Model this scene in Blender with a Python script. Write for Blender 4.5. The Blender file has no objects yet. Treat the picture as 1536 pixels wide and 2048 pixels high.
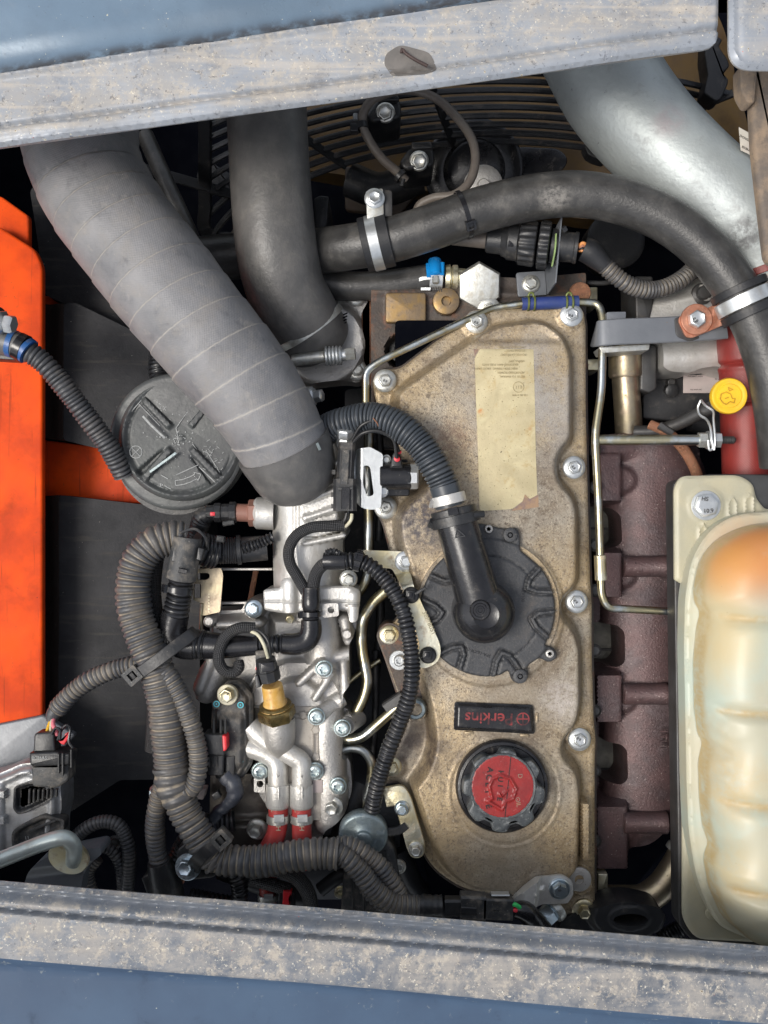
import bpy, math, random
import numpy as np
from mathutils import Vector, Matrix, geometry

# ------------------------------------------------------------------ camera, sky, sun, exposure
scene = bpy.context.scene
COL = scene.collection
S = 0.0004            # metres per unit; one unit is about 0.4 mm on the plane of the engine's top
D = 1900.0            # camera height over that plane
CX, CY = 768.0, 1024.0
R_ = math.radians
cam = bpy.data.cameras.new("camera"); camo = bpy.data.objects.new("camera", cam); COL.objects.link(camo)
camo.location = (0, 0, D*S); cam.sensor_fit = 'VERTICAL'; cam.angle = 2*math.atan(1024.0/D)
cam.clip_start = 0.01; cam.clip_end = 100
scene.camera = camo
world = bpy.data.worlds.new("World"); scene.world = world; world.use_nodes = True
wn = world.node_tree.nodes; wl = world.node_tree.links
sky = wn.new('ShaderNodeTexSky'); sky.sky_type = 'NISHITA'; sky.sun_disc = False
SUN_EL, SUN_ROT = R_(58), R_(258)
sky.sun_elevation = SUN_EL; sky.sun_rotation = SUN_ROT; sky.dust_density = 3.0; sky.air_density = 1.0; sky.ozone_density = 1.0
hs = wn.new('ShaderNodeHueSaturation'); hs.inputs['Saturation'].default_value = 0.42
wl.new(sky.outputs[0], hs.inputs['Color']); wl.new(hs.outputs[0], wn['Background'].inputs[0])
wn['Background'].inputs[1].default_value = 0.15
sl = bpy.data.lights.new("sun", 'SUN'); sl.energy = 1.7; sl.angle = R_(24); sl.color = (1.0, 0.95, 0.87)
so = bpy.data.objects.new("sun", sl); COL.objects.link(so)
sd_ = Vector((math.sin(SUN_ROT)*math.cos(SUN_EL), math.cos(SUN_ROT)*math.cos(SUN_EL), math.sin(SUN_EL)))
so.rotation_euler = sd_.to_track_quat('Z', 'Y').to_euler()
scene.view_settings.view_transform = 'Standard'; scene.view_settings.look = 'None'
scene.view_settings.exposure = 0.30
scene.cycles.max_bounces = 6; scene.cycles.diffuse_bounces = 3; scene.cycles.glossy_bounces = 3
scene.cycles.transmission_bounces = 3; scene.cycles.transparent_max_bounces = 4

# ------------------------------------------------------------------ geometry helpers
def kk(z): return (D - z)/D
def W(p):
    k = kk(p[2]); return np.array(((p[0]-CX)*k*S, -(p[1]-CY)*k*S, p[2]*S))
def nrm(v):
    v = np.asarray(v, float); l = np.linalg.norm(v); return v/l if l > 1e-12 else v
LOC = {}
def tag(o, label=None, cat=None, group=None, kind=None):
    if label: o['label'] = label
    if cat: o['category'] = cat
    if group: o['group'] = group
    if kind: o['kind'] = kind
    return o
def thing(name, label, cat, p, group=None):
    o = bpy.data.objects.new(name, None); COL.objects.link(o)
    w = W(p); o.location = w; o.empty_display_size = 0.01; LOC[o.name] = w
    return tag(o, label, cat, group)

def catmull(P, per=12):
    P = np.asarray(P, float); n = len(P)
    if n < 3: return P
    out = []
    Q = np.vstack([2*P[0]-P[1], P, 2*P[-1]-P[-2]])
    for i in range(1, n):
        p0, p1, p2, p3 = Q[i-1], Q[i], Q[i+1], Q[i+2]
        t0 = 0; d = lambda a, b: max(1e-9, np.linalg.norm((a-b)[:3])**0.5)
        t1 = t0+d(p0, p1); t2 = t1+d(p1, p2); t3 = t2+d(p2, p3)
        for j in range(per):
            t = t1+(t2-t1)*j/per
            A1 = (t1-t)/(t1-t0)*p0+(t-t0)/(t1-t0)*p1; A2 = (t2-t)/(t2-t1)*p1+(t-t1)/(t2-t1)*p2
            A3 = (t3-t)/(t3-t2)*p2+(t-t2)/(t3-t2)*p3
            B1 = (t2-t)/(t2-t0)*A1+(t-t0)/(t2-t0)*A2; B2 = (t3-t)/(t3-t1)*A2+(t-t1)/(t3-t1)*A3
            out.append((t2-t)/(t2-t1)*B1+(t-t1)/(t2-t1)*B2)
    out.append(P[-1]); return np.array(out)
def fillet(P, R, seg=7):
    P = [np.asarray(p, float) for p in P]; out = [P[0]]
    for i in range(1, len(P)-1):
        a, b, c = P[i-1], P[i], P[i+1]
        la, lc = np.linalg.norm(a[:2]-b[:2]), np.linalg.norm(c[:2]-b[:2])
        r = min(R, la*0.48, lc*0.48)
        s, e = b+(a-b)*r/max(la, 1e-6), b+(c-b)*r/max(lc, 1e-6)
        for j in range(seg+1):
            t = j/seg; out.append((1-t)**2*s+2*t*(1-t)*b+t*t*e)
    out.append(P[-1]); return out
def resample(P, ds):
    seg = np.linalg.norm(np.diff(P[:, :3], axis=0), axis=1); s = np.concatenate([[0], np.cumsum(seg)])
    n = max(2, int(round(s[-1]/ds))+1); t = np.linspace(0, s[-1], n)
    return np.stack([np.interp(t, s, P[:, i]) for i in range(P.shape[1])], 1), t
def roundpoly(pts, r=8, seg=4):
    """round the corners of a closed polygon; a point may carry its own radius"""
    n = len(pts); out = []
    for i in range(n):
        a, b, c = np.array(pts[i-1][:2], float), np.array(pts[i][:2], float), np.array(pts[(i+1) % n][:2], float)
        rr = pts[i][2] if len(pts[i]) > 2 else r
        la, lc = np.linalg.norm(a-b), np.linalg.norm(c-b); rr = min(rr, la*0.49, lc*0.49)
        if rr < 0.3: out.append(b); continue
        s, e = b+(a-b)*rr/la, b+(c-b)*rr/lc
        for j in range(seg+1):
            t = j/seg; out.append((1-t)**2*s+2*t*(1-t)*b+t*t*e)
    return np.array(out)
def circ(x, y, r, n=32, a0=0, ry=None):
    ry = ry or r
    return np.array([(x+r*math.cos(a0+2*math.pi*i/n), y+ry*math.sin(a0+2*math.pi*i/n)) for i in range(n)])
def rect(x0, y0, x1, y1, r=3): return roundpoly([(x0, y0), (x1, y0), (x1, y1), (x0, y1)], r)
def orect(cx, cy, w, h, deg=0, r=3):
    c, s = math.cos(R_(deg)), math.sin(R_(deg))
    return roundpoly([(cx+x*c-y*s, cy+x*s+y*c) for x, y in ((-w/2, -h/2), (w/2, -h/2), (w/2, h/2), (-w/2, h/2))], r)
def stadium(a, b, r, n=10):
    a, b = np.array(a, float), np.array(b, float); d = math.atan2(b[1]-a[1], b[0]-a[0]); out = []
    for i in range(n+1):
        t = d-math.pi/2+math.pi*i/n; out.append(b+r*np.array((math.cos(t), math.sin(t))))
    for i in range(n+1):
        t = d+math.pi/2+math.pi*i/n; out.append(a+r*np.array((math.cos(t), math.sin(t))))
    return np.array(out)
def inside(P, poly):
    x, y = P[:, 0], P[:, 1]; c = np.zeros(len(P), bool); n = len(poly)
    for i in range(n):
        x1, y1 = poly[i]; x2, y2 = poly[(i+1) % n]
        if y1 == y2: continue
        m = ((y1 > y) != (y2 > y)) & (x < (x2-x1)*(y-y1)/(y2-y1)+x1); c ^= m
    return c
def dseg(P, a, b):
    a, b = np.asarray(a, float)[:2], np.asarray(b, float)[:2]; d = b-a; L = max(1e-9, d@d)
    t = np.clip(((P-a)@d)/L, 0, 1); return np.linalg.norm(P-a-t[:, None]*d, axis=1), t
def sdf(P, poly):
    d = np.full(len(P), 1e9); n = len(poly)
    for i in range(n): d = np.minimum(d, dseg(P, poly[i], poly[(i+1) % n])[0])
    return np.where(inside(P, poly), d, -d)
def ss(a, b, x):
    t = np.clip((x-a)/(b-a), 0, 1); return t*t*(3-2*t)
def smax(a, b, k=6.0):
    h = np.clip(0.5+0.5*(a-b)/k, 0, 1); return b+(a-b)*h+k*h*(1-h)
def plateau(P, poly, z, w=10, base=-400.0):
    """raised area with drafted, rounded sides"""
    return base+(z-base)*ss(-w*0.1, w, sdf(P, poly))
def hcyl(P, a, b, r, z, base=-400.0, r2=None):
    """lying cylinder from a to b, axis at height z"""
    d, t = dseg(P, a, b); rr = r+((r2 if r2 is not None else r)-r)*t
    h = np.sqrt(np.maximum(0, rr*rr-d*d)); return np.where(d < rr, z+h, base)
def boss(P, c, r, z, w=4, base=-400.0):
    d = np.hypot(P[:, 0]-c[0], P[:, 1]-c[1]); return base+(z-base)*ss(r+w*0.2, r-w, d)
def offset(poly, d):
    n = len(poly); out = []; A = 0.5*sum(poly[i][0]*poly[(i+1) % n][1]-poly[(i+1) % n][0]*poly[i][1] for i in range(n))
    sg = 1 if A > 0 else -1
    for i in range(n):
        a, b, c = poly[i-1], poly[i], poly[(i+1) % n]
        t1, t2 = nrm(b-a), nrm(c-b); n1 = np.array((-t1[1], t1[0])); n2 = np.array((-t2[1], t2[0]))
        m = n1+n2; l = m@m
        m = m*2/l if l > 0.5 else n1
        out.append(b+sg*d*m)
    return np.array(out)

class G:
    def __init__(s): s.v = []; s.f = []; s.uv = []; s.at = []; s.n = 0
    def add(s, V, F, uv=None, at=None):
        V = np.asarray(V, float); s.v.append(V)
        s.uv.append(np.zeros((len(V), 2)) if uv is None else np.asarray(uv, float))
        s.at.append(np.ones(len(V)) if at is None else np.asarray(at, float))
        s.f += [tuple(i+s.n for i in f) for f in F]; s.n += len(V); return s
    def sweep(s, C, sec_fn, n, closed_path=False, cap=True, up=None, uvr=1.0):
        """C: (m,3) world centreline; sec_fn(i)->(n,2) section offsets (side,up); parallel transport frames"""
        m = len(C); T = np.gradient(C, axis=0); T = np.array([nrm(t) for t in T])
        V = []; N = None
        L = np.concatenate([[0], np.cumsum(np.linalg.norm(np.diff(C, axis=0), axis=1))])
        for i in range(m):
            t = T[i]
            if up is not None: N = np.asarray(up, float)
            elif N is None: N = np.array((0, 0, 1.0)) if abs(t[2]) < 0.9 else np.array((0, 1.0, 0))
            N = N-t*(N@t)
            if np.linalg.norm(N) < 1e-5: N = np.cross(t, (1, 0, 0.1))
            N = nrm(N); B = nrm(np.cross(t, N)); sec = sec_fn(i)
            V.append(C[i]+sec[:, :1]*B+sec[:, 1:2]*N)
        V = np.concatenate(V); F = []
        for i in range(m-1):
            for j in range(n):
                a = i*n+j; b = i*n+(j+1) % n; F.append((a, a+n, b+n, b))
        if cap: F.append(tuple(range(n))); F.append(tuple((m-1)*n+j for j in reversed(range(n))))
        u = np.tile(np.arange(n)/n*uvr, m); v = np.repeat(L/S, n)
        return V, F, np.stack([u, v], 1)
    def tube(s, pts, r=None, n=20, step=6, prof=None, cap=True, smooth=True, up=None):
        """round hose; pts (px,py,z[,r]); prof(s_units, theta, total)->(radial offset in units, 0..1 attribute)"""
        A = []
        for p in pts:
            rr = p[3] if len(p) > 3 else r
            A.append(np.append(W(p), rr*kk(p[2])*S))
        A = np.array(A); A = catmull(A) if (smooth and len(A) > 2) else A
        A, t = resample(A, step*S); th = 2*math.pi*np.arange(n)/n; su = t/S
        if prof is not None:
            off, at = prof(su[:, None], th[None, :], su[-1])
            off = np.broadcast_to(off, (len(t), n)); at = np.broadcast_to(at, (len(t), n))
        else: off = np.zeros((len(t), n)); at = np.ones((len(t), n))
        k0 = kk(np.mean([p[2] for p in pts]))
        rad = A[:, 3:4]+off*S*k0
        c, sn = np.cos(th), np.sin(th)
        fn = lambda i: np.stack([rad[i]*c, rad[i]*sn], 1)
        V, F, uv = s.sweep(A[:, :3], fn, n, cap=cap, up=up, uvr=2*math.pi*np.mean(A[:, 3])/S)
        return s.add(V, F, uv, at.reshape(-1))
    def bar(s, pts, w, h, c=1.5, step=6, smooth=True, up=None):
        """strap or block: rectangular section w wide, h deep; pts may carry own width"""
        A = np.array([np.append(W(p), (p[3] if len(p) > 3 else w)*kk(p[2])*S) for p in pts])
        if smooth and len(A) > 2: A = catmull(A); A, _ = resample(A, step*S)
        c = c*S; hh = h*S*kk(pts[0][2])/2
        def fn(i):
            a = A[i, 3]/2; cc = min(c, a*0.6, hh*0.6)
            return np.array([(-a+cc, -hh), (a-cc, -hh), (a, -hh+cc), (a, hh-cc), (a-cc, hh), (-a+cc, hh), (-a, hh-cc), (-a, -hh+cc)])
        V, F, uv = s.sweep(A[:, :3], fn, 8, up=up if up is not None else (0, 0, 1.0)); return s.add(V, F, uv)
    def lathe(s, pa, pb, prof, n=24, phase=0.0, mod=None, cap=True, ref=None):
        """surface of revolution on the axis pa->pb; prof: (distance along in units, radius in units)"""
        a, b = W(pa), W(pb); t = nrm(b-a); k = kk(pa[2])*S
        N = np.array(ref, float) if ref is not None else (np.array((0, 0, 1.0)) if abs(t[2]) < 0.9 else np.array((0, 1.0, 0)))
        N = nrm(N-t*(N@t)); B = nrm(np.cross(t, N)); V = []; F = []; uv = []
        for i, (h, r) in enumerate(prof):
            for j in range(n):
                th = phase+2*math.pi*j/n; rr = r*(mod(th, i) if mod else 1)
                V.append(a+t*h*k+(B*math.cos(th)+N*math.sin(th))*rr*k); uv.append((j/n*100, h))
        for i in range(len(prof)-1):
            for j in range(n):
                q = i*n+j; w = i*n+(j+1) % n; F.append((q, w, w+n, q+n))
        if cap: F.append(tuple(reversed(range(n)))); F.append(tuple((len(prof)-1)*n+j for j in range(n)))
        return s.add(V, F, uv)
    def up(s, x, y, z, prof, n=24, phase=0.0, mod=None, tilt=(0, 0)):
        """lathe that stands up (towards the sky) at x,y,z, leaning by tilt (units sideways per 100 up)"""
        w = W((x, y, z)); a = (x, y, z)
        k = kk(z)*S; top = w+np.array((tilt[0]/100, -tilt[1]/100, 1.0))
        G_ = s; t = nrm(top-w); N = np.array((0, 1.0, 0)); N = nrm(N-t*(N@t)); B = nrm(np.cross(N, t)); V = []; F = []; uv = []
        for i, (h, r) in enumerate(prof):
            for j in range(n):
                th = phase+2*math.pi*j/n; rr = r*(mod(th, i) if mod else 1)
                V.append(w+t*h*k+(B*math.cos(th)+N*math.sin(th))*rr*k); uv.append((j/n*100, h))
        for i in range(len(prof)-1):
            for j in range(n):
                q = i*n+j; ww = i*n+(j+1) % n; F.append((q, ww, ww+n, q+n))
        F.append(tuple(reversed(range(n)))); F.append(tuple((len(prof)-1)*n+j for j in range(n)))
        return s.add(V, F, uv)
    def prism(s, poly, z0, z1, bev=2.0, seg=3, zref=None):
        poly = np.asarray(poly, float)[:, :2]; zr = z1 if zref is None else zref; n = len(poly)
        A = 0.5*sum(poly[i][0]*poly[(i+1) % n][1]-poly[(i+1) % n][0]*poly[i][1] for i in range(n))
        if A > 0: poly = poly[::-1]
        k = kk(zr); rings = [(poly, z0)]
        if bev > 0:
            for j in range(seg+1):
                a = math.pi/2*j/seg; rings.append((offset(poly, bev*(1-math.cos(a))), z1-bev+bev*math.sin(a)))
        else: rings.append((poly, z1))
        V = []; F = []
        for q, z in rings: V += [((x-CX)*k*S, -(y-CY)*k*S, z*S) for x, y in q]
        for i in range(len(rings)-1):
            for j in range(n):
                a = i*n+j; b = i*n+(j+1) % n; F.append((a, b, b+n, a+n))
        F.append(tuple((len(rings)-1)*n+j for j in range(n))); F.append(tuple(reversed(range(n))))
        return s.add(V, F)
    def relief(s, outline, zf, step=4.0, zbot=-60.0, holes=(), zref=0.0, atf=None):
        """a casting or pressing: the outline filled with a fine sheet at height zf(P), walls down to zbot"""
        O = np.asarray(outline, float)[:, :2]; loops = [O]+[np.asarray(h, float)[:, :2] for h in holes]; dense = []
        for L in loops:
            q = []
            for i in range(len(L)):
                a, b = L[i], L[(i+1) % len(L)]; m = max(1, int(np.linalg.norm(b-a)/step+0.4))
                q += [a+(b-a)*j/m for j in range(m)]
            dense.append(np.array(q))
        x0, y0 = O.min(0); x1, y1 = O.max(0); pts = []
        ys = np.arange(y0, y1, step*0.87)
        for r, y in enumerate(ys):
            xs = np.arange(x0+(step/2 if r % 2 else 0), x1, step); pts.append(np.stack([xs, np.full(len(xs), y)], 1))
        P = np.concatenate(pts); keep = sdf(P, dense[0]) > step*0.45
        for h in dense[1:]: keep &= sdf(P, h) < -step*0.45
        P = P[keep]; B = np.concatenate(dense); nb = len(B); allp = np.concatenate([B, P]); edges = []; o = 0
        for q in dense:
            m = len(q); edges += [(o+i, o+(i+1) % m) for i in range(m)]; o += m
        res = geometry.delaunay_2d_cdt([Vector(p) for p in allp], edges, [], 0, 1e-5)
        vv = np.array([(p.x, p.y) for p in res[0]]); tri = [t for t in res[2]]
        cen = np.array([vv[list(t)].mean(0) for t in tri]); ok = inside(cen, dense[0])
        for h in dense[1:]: ok &= ~inside(cen, h)
        F = [tuple(t) for t, k_ in zip(tri, ok) if k_]
        k = kk(zref); z = zf(vv); V = np.stack([(vv[:, 0]-CX)*k*S, -(vv[:, 1]-CY)*k*S, z*S], 1)
        # keep every triangle facing the sky
        F2 = []
        for f in F:
            a, b, c = V[f[0]], V[f[1]], V[f[2]]
            F2.append(f if (b[0]-a[0])*(c[1]-a[1])-(b[1]-a[1])*(c[0]-a[0]) > 0 else (f[0], f[2], f[1]))
        s.add(V, F2, uv=vv, at=atf(vv) if atf else None)
        for q in dense:
            zt = zf(q); m = len(q); top = np.stack([(q[:, 0]-CX)*k*S, -(q[:, 1]-CY)*k*S, zt*S], 1); bot = top.copy(); bot[:, 2] = zbot*S
            s.add(np.concatenate([top, bot]), [(i, (i+1) % m, m+(i+1) % m, m+i) for i in range(m)])
        return s
    def ball(s, c, r, n=16, sq=1.0):
        m = n//2; prof = [(-r*sq*math.cos(math.pi*i/m), max(0.02*r, r*math.sin(math.pi*i/m))) for i in range(m+1)]
        return s.up(c[0], c[1], c[2], prof, n)
    def build(s, name, mat, parent=None, label=None, cat=None, group=None, kind=None, sharp=38):
        V = np.concatenate(s.v); c = (V.min(0)+V.max(0))/2
        me = bpy.data.meshes.new(name); me.from_pydata((V-c).tolist(), [], s.f)
        if mat: me.materials.append(mat)
        me.polygons.foreach_set('use_smooth', [True]*len(me.polygons))
        me.set_sharp_from_angle(angle=R_(sharp))
        at = np.concatenate(s.at); a = me.attributes.new('prof', 'FLOAT', 'POINT'); a.data.foreach_set('value', at.astype(np.float32))
        uv = np.concatenate(s.uv); ul = me.uv_layers.new(name='UVMap'); idx = np.zeros(len(me.loops), dtype=np.int32)
        me.loops.foreach_get('vertex_index', idx); ul.data.foreach_set('uv', uv[idx].astype(np.float32).reshape(-1))
        me.update()
        o = bpy.data.objects.new(name, me); COL.objects.link(o); LOC[o.name] = c
        if parent is not None: o.parent = parent; o.location = c-LOC[parent.name]
        else: o.location = c
        return tag(o, label, cat, group, kind)

def copy_to(o, p, parent=None):
    """one more of a part, sharing its mesh, centred at p"""
    c = o.copy(); COL.objects.link(c); w = W(p); LOC[c.name] = w
    if parent is not None: c.parent = parent; c.location = w-LOC[parent.name]
    else: c.location = w
    return c
FONT = None
def text(st, x, y, z, size, mat, parent, rot=0, ext=0.6, name='lettering', spacing=1.0, bold=0.0, sx=1.0):
    """flat raised lettering lying on a surface, rot in degrees clockwise in the picture"""
    cu = bpy.data.curves.new(name, 'FONT'); cu.body = st; cu.size = 1.0; cu.align_x = 'CENTER'; cu.align_y = 'CENTER'
    cu.space_character = spacing; cu.offset = bold; cu.resolution_u = 3
    o = bpy.data.objects.new('tmp', cu); COL.objects.link(o)
    k = kk(z)*S; cu.extrude = ext/size
    dg = bpy.context.evaluated_depsgraph_get(); me = bpy.data.meshes.new_from_object(o.evaluated_get(dg))
    bpy.data.objects.remove(o); bpy.data.curves.remove(cu); me.name = name
    me.transform(Matrix.Rotation(-R_(rot), 4, 'Z') @ Matrix.Diagonal((size*k*sx, size*k, size*k, 1)))
    me.materials.clear(); me.materials.append(mat)
    ob = bpy.data.objects.new(name, me); COL.objects.link(ob); w = W((x, y, z)); LOC[ob.name] = w
    ob.parent = parent; ob.location = w-LOC[parent.name]; return ob

# ------------------------------------------------------------------ materials
def M(name, col, rough=0.5, metal=0.0, col2=None, vs=60, vc=(0.35, 0.65), dirt=None, spk=None, bump=(0.0, 8), bump2=None,
      groove=None, mask=False, coat=0.0, braid=0, weave=0, spec=0.5, rv=0.1, edge=None, trans=0.0, sss=0.0, streak=None, stains=(), pits=None):
    """col/col2: noise-mixed base; dirt: list of (colour, size, lo, hi, amount, rough); spk: (colour, size, threshold);
    groove: (colour, lo, hi) where the 'prof' attribute is low; sizes in units"""
    if weave: coat = 0.0
    m = bpy.data.materials.new(name); m.use_nodes = True; nt = m.node_tree; N = nt.nodes; L = nt.links
    b = N['Principled BSDF']; tc = N.new('ShaderNodeTexCoord'); co = tc.outputs['Object']
    def c4(c): return (c[0], c[1], c[2], 1)
    def noise(size, det=4, rough_=0.6, dist=0.0, vec=None):
        n = N.new('ShaderNodeTexNoise'); n.inputs['Scale'].default_value = 1/(size*S); n.inputs['Detail'].default_value = det
        n.inputs['Roughness'].default_value = rough_; n.inputs['Distortion'].default_value = dist; L.new(vec or co, n.inputs['Vector']); return n.outputs['Fac']
    def ramp(x, lo, hi):
        r = N.new('ShaderNodeMapRange'); r.interpolation_type = 'SMOOTHSTEP'; L.new(x, r.inputs[0])
        r.inputs[1].default_value = lo; r.inputs[2].default_value = hi; return r.outputs[0]
    def mul(a, f):
        q = N.new('ShaderNodeMath'); q.operation = 'MULTIPLY'; L.new(a, q.inputs[0])
        if isinstance(f, (int, float)): q.inputs[1].default_value = f
        else: L.new(f, q.inputs[1])
        return q.outputs[0]
    def mix(fac, a, c):
        q = N.new('ShaderNodeMix'); q.data_type = 'RGBA'; L.new(fac, q.inputs[0])
        if isinstance(a, tuple): q.inputs[6].default_value = c4(a)
        else: L.new(a, q.inputs[6])
        q.inputs[7].default_value = c4(c); return q.outputs[2]
    def mixf(fac, a, c):
        q = N.new('ShaderNodeMix'); q.data_type = 'FLOAT'; L.new(fac, q.inputs[0])
        if isinstance(a, (int, float)): q.inputs[2].default_value = a
        else: L.new(a, q.inputs[2])
        q.inputs[3].default_value = c; return q.outputs[0]
    c2 = col2 if col2 else tuple(x*0.72 for x in col)
    cur = mix(ramp(noise(vs, 5), vc[0], vc[1]), tuple(col), c2)
    rg = mixf(noise(vs*0.35, 4), max(0.02, rough-rv), min(1, rough+rv)); met = None
    if mask:
        ma = N.new('ShaderNodeAttribute'); ma.attribute_name = 'prof'; mk = ma.outputs['Fac']
    for d in (dirt or []):
        f = mul(ramp(noise(d[1], 9 if mask else 6, 0.74 if mask else 0.68, 0.3), d[2], d[3]), d[4])
        if mask and d[0][0] > 0.2: f = mul(f, mk)
        cur = mix(f, cur, d[0])
        rg = mixf(f, rg, d[5] if len(d) > 5 else 0.8)
        if metal > 0: met = mixf(f, met if met is not None else metal, 0.0)
    if streak:   # (colour, size along, size across, lo, hi, amount)
        mp = N.new('ShaderNodeMapping'); L.new(co, mp.inputs[0]); mp.inputs['Rotation'].default_value = (0, 0, streak[6] if len(streak) > 6 else 0)
        mp.inputs['Scale'].default_value = (1/(streak[1]), 1/(streak[2]), 1/streak[2])
        n = N.new('ShaderNodeTexNoise'); n.inputs['Scale'].default_value = 1/S; n.inputs['Detail'].default_value = 5; L.new(mp.outputs[0], n.inputs['Vector'])
        f = mul(ramp(n.outputs['Fac'], streak[3], streak[4]), streak[5])
        if mask: f = mul(f, mk)
        cur = mix(f, cur, streak[0]); rg = mixf(f, rg, 0.85)
    for st in stains:  # local marks: ((x,y,z), radius, colour, amount): a stain with a place of its own, in world space
        ge = N.new('ShaderNodeNewGeometry'); vd = N.new('ShaderNodeVectorMath'); vd.operation = 'DISTANCE'; L.new(ge.outputs['Position'], vd.inputs[0])
        vd.inputs[1].default_value = tuple(W(st[0])); dd = ramp(vd.outputs['Value'], st[1]*S, st[1]*0.25*S)
        nn = ramp(noise(st[4] if len(st) > 4 else 14, 6, 0.7), *(st[5] if len(st) > 5 else (0.3, 0.62))); f = mul(mul(dd, nn), st[3]); cur = mix(f, cur, st[2])
        if metal > 0: met = mixf(f, met if met is not None else metal, 0.0)
    if groove:
        at = N.new('ShaderNodeAttribute'); at.attribute_name = 'prof'; f = ramp(at.outputs['Fac'], groove[2], groove[1])
        f = mul(f, ramp(noise(26, 4), 0.25, 0.6)) if len(groove) > 3 else f
        cur = mix(f, cur, groove[0])
    for q in (spk if isinstance(spk, list) else ([spk] if spk else [])):
        f = ramp(noise(q[1], 2, 0.5), q[2], q[2]+0.05); cur = mix(f, cur, q[0])
    L.new(cur, b.inputs['Base Color']); L.new(rg, b.inputs['Roughness'])
    if met is not None: L.new(met, b.inputs['Metallic'])
    else: b.inputs['Metallic'].default_value = metal
    b.inputs['Specular IOR Level'].default_value = spec; b.inputs['Coat Weight'].default_value = coat; b.inputs['Coat Roughness'].default_value = 0.15
    if trans: b.inputs['Transmission Weight'].default_value = trans
    if sss:
        b.inputs['Subsurface Weight'].default_value = sss; b.inputs['Subsurface Radius'].default_value = (0.01, 0.01, 0.008); b.inputs['Subsurface Scale'].default_value = 1.0
    nv = None
    def bmp(h, dist, st=1.0):
        nonlocal nv
        q = N.new('ShaderNodeBump'); q.inputs['Distance'].default_value = dist*S; q.inputs['Strength'].default_value = st; L.new(h, q.inputs['Height'])
        if nv is not None: L.new(nv, q.inputs['Normal'])
        nv = q.outputs[0]
    if bump[0] > 0: bmp(noise(bump[1], 4, 0.65), bump[0])
    if bump2: bmp(noise(bump2[1], 3, 0.6), bump2[0])
    if pits: bmp(ramp(noise(pits[1], 2), 0.62, 0.7), -pits[0])
    if braid or weave:
        uvn = N.new('ShaderNodeUVMap'); uvn.uv_map = 'UVMap'; sx = N.new('ShaderNodeSeparateXYZ'); L.new(uvn.outputs[0], sx.inputs[0])
        p = braid or weave; hs_ = []
        for sg in ((1, 1), (1, -1)) if braid else ((1, 0), (0, 1)):
            a = mul(sx.outputs[0], 2*math.pi/p*sg[0]); c_ = mul(sx.outputs[1], 2*math.pi/p*sg[1])
            ad = N.new('ShaderNodeMath'); ad.operation = 'ADD'; L.new(a, ad.inputs[0]); L.new(c_, ad.inputs[1])
            sn = N.new('ShaderNodeMath'); sn.operation = 'SINE'; L.new(ad.outputs[0], sn.inputs[0]); hs_.append(sn.outputs[0])
        pr = N.new('ShaderNodeMath'); pr.operation = 'MULTIPLY'; L.new(hs_[0], pr.inputs[0]); L.new(hs_[1], pr.inputs[1]); bmp(pr.outputs[0], 0.8 if braid else 0.14)
        if braid:
            f = ramp(pr.outputs[0], -0.1, 0.7); cur2 = N.new('ShaderNodeMix'); cur2.data_type = 'RGBA'; L.new(f, cur2.inputs[0]); L.new(cur, cur2.inputs[7])
            cur2.inputs[6].default_value = c4(tuple(x*0.3 for x in col)); L.new(cur2.outputs[2], b.inputs['Base Color'])
    if nv is not None: L.new(nv, b.inputs['Normal'])
    return m

DUST = (0.30, 0.26, 0.21)
TAN = (0.36, 0.29, 0.20)
m_black = M('black plastic', (0.018, 0.019, 0.021), 0.38, col2=(0.03, 0.03, 0.031), vs=40, dirt=[(DUST, 30, 0.5, 0.8, 0.35)], bump=(0.5, 5), spk=((0.25, 0.23, 0.2), 3.2, 0.76))
m_blackgloss = M('glossy black plastic', (0.012, 0.012, 0.014), 0.22, col2=(0.02, 0.02, 0.022), dirt=[(DUST, 26, 0.55, 0.85, 0.3)], bump=(0.3, 8), spk=((0.25, 0.24, 0.2), 3, 0.77))
m_blackdusty = M('dusty black plastic', (0.03, 0.032, 0.034), 0.5, col2=(0.05, 0.05, 0.05), dirt=[(DUST, 22, 0.42, 0.75, 0.55)], bump=(0.8, 4), spk=((0.4, 0.38, 0.34), 3, 0.72))
m_conduit = M('dusty conduit', (0.062, 0.064, 0.070), 0.42, col2=(0.095, 0.090, 0.085), vs=45, groove=((0.33, 0.28, 0.21), 0.05, 0.42, 1), dirt=[((0.21, 0.18, 0.145), 40, 0.48, 0.76, 0.5)], bump=(0.5, 5))
m_conduitdark = M('clean black conduit', (0.016, 0.017, 0.02), 0.3, col2=(0.03, 0.03, 0.033), groove=((0.004, 0.004, 0.004), 0.0, 0.6), dirt=[((0.2, 0.17, 0.13), 30, 0.56, 0.8, 0.35)])
m_conduitgrey = M('grey conduit', (0.052, 0.056, 0.062), 0.42, col2=(0.075, 0.075, 0.078), groove=((0.012, 0.012, 0.012), 0.0, 0.55), dirt=[((0.25, 0.22, 0.18), 40, 0.5, 0.8, 0.4)])
m_breather = M('blue grey corrugated hose', (0.040, 0.048, 0.058), 0.38, col2=(0.055, 0.062, 0.07), groove=((0.008, 0.009, 0.01), 0.0, 0.6), spk=((0.3, 0.28, 0.24), 3, 0.77))
m_braid = M('braided sleeve', (0.055, 0.055, 0.058), 0.5, col2=(0.04, 0.04, 0.042), braid=7, dirt=[(DUST, 30, 0.5, 0.8, 0.35)])
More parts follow.
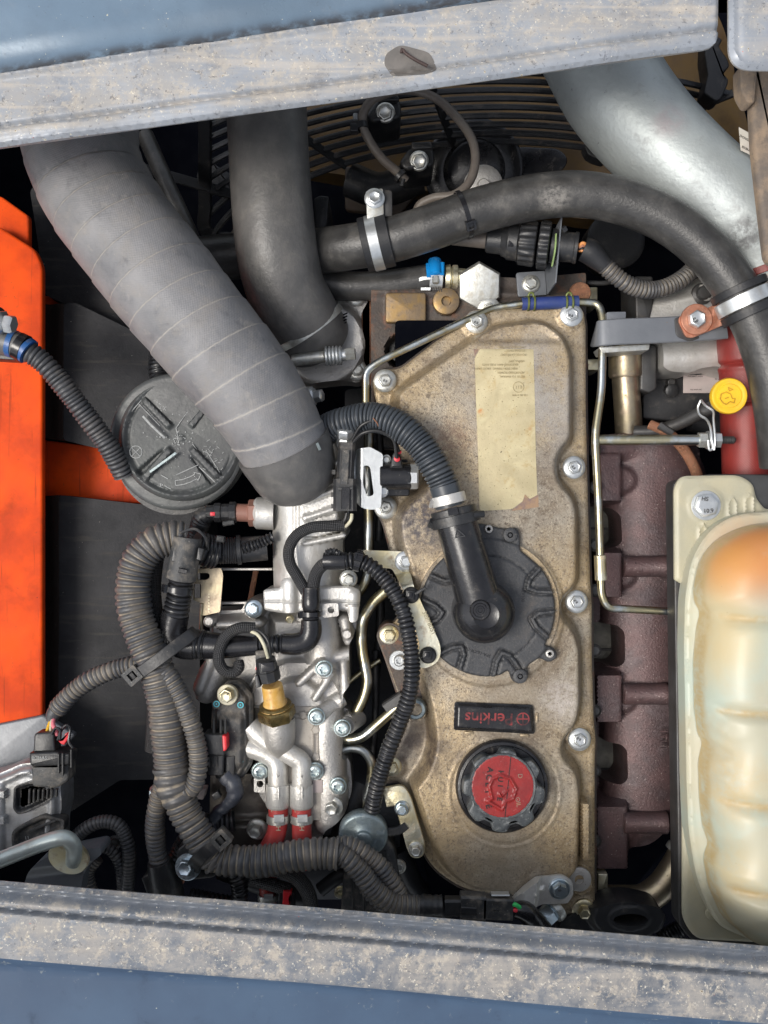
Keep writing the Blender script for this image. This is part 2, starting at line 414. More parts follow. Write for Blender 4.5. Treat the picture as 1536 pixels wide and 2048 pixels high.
m_wrap = M('cloth wrapped rubber hose', (0.225, 0.222, 0.225), 0.5, col2=(0.165, 0.166, 0.172), vs=90, groove=((0.33, 0.31, 0.28), 0.1, 0.8), weave=4.2,
           dirt=[((0.27, 0.245, 0.215), 60, 0.44, 0.75, 0.5), ((0.07, 0.07, 0.08), 45, 0.54, 0.78, 0.5), ((0.33, 0.31, 0.28), 22, 0.55, 0.7, 0.4)], spk=((0.5, 0.47, 0.42), 4, 0.76), bump=(1.2, 16))
m_rubber = M('grey black rubber hose', (0.095, 0.093, 0.090), 0.4, col2=(0.125, 0.12, 0.115), vs=40, braid=0, dirt=[((0.2, 0.185, 0.16), 34, 0.48, 0.8, 0.5)], bump=(1.0, 12), spk=((0.3, 0.28, 0.25), 4, 0.75))
m_rubber2 = M('dark rubber hose', (0.036, 0.035, 0.034), 0.34, col2=(0.062, 0.06, 0.057), vs=50, dirt=[((0.19, 0.175, 0.155), 50, 0.52, 0.8, 0.5), ((0.2, 0.19, 0.18), 10, 0.6, 0.75, 0.3)], bump=(0.8, 6), spk=((0.28, 0.27, 0.25), 3.2, 0.75),
             stains=[((1205, 428, 60), 22, (0.008, 0.008, 0.008), 1.0, 30), ((1110, 398, 120), 45, (0.3, 0.28, 0.25), 0.8, 10)])
m_rubberblack = M('black rubber', (0.014, 0.015, 0.017), 0.5, col2=(0.022, 0.022, 0.024), dirt=[(DUST, 30, 0.55, 0.8, 0.25)], bump=(0.6, 7))
m_zinc = M('zinc steel', (0.62, 0.63, 0.60), 0.36, 0.72, col2=(0.48, 0.47, 0.42), vs=14, dirt=[((0.34, 0.28, 0.2), 12, 0.5, 0.75, 0.35)], bump=(0.4, 4))
m_zincclean = M('clean zinc steel', (0.66, 0.68, 0.68), 0.33, 0.75, col2=(0.58, 0.6, 0.6), vs=14, dirt=[((0.4, 0.36, 0.3), 10, 0.55, 0.8, 0.25)], bump=(0.25, 3))
m_zincblue = M('blue tinted zinc bolt', (0.60, 0.68, 0.74), 0.32, 0.9, col2=(0.5, 0.6, 0.66), vs=14, dirt=[((0.3, 0.28, 0.24), 10, 0.58, 0.8, 0.35)], bump=(0.3, 4))
m_torx = M('pale blue zinc screw', (0.50, 0.60, 0.62), 0.35, 0.85, col2=(0.62, 0.68, 0.66), vs=10, dirt=[((0.3, 0.28, 0.24), 8, 0.55, 0.8, 0.3)], bump=(0.3, 3))
m_yzinc = M('yellow zinc steel', (0.66, 0.58, 0.36), 0.36, 0.9, col2=(0.70, 0.68, 0.55), vs=50, dirt=[((0.36, 0.2, 0.07), 26, 0.5, 0.72, 0.7), ((0.5, 0.52, 0.48), 30, 0.52, 0.7, 0.3)], bump=(0.4, 5))
m_pipe = M('olive plated steel pipe', (0.46, 0.42, 0.28), 0.32, 1.0, col2=(0.56, 0.60, 0.60), vs=60, vc=(0.45, 0.6), dirt=[((0.2, 0.15, 0.08), 14, 0.58, 0.75, 0.5)], bump=(0.25, 4))
m_alu = M('cast aluminium', (0.52, 0.505, 0.48), 0.40, 0.6, col2=(0.46, 0.44, 0.41), vs=50, dirt=[((0.26, 0.22, 0.17), 34, 0.54, 0.78, 0.35), ((0.24, 0.21, 0.17), 9, 0.6, 0.78, 0.3)], bump=(1.1, 4), bump2=(0.9, 18), spk=[((0.16, 0.14, 0.11), 3.4, 0.70), ((0.12, 0.10, 0.08), 9, 0.77)])
m_alubright = M('bright cast aluminium', (0.66, 0.65, 0.62), 0.38, 0.5, col2=(0.56, 0.54, 0.50), vs=60, dirt=[((0.34, 0.3, 0.25), 40, 0.54, 0.76, 0.45)], bump=(0.8, 4), bump2=(1.0, 22), spk=[((0.2, 0.18, 0.15), 3.4, 0.72)])
m_aludark = M('dark bronze casting', (0.20, 0.18, 0.155), 0.38, 0.8, col2=(0.14, 0.125, 0.11), vs=40, dirt=[((0.1, 0.08, 0.06), 30, 0.5, 0.75, 0.5)], bump=(0.6, 6))
m_cover = M('oily cast rocker cover', (0.425, 0.325, 0.195), 0.38, 0.45, col2=(0.355, 0.31, 0.245), vs=260, vc=(0.42, 0.6),
            dirt=[((0.13, 0.085, 0.045), 90, 0.45, 0.70, 0.7, 0.4), ((0.10, 0.07, 0.045), 14, 0.52, 0.68, 0.65, 0.5), ((0.50, 0.44, 0.34), 4.5, 0.53, 0.66, 0.6, 0.6), ((0.07, 0.05, 0.035), 4.4, 0.54, 0.63, 0.7, 0.6), ((0.09, 0.06, 0.035), 32, 0.56, 0.72, 0.55, 0.4)],
            spk=[((0.05, 0.035, 0.025), 5, 0.73), ((0.03, 0.025, 0.02), 11, 0.76), ((0.17, 0.13, 0.09), 2.6, 0.66)], bump=(0.8, 3.2), bump2=(1.0, 30),
            stains=[((850, 1040, 50), 95, (0.06, 0.05, 0.055), 1.0, 12), ((1003, 1560, 50), 135, (0.07, 0.05, 0.035), 0.9, 20), ((830, 1500, 40), 100, (0.05, 0.035, 0.03), 1.0, 45),
                    ((1125, 1400, 55), 60, (0.5, 0.45, 0.41), 0.7, 12), ((1060, 780, 55), 190, (0.36, 0.35, 0.34), 0.6, 60), ((890, 1060, 50), 50, (0.03, 0.03, 0.035), 0.8, 9),
                    ((980, 1730, 50), 160, (0.2, 0.16, 0.11), 0.7, 40), ((1003, 1390, 50), 120, (0.22, 0.17, 0.11), 0.6, 30), ((900, 880, 50), 60, (0.2, 0.11, 0.07), 0.6, 12)])
m_head = M('rusty oily cast iron', (0.10, 0.078, 0.062), 0.5, 0.3, col2=(0.07, 0.06, 0.055), vs=60, dirt=[((0.24, 0.10, 0.05), 34, 0.5, 0.7, 0.6), ((0.16, 0.13, 0.1), 16, 0.5, 0.75, 0.4)], bump=(1.0, 5))
m_rust = M('rust', (0.30, 0.13, 0.07), 0.8, 0.0, col2=(0.2, 0.1, 0.06), vs=14, dirt=[((0.42, 0.2, 0.1), 14, 0.5, 0.65, 0.7)], bump=(1.0, 4))
m_manifold = M('purple brown cast manifold', (0.118, 0.070, 0.070), 0.42, 0.3, col2=(0.078, 0.054, 0.056), vs=60, dirt=[((0.23, 0.18, 0.19), 60, 0.5, 0.75, 0.4, 0.5), ((0.27, 0.2, 0.18), 4, 0.6, 0.72, 0.5, 0.5)], bump=(1.3, 4.5), spk=[((0.34, 0.28, 0.26), 4, 0.69), ((0.4, 0.33, 0.28), 8, 0.75), ((0.02, 0.015, 0.015), 5, 0.70)])
m_block = M('grey engine block paint', (0.24, 0.23, 0.19), 0.5, 0.2, col2=(0.09, 0.085, 0.07), bump=(0.6, 6))
m_redstub = M('bright red silicone', (0.55, 0.07, 0.065), 0.4, col2=(0.45, 0.055, 0.05), vs=40, dirt=[((0.2, 0.05, 0.045), 20, 0.54, 0.75, 0.5)], bump=(0.5, 8))
m_red = M('red silicone hose', (0.27, 0.032, 0.026), 0.42, col2=(0.20, 0.026, 0.022), vs=60, dirt=[((0.16, 0.05, 0.045), 30, 0.52, 0.75, 0.6)], bump=(0.5, 8), weave=5)
m_redbright = M('red plastic', (0.75, 0.03, 0.04), 0.35)
m_paint = M('hood paint with sky sheen and channel shade', (0.155, 0.225, 0.30), 0.30, 0.1, col2=(0.125, 0.18, 0.24), vs=200, coat=0.2,  # lighter than the sill paint: sky reflection is put into the base colour
            dirt=[((0.34, 0.33, 0.30), 60, 0.55, 0.85, 0.3), ((0.05, 0.06, 0.07), 14, 0.60, 0.75, 0.5)], spk=[((0.62, 0.60, 0.5), 5, 0.74), ((0.62, 0.58, 0.45), 9, 0.75), ((0.05, 0.05, 0.05), 7, 0.76)], bump=(0.3, 14), groove=((0.045, 0.045, 0.05), 0.0, 0.9, 1))  # groove colour paints the shade of the hood channel as a dark band
def dustmat(name, base, rot, am=1.0, sa=0.4):
    return M(name, base, 0.33, 0.15, col2=tuple(x*0.82 for x in base), vs=120, mask=True,
        dirt=[((0.36, 0.33, 0.29), 55, 0.38, 0.62, 0.7*am, 0.8), ((0.12, 0.125, 0.14), 70, 0.52, 0.68, 0.45), ((0.50, 0.44, 0.355), 22, 0.50, 0.61, 0.6*am, 0.9), ((0.08, 0.085, 0.10), 11, 0.57, 0.64, 0.6), ((0.72, 0.66, 0.54), 7, 0.585, 0.64, 0.8*am, 0.9)],
        spk=[((0.72, 0.66, 0.5), 8, 0.70), ((0.80, 0.74, 0.62), 5, 0.715), ((0.62, 0.08, 0.035), 9, 0.775), ((0.10, 0.06, 0.045), 8, 0.735), ((0.07, 0.07, 0.08), 4.5, 0.715)], streak=((0.56, 0.49, 0.40), 300, 13, 0.50, 0.68, sa, rot), bump=(0.22, 9))
m_paint2 = M('deep blue sheet paint', (0.058, 0.098, 0.16), 0.55, 0.0, spec=0.3, col2=(0.048, 0.08, 0.135), vs=200, mask=True, dirt=[((0.34, 0.36, 0.33), 14, 0.60, 0.68, 0.8), ((0.03, 0.045, 0.07), 50, 0.55, 0.75, 0.5)], spk=[((0.4, 0.42, 0.36), 9, 0.775)], bump=(0.3, 14))
m_dusty = dustmat('dusty sheet metal', (0.33, 0.355, 0.39), R_(8), 0.9)
m_sill = dustmat('dusty sill metal', (0.14, 0.16, 0.19), R_(-5), 1.0, 0.16)
m_orange = M('orange frame paint', (0.95, 0.095, 0.003), 0.6, spec=0.25, col2=(0.60, 0.052, 0.005), vs=160, spk=[((0.04, 0.01, 0.01), 6, 0.765), ((0.5, 0.3, 0.2), 5, 0.79)], dirt=[((0.36, 0.045, 0.012), 70, 0.52, 0.76, 0.55), ((0.22, 0.06, 0.03), 14, 0.62, 0.74, 0.6)], streak=((0.3, 0.05, 0.02), 9, 160, 0.6, 0.7, 0.5, 0), bump=(0.3, 20))
m_foam = M('black insulation foam', (0.017, 0.0175, 0.020), 0.7, spec=0.4, col2=(0.03, 0.03, 0.033), vs=90, bump=(1.2, 8), spk=[((0.35, 0.33, 0.3), 5, 0.75)], streak=((0.06, 0.055, 0.05), 120, 14, 0.56, 0.68, 0.6, 0.3))
m_foamside = M('scuffed foam edge', (0.04, 0.03, 0.026), 0.75, spec=0.3, col2=(0.035, 0.026, 0.022), vs=60, bump=(1.2, 8), spk=((0.3, 0.26, 0.22), 4, 0.74))
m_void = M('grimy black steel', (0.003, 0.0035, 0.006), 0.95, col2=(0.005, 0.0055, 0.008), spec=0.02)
m_greysteel = M('grey painted bracket', (0.165, 0.175, 0.19), 0.38, 0.2, col2=(0.14, 0.15, 0.165), vs=80, dirt=[((0.3, 0.24, 0.2), 40, 0.6, 0.8, 0.3)], spk=((0.22, 0.13, 0.07), 7, 0.775), bump=(0.3, 8))
m_darksteel = M('dark grey steel', (0.075, 0.075, 0.075), 0.42, 0.4, col2=(0.055, 0.052, 0.05), dirt=[((0.2, 0.16, 0.12), 30, 0.55, 0.8, 0.3)], bump=(0.4, 7))
m_copper = M('rust tinted copper', (0.56, 0.26, 0.17), 0.45, 0.55, col2=(0.42, 0.18, 0.11), vs=24, dirt=[((0.5, 0.4, 0.34), 20, 0.5, 0.72, 0.4)], bump=(0.6, 5))
m_silverpipe = M('aluminised pipe', (0.44, 0.475, 0.47), 0.5, 0.4, col2=(0.38, 0.41, 0.41), vs=110, vc=(0.4, 0.62), dirt=[((0.26, 0.26, 0.255), 40, 0.56, 0.7, 0.4, 0.6), ((0.10, 0.10, 0.10), 26, 0.66, 0.72, 0.7)], bump=(0.8, 10), bump2=(1.6, 46),
                 stains=[((1345, 225, 120), 60, (0.42, 0.22, 0.24), 0.4, 30), ((1490, 470, 100), 55, (0.09, 0.09, 0.09), 0.9, 26)])
m_goldpipe = M('gold tinted pipe', (0.52, 0.44, 0.29), 0.36, 0.9, col2=(0.42, 0.35, 0.26), vs=40, dirt=[((0.25, 0.13, 0.07), 22, 0.52, 0.72, 0.5), ((0.08, 0.06, 0.05), 8, 0.64, 0.72, 0.6)], bump=(0.4, 6))
m_yellow = M('yellow plastic', (0.85, 0.52, 0.02), 0.4, col2=(0.78, 0.46, 0.02), dirt=[((0.5, 0.3, 0.1), 16, 0.56, 0.75, 0.4)], bump=(0.5, 8))
m_label = M('oil stained foil label', (0.66, 0.56, 0.34), 0.36, 0.4, col2=(0.58, 0.49, 0.29), vs=44, dirt=[((0.70, 0.62, 0.38), 60, 0.42, 0.7, 0.6, 0.45), ((0.40, 0.25, 0.07), 30, 0.53, 0.72, 0.5, 0.5), ((0.36, 0.33, 0.2), 5, 0.6, 0.72, 0.4)],
            spk=[((0.05, 0.04, 0.03), 6, 0.745), ((0.2, 0.14, 0.07), 3, 0.68)], bump=(0.4, 12), stains=[((962, 823, 60), 9, (0.55, 0.2, 0.04), 1.0, 20), ((1061, 857, 60), 7, (0.45, 0.15, 0.05), 1.0, 20)])
m_labelprint = M('faded print', (0.22, 0.17, 0.09), 0.5, col2=(0.42, 0.34, 0.18), vs=10)
m_torn = M('bare glue stain', (0.22, 0.15, 0.13), 0.6, col2=(0.34, 0.22, 0.13), vs=14)
m_breathercap = M('speckled black plastic', (0.034, 0.036, 0.040), 0.42, col2=(0.05, 0.052, 0.056), vs=30, dirt=[((0.13, 0.12, 0.11), 5, 0.5, 0.72, 0.6), ((0.16, 0.13, 0.1), 50, 0.52, 0.8, 0.35)], bump=(0.8, 3), spk=((0.22, 0.21, 0.19), 2.6, 0.72))
m_filter = M('scuffed grey green plastic', (0.072, 0.078, 0.076), 0.40, col2=(0.052, 0.055, 0.058), vs=60, dirt=[((0.12, 0.125, 0.12), 30, 0.45, 0.75, 0.5), ((0.4, 0.4, 0.38), 9, 0.655, 0.71, 0.75)], spk=((0.5, 0.5, 0.48), 4, 0.735), bump=(0.6, 8))
m_chalk = M('chalky scratch', (0.42, 0.43, 0.42), 0.7, col2=(0.28, 0.29, 0.29), vs=8)
m_tank = M('cream translucent plastic', (0.475, 0.455, 0.34), 0.46, col2=(0.44, 0.49, 0.41), vs=190, vc=(0.42, 0.6), sss=0.3, coat=0.08, groove=((0.47, 0.34, 0.15), 0.0, 1.0, 1),
           dirt=[((0.62, 0.50, 0.30), 60, 0.56, 0.80, 0.35, 0.4)], bump=(0.7, 50), spk=((0.3, 0.2, 0.1), 6, 0.78),
           stains=[((1520, 1085, 240), 150, (0.60, 0.21, 0.035), 0.85, 60, (0.0, 0.45)), ((1440, 1130, 220), 90, (0.60, 0.29, 0.08), 0.75, 50, (0.1, 0.5)), ((1420, 1270, 220), 130, (0.6, 0.44, 0.2), 0.6, 60, (0.1, 0.5)), ((1420, 1560, 220), 110, (0.55, 0.42, 0.22), 0.55, 40), ((1500, 1590, 240), 90, (0.55, 0.42, 0.22), 0.4, 40), ((1450, 1760, 220), 100, (0.55, 0.44, 0.24), 0.5, 40)])
m_tankflange = M('cream plastic flange', (0.47, 0.43, 0.30), 0.42, col2=(0.41, 0.39, 0.29), vs=70, sss=0.2, dirt=[((0.36, 0.31, 0.22), 26, 0.52, 0.8, 0.4)], bump=(0.5, 10), spk=[((0.8, 0.12, 0.06), 6, 0.78)])
m_oilred = M('scratched red label', (0.30, 0.022, 0.02), 0.36, col2=(0.22, 0.018, 0.018), vs=30, dirt=[((0.5, 0.3, 0.28), 7, 0.62, 0.70, 0.75), ((0.10, 0.02, 0.02), 8, 0.58, 0.68, 0.6), ((0.2, 0.03, 0.03), 22, 0.5, 0.75, 0.6)], bump=(0.4, 6))
m_ink = M('black ink', (0.02, 0.012, 0.012), 0.5)
m_oilcap = M('worn dark cap plastic', (0.075, 0.085, 0.09), 0.38, col2=(0.04, 0.045, 0.05), vs=24, dirt=[((0.28, 0.29, 0.29), 16, 0.5, 0.7, 0.55), ((0.45, 0.45, 0.43), 5, 0.62, 0.7, 0.6)], bump=(0.6, 5))
m_brown = M('terracotta sensor plastic', (0.31, 0.15, 0.11), 0.45, col2=(0.26, 0.13, 0.10), bump=(0.3, 5))
m_amber = M('amber sensor plastic', (0.60, 0.34, 0.07), 0.32, col2=(0.68, 0.44, 0.16), vs=20, sss=0.2, dirt=[((0.3, 0.12, 0.03), 14, 0.5, 0.7, 0.6)])
m_brass = M('brass', (0.34, 0.24, 0.09), 0.3, 0.9, col2=(0.22, 0.17, 0.075), vs=14, dirt=[((0.12, 0.09, 0.04), 10, 0.5, 0.7, 0.5)], bump=(0.4, 4))
m_bluering = M('cyan paint mark', (0.08, 0.52, 0.62), 0.45)
m_bluetape = M('blue tape', (0.015, 0.075, 0.26), 0.35, col2=(0.03, 0.13, 0.32), dirt=[((0.12, 0.12, 0.14), 14, 0.5, 0.7, 0.5)], bump=(0.4, 6))
m_bluesleeve = M('blue rubber sleeve', (0.025, 0.045, 0.19), 0.5, col2=(0.03, 0.055, 0.16), dirt=[((0.1, 0.12, 0.2), 12, 0.5, 0.75, 0.5)])
m_blueclip = M('sky blue plastic', (0.01, 0.28, 0.72), 0.3, dirt=[((0.2, 0.4, 0.6), 12, 0.55, 0.75, 0.4)])
m_olive = M('olive wire clip', (0.16, 0.19, 0.05), 0.45, 0.3, col2=(0.1, 0.12, 0.04))
m_tanhose = M('taupe vinyl tube', (0.145, 0.125, 0.105), 0.5, col2=(0.12, 0.10, 0.085), vs=30, bump=(0.3, 6))
m_wire = M('satin black wire', (0.05, 0.052, 0.056), 0.34, 0.2, col2=(0.035, 0.036, 0.04), vs=40, dirt=[(DUST, 30, 0.52, 0.75, 0.3)])
m_shroud = M('ochre radiator shroud', (0.17, 0.10, 0.03), 0.6, 0.1, col2=(0.11, 0.065, 0.024), vs=90, dirt=[((0.12, 0.08, 0.05), 70, 0.45, 0.7, 0.6)], bump=(0.8, 14))
m_wirered = M('red wire', (0.75, 0.04, 0.06), 0.4); m_wiregreen = M('green wire', (0.03, 0.5, 0.12), 0.4)
m_wireyellow = M('yellow wire', (0.8, 0.45, 0.03), 0.4); m_wirepink = M('pink wire', (0.8, 0.22, 0.26), 0.4)
m_wirewhite = M('cream wire', (0.62, 0.58, 0.42), 0.4); m_wireblack = M('black wire', (0.02, 0.02, 0.02), 0.35); m_wireorange = M('orange copper wire', (0.72, 0.30, 0.10), 0.4)
m_mudstrap = M('mud caked steel', (0.15, 0.125, 0.105), 0.8, 0.1, col2=(0.30, 0.22, 0.15), vs=50, dirt=[((0.09, 0.08, 0.075), 20, 0.5, 0.7, 0.6)], bump=(1.0, 6))
m_sticker = M('white sticker', (0.62, 0.58, 0.50), 0.5, col2=(0.55, 0.5, 0.44)); m_stickerpink = M('pinkish foil sticker', (0.50, 0.42, 0.40), 0.45, col2=(0.44, 0.38, 0.36))
m_rod = M('blue white zinc rod', (0.50, 0.57, 0.56), 0.36, 0.4, col2=(0.42, 0.46, 0.44), vs=40, dirt=[((0.45, 0.33, 0.2), 22, 0.6, 0.72, 0.5)], bump=(0.3, 5))
m_capsteel = M('blue grey stained steel', (0.30, 0.35, 0.35), 0.38, 0.6, col2=(0.2, 0.25, 0.27), vs=24, dirt=[((0.10, 0.13, 0.16), 16, 0.52, 0.7, 0.6), ((0.5, 0.52, 0.5), 12, 0.58, 0.72, 0.4)], bump=(0.5, 8))
m_ecu = M('silver ecu casting', (0.46, 0.47, 0.48), 0.38, 0.5, col2=(0.34, 0.34, 0.33), vs=40, dirt=[((0.2, 0.19, 0.17), 20, 0.52, 0.75, 0.4)], bump=(0.8, 8))

# ------------------------------------------------------------------ fasteners
def bolt(par, x, y, z, r=12, h=13, mat=None, fl=1.62, kind='hex', tilt=(0, 0), mark=None, name='bolt', washer=None, rot=None, hollow=True):
    """flanged hex bolt or torx screw; washer: (radius, thickness, material) as a sub-part"""
    mat = mat or m_zinc; g = G(); rot = random.random()*1.04 if rot is None else R_(rot)
    if washer:
        w = G(); w.up(x, y, z-4, [(0, washer[0]), (washer[1]+3, washer[0]), (washer[1]+4, washer[0]-1.2)], 32, tilt=tilt)
        z = z+washer[1]
    if kind == 'hex':
        if fl > 1: g.up(x, y, z-3, [(0, r*fl), (5, r*fl), (6.5, r*fl-1.5), (8.5, r*1.12)], 32, tilt=tilt)
        g.up(x, y, z, [(2, r), (h*0.86, r), (h, r*0.87), (h+0.3, r*0.78), (h-(1.2 if hollow else -0.3), r*0.62)], 6 if not hollow else 6, phase=rot, tilt=tilt)
    else:
        if fl > 1: g.up(x, y, z-3, [(0, r*fl), (4, r*fl), (5, r*fl-1)], 28, tilt=tilt)
        mod = lambda th, i: 1+(0.16*math.cos(6*(th+rot)) if i >= 4 else 0)
        g.up(x, y, z, [(0, r), (h*0.55, r), (h*0.85, r*0.93), (h, r*0.76), (h, r*0.5), (h-6, r*0.45)], 36, tilt=tilt, mod=mod)
    b = g.build(name, mat, par)
    if washer: w.build('washer', washer[2], b)
    if mark:
        k = 1+0.0
        text(mark[0], x+tilt[0]/100*h, y+tilt[1]/100*h, z+h+(0.6), mark[1], mark[3] if len(mark) > 3 else m_darksteel, b, rot=mark[2] if len(mark) > 2 else 0, ext=0.5)
    return b
def nut_on(par, pa, pb, r, h, mat, name='nut', off=0.0, n=6, phase=0.3):
    return G().lathe(pa, pb, [(off, r*0.86), (off+1, r), (off+h-1, r), (off+h, r*0.86)], n, phase).build(name, mat, par)
def corr(period, depth, sharp=1.0, ang=0.0):
    """ribs of a corrugated hose: flat crests, narrow grooves"""
    def f(s, th, L):
        s = s+1.6*np.sin(s/19.0)+1.1*np.sin(s/7.3+1); lump = 0.7*np.sin(s/31.0+th)+0.5*np.sin(s/13.0-2*th)
        c = 0.5+0.5*np.cos(2*math.pi*s/period+ang*th); c = 1-(1-c)**sharp if sharp >= 1 else c
        return (c-1)*depth+lump*min(1, depth/4), c
    return f
def ziptie(par_name, label, c, tdir, r, z, w=9, head=(1, 0.2), mat=None, headw=16):
    """strap round a round hose at c: hoop of radius r about the axis tdir, with its locking head"""
    mat = mat or m_blackgloss; t = nrm((tdir[0], -tdir[1], 0)); cw = W((c[0], c[1], z)); k = kk(z)*S
    B = np.array((-t[1], t[0], 0)); N = np.array((0, 0, 1.0)); g = G(); V = []; F = []; n = 36; hw = w/2*k
    for j in range(n):
        th = 2*math.pi*j/n
        for dr, dw in ((0, -hw), (2.6*k, -hw), (2.6*k, hw), (0, hw)):
            V.append(cw+(B*math.cos(th)+N*math.sin(th))*(r*k+dr)+t*dw)
    for j in range(n):
        a, b = j*4, ((j+1) % n)*4
        for q in range(4): F.append((a+q, a+(q+1) % 4, b+(q+1) % 4, b+q))
    g.add(V, F); o = g.build(par_name, mat, None, label, 'cable tie')
    ang = math.atan2(head[1], head[0]); h = G(); hc = cw+(B*math.cos(ang)+N*math.sin(ang))*(r*k+4*k); nn = nrm(B*math.cos(ang)+N*math.sin(ang)); bb = np.cross(t, nn)
    def box(cen, a, b_, c_):
        V = []
        for sz in (-1, 1):
            for sx, sy in ((-1, -1), (1, -1), (1, 1), (-1, 1)): V.append(cen+t*a*sx+bb*b_*sy+nn*c_*sz)
        return V, [(0, 3, 2, 1), (4, 5, 6, 7), (0, 1, 5, 4), (1, 2, 6, 5), (2, 3, 7, 6), (3, 0, 4, 7)]
    a = headw/2*k
    for sx, sy, ax, by in ((-0.8, 0, 0.22, 1), (0.8, 0, 0.22, 1), (0, -0.8, 0.57, 0.2), (0, 0.8, 0.57, 0.2)):
        h.add(*box(hc+t*a*sx+bb*a*sy, a*ax, a*by, a*(0.55 if sx else 0.5)))
    h.add(*box(hc-nn*a*0.2, a*0.8, a*0.8, a*0.3)); h.build('head', mat, o); return o
def hoop(c, axis, r, w, z, th=3.0, mat=m_zincclean, par=None, name='band', n=48, tiltz=0.0):
    """closed metal band round a hose; axis = picture direction, tiltz = how much the axis climbs"""
    t = nrm((axis[0], -axis[1], tiltz)); cw = W((c[0], c[1], z)); k = kk(z)*S
    N = nrm(np.array((0, 0, 1.0))-t*t[2]); B = np.cross(t, N); V = []; F = []
    for j in range(n):
        a = 2*math.pi*j/n; d = B*math.cos(a)+N*math.sin(a)
        for dr, dw in ((0, -w/2), (th-0.8, -w/2), (th, -w/2+0.8), (th, w/2-0.8), (th-0.8, w/2), (0, w/2)): V.append(cw+d*(r+dr)*k+t*dw*k)
    for j in range(n):
        a, b = j*6, ((j+1) % n)*6
        for q in range(6): F.append((a+q, a+(q+1) % 6, b+(q+1) % 6, b+q))
    return G().add(V, F).build(name, mat, par)
random.seed(7)
# ================================================================== setting: bay floor, frame, foam, panels
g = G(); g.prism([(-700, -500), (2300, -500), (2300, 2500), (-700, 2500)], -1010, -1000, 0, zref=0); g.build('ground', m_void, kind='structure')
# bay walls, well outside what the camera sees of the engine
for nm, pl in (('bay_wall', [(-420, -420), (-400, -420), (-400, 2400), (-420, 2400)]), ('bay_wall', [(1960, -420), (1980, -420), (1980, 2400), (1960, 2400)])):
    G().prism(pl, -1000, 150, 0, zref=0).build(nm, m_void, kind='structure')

# hood panel: pressed sheet with a dusty flange, a ridge and a painted skin
def line_t(P, a, b):
    a, b = np.array(a, float), np.array(b, float); d = (b-a)/np.linalg.norm(b-a); return (P-a)@np.array((d[1], -d[0]))
HA, HB = (0, 293), (1420, 95)
def hoodz(P):
    t = line_t(P, HA, HB); x = P[:, 0]
    edge = 1438-x
    z = 350-7*ss(7, 0, t)-7*ss(8, 0, edge)+3*np.exp(-((t-24)/6)**2)-7*np.exp(-((t-38)/4.5)**2)
    tr = 138+0.014*x
    z = z+6*np.exp(-((t-tr)/6)**2)-78*(1-np.exp(-np.maximum(0, t-tr-5)/24.0))+8*ss(tr+70, tr+120, t)+3.2*np.sin(x/190+1)+1.5*np.sin(x/61+t/40)
    return z
top = thing('hood_panel', 'long dusty blue grey sheet metal hood panel across the top of the engine', 'panel', (700, 120, 330))
def hooda(P):
    t = line_t(P, HA, HB); return np.clip(0.12+ss(6, 26, t)*0.95-0.75*np.exp(-((t-44)/5)**2)-0.3*ss(70, 110, t)*ss(900, 200, P[:, 0])-0.35*ss(700, 1300, P[:, 0])*ss(90, 60, t), 0, 1)
def line_at(t, x0, x1):
    x0 = min(x0, -420)
    d = nrm(np.array(HB, float)-HA); n = np.array((d[1], -d[0])); p0 = np.array(HA)+n*t
    return [tuple(p0+d*x0), tuple(p0+d*x1)]
L0 = line_at(0, -120, 1438)
s1 = line_at(150, -120, 1560)
fl = roundpoly([(L0[0][0], L0[0][1], 0), (1438, L0[1][1]-2, 30), (1438, -52, 0)]+([(s1[1][0], s1[1][1], 0)] if s1[1][0] < 1438 else [])+[(900, s1[0][1]+(900-s1[0][0])*(s1[1][1]-s1[0][1])/(s1[1][0]-s1[0][0]), 0), (s1[0][0], s1[0][1], 0)], 10)
G().relief(fl, hoodz, 4, 340, zref=350, atf=hooda).build('flange', m_dusty, top)
yy = lambda x: s1[0][1]+(x-s1[0][0])*(s1[1][1]-s1[0][1])/(s1[1][0]-s1[0][0])
G().relief(np.array([(s1[0][0], s1[0][1]), (900, yy(900)), (1400, yy(1400)), (1400, -420), (s1[0][0], -420)]), hoodz, 8, 255, zref=350, atf=lambda P: np.clip(1-1.1*ss(230, 175, line_t(P, HA, HB)-0.02*P[:, 0]), 0, 1)).build('panel_skin', m_paint, top)  # low mask values behind the ridge bring in the painted channel shade
# bare scraped patch and the pin stuck on it
sc = G().relief(roundpoly([(770, 108), (800, 88), (860, 104), (876, 140), (850, 150), (790, 152), (768, 132)], 12), lambda P: hoodz(P)+0.9, 6, 340, zref=350)
sc.build('scraped_patch', M('bare primer', (0.17, 0.155, 0.14), 0.7, col2=(0.13, 0.12, 0.11), vs=30, bump=(0.4, 6)), top)
pn = G(); pn.tube([(855, 132, 357), (830, 119, 358), (812, 107, 358), (804, 98, 358), (803, 106, 357)], 3.4, 10, 3); pn.build('pin', M('rusty pin', (0.06, 0.035, 0.03), 0.6), top)
# neighbouring panel on the right
def rpz(P):
    e = sdf(P, rp); return 352-8*ss(9, 0, e)-3*np.exp(-((e-16)/6)**2)+2*np.sin(P[:, 1]/40)
rp = roundpoly([(1459, -60, 0), (1459, 136, 46), (1700, 142, 0), (1700, -60, 0)], 40, 8)
G().relief(rp, rpz, 6, 340, zref=350, atf=lambda P: 0.55*ss(4, 30, sdf(P, rp))).build('corner_hood', m_dusty, None, 'small dusty panel corner right of the gap beside the long hood panel', 'panel')
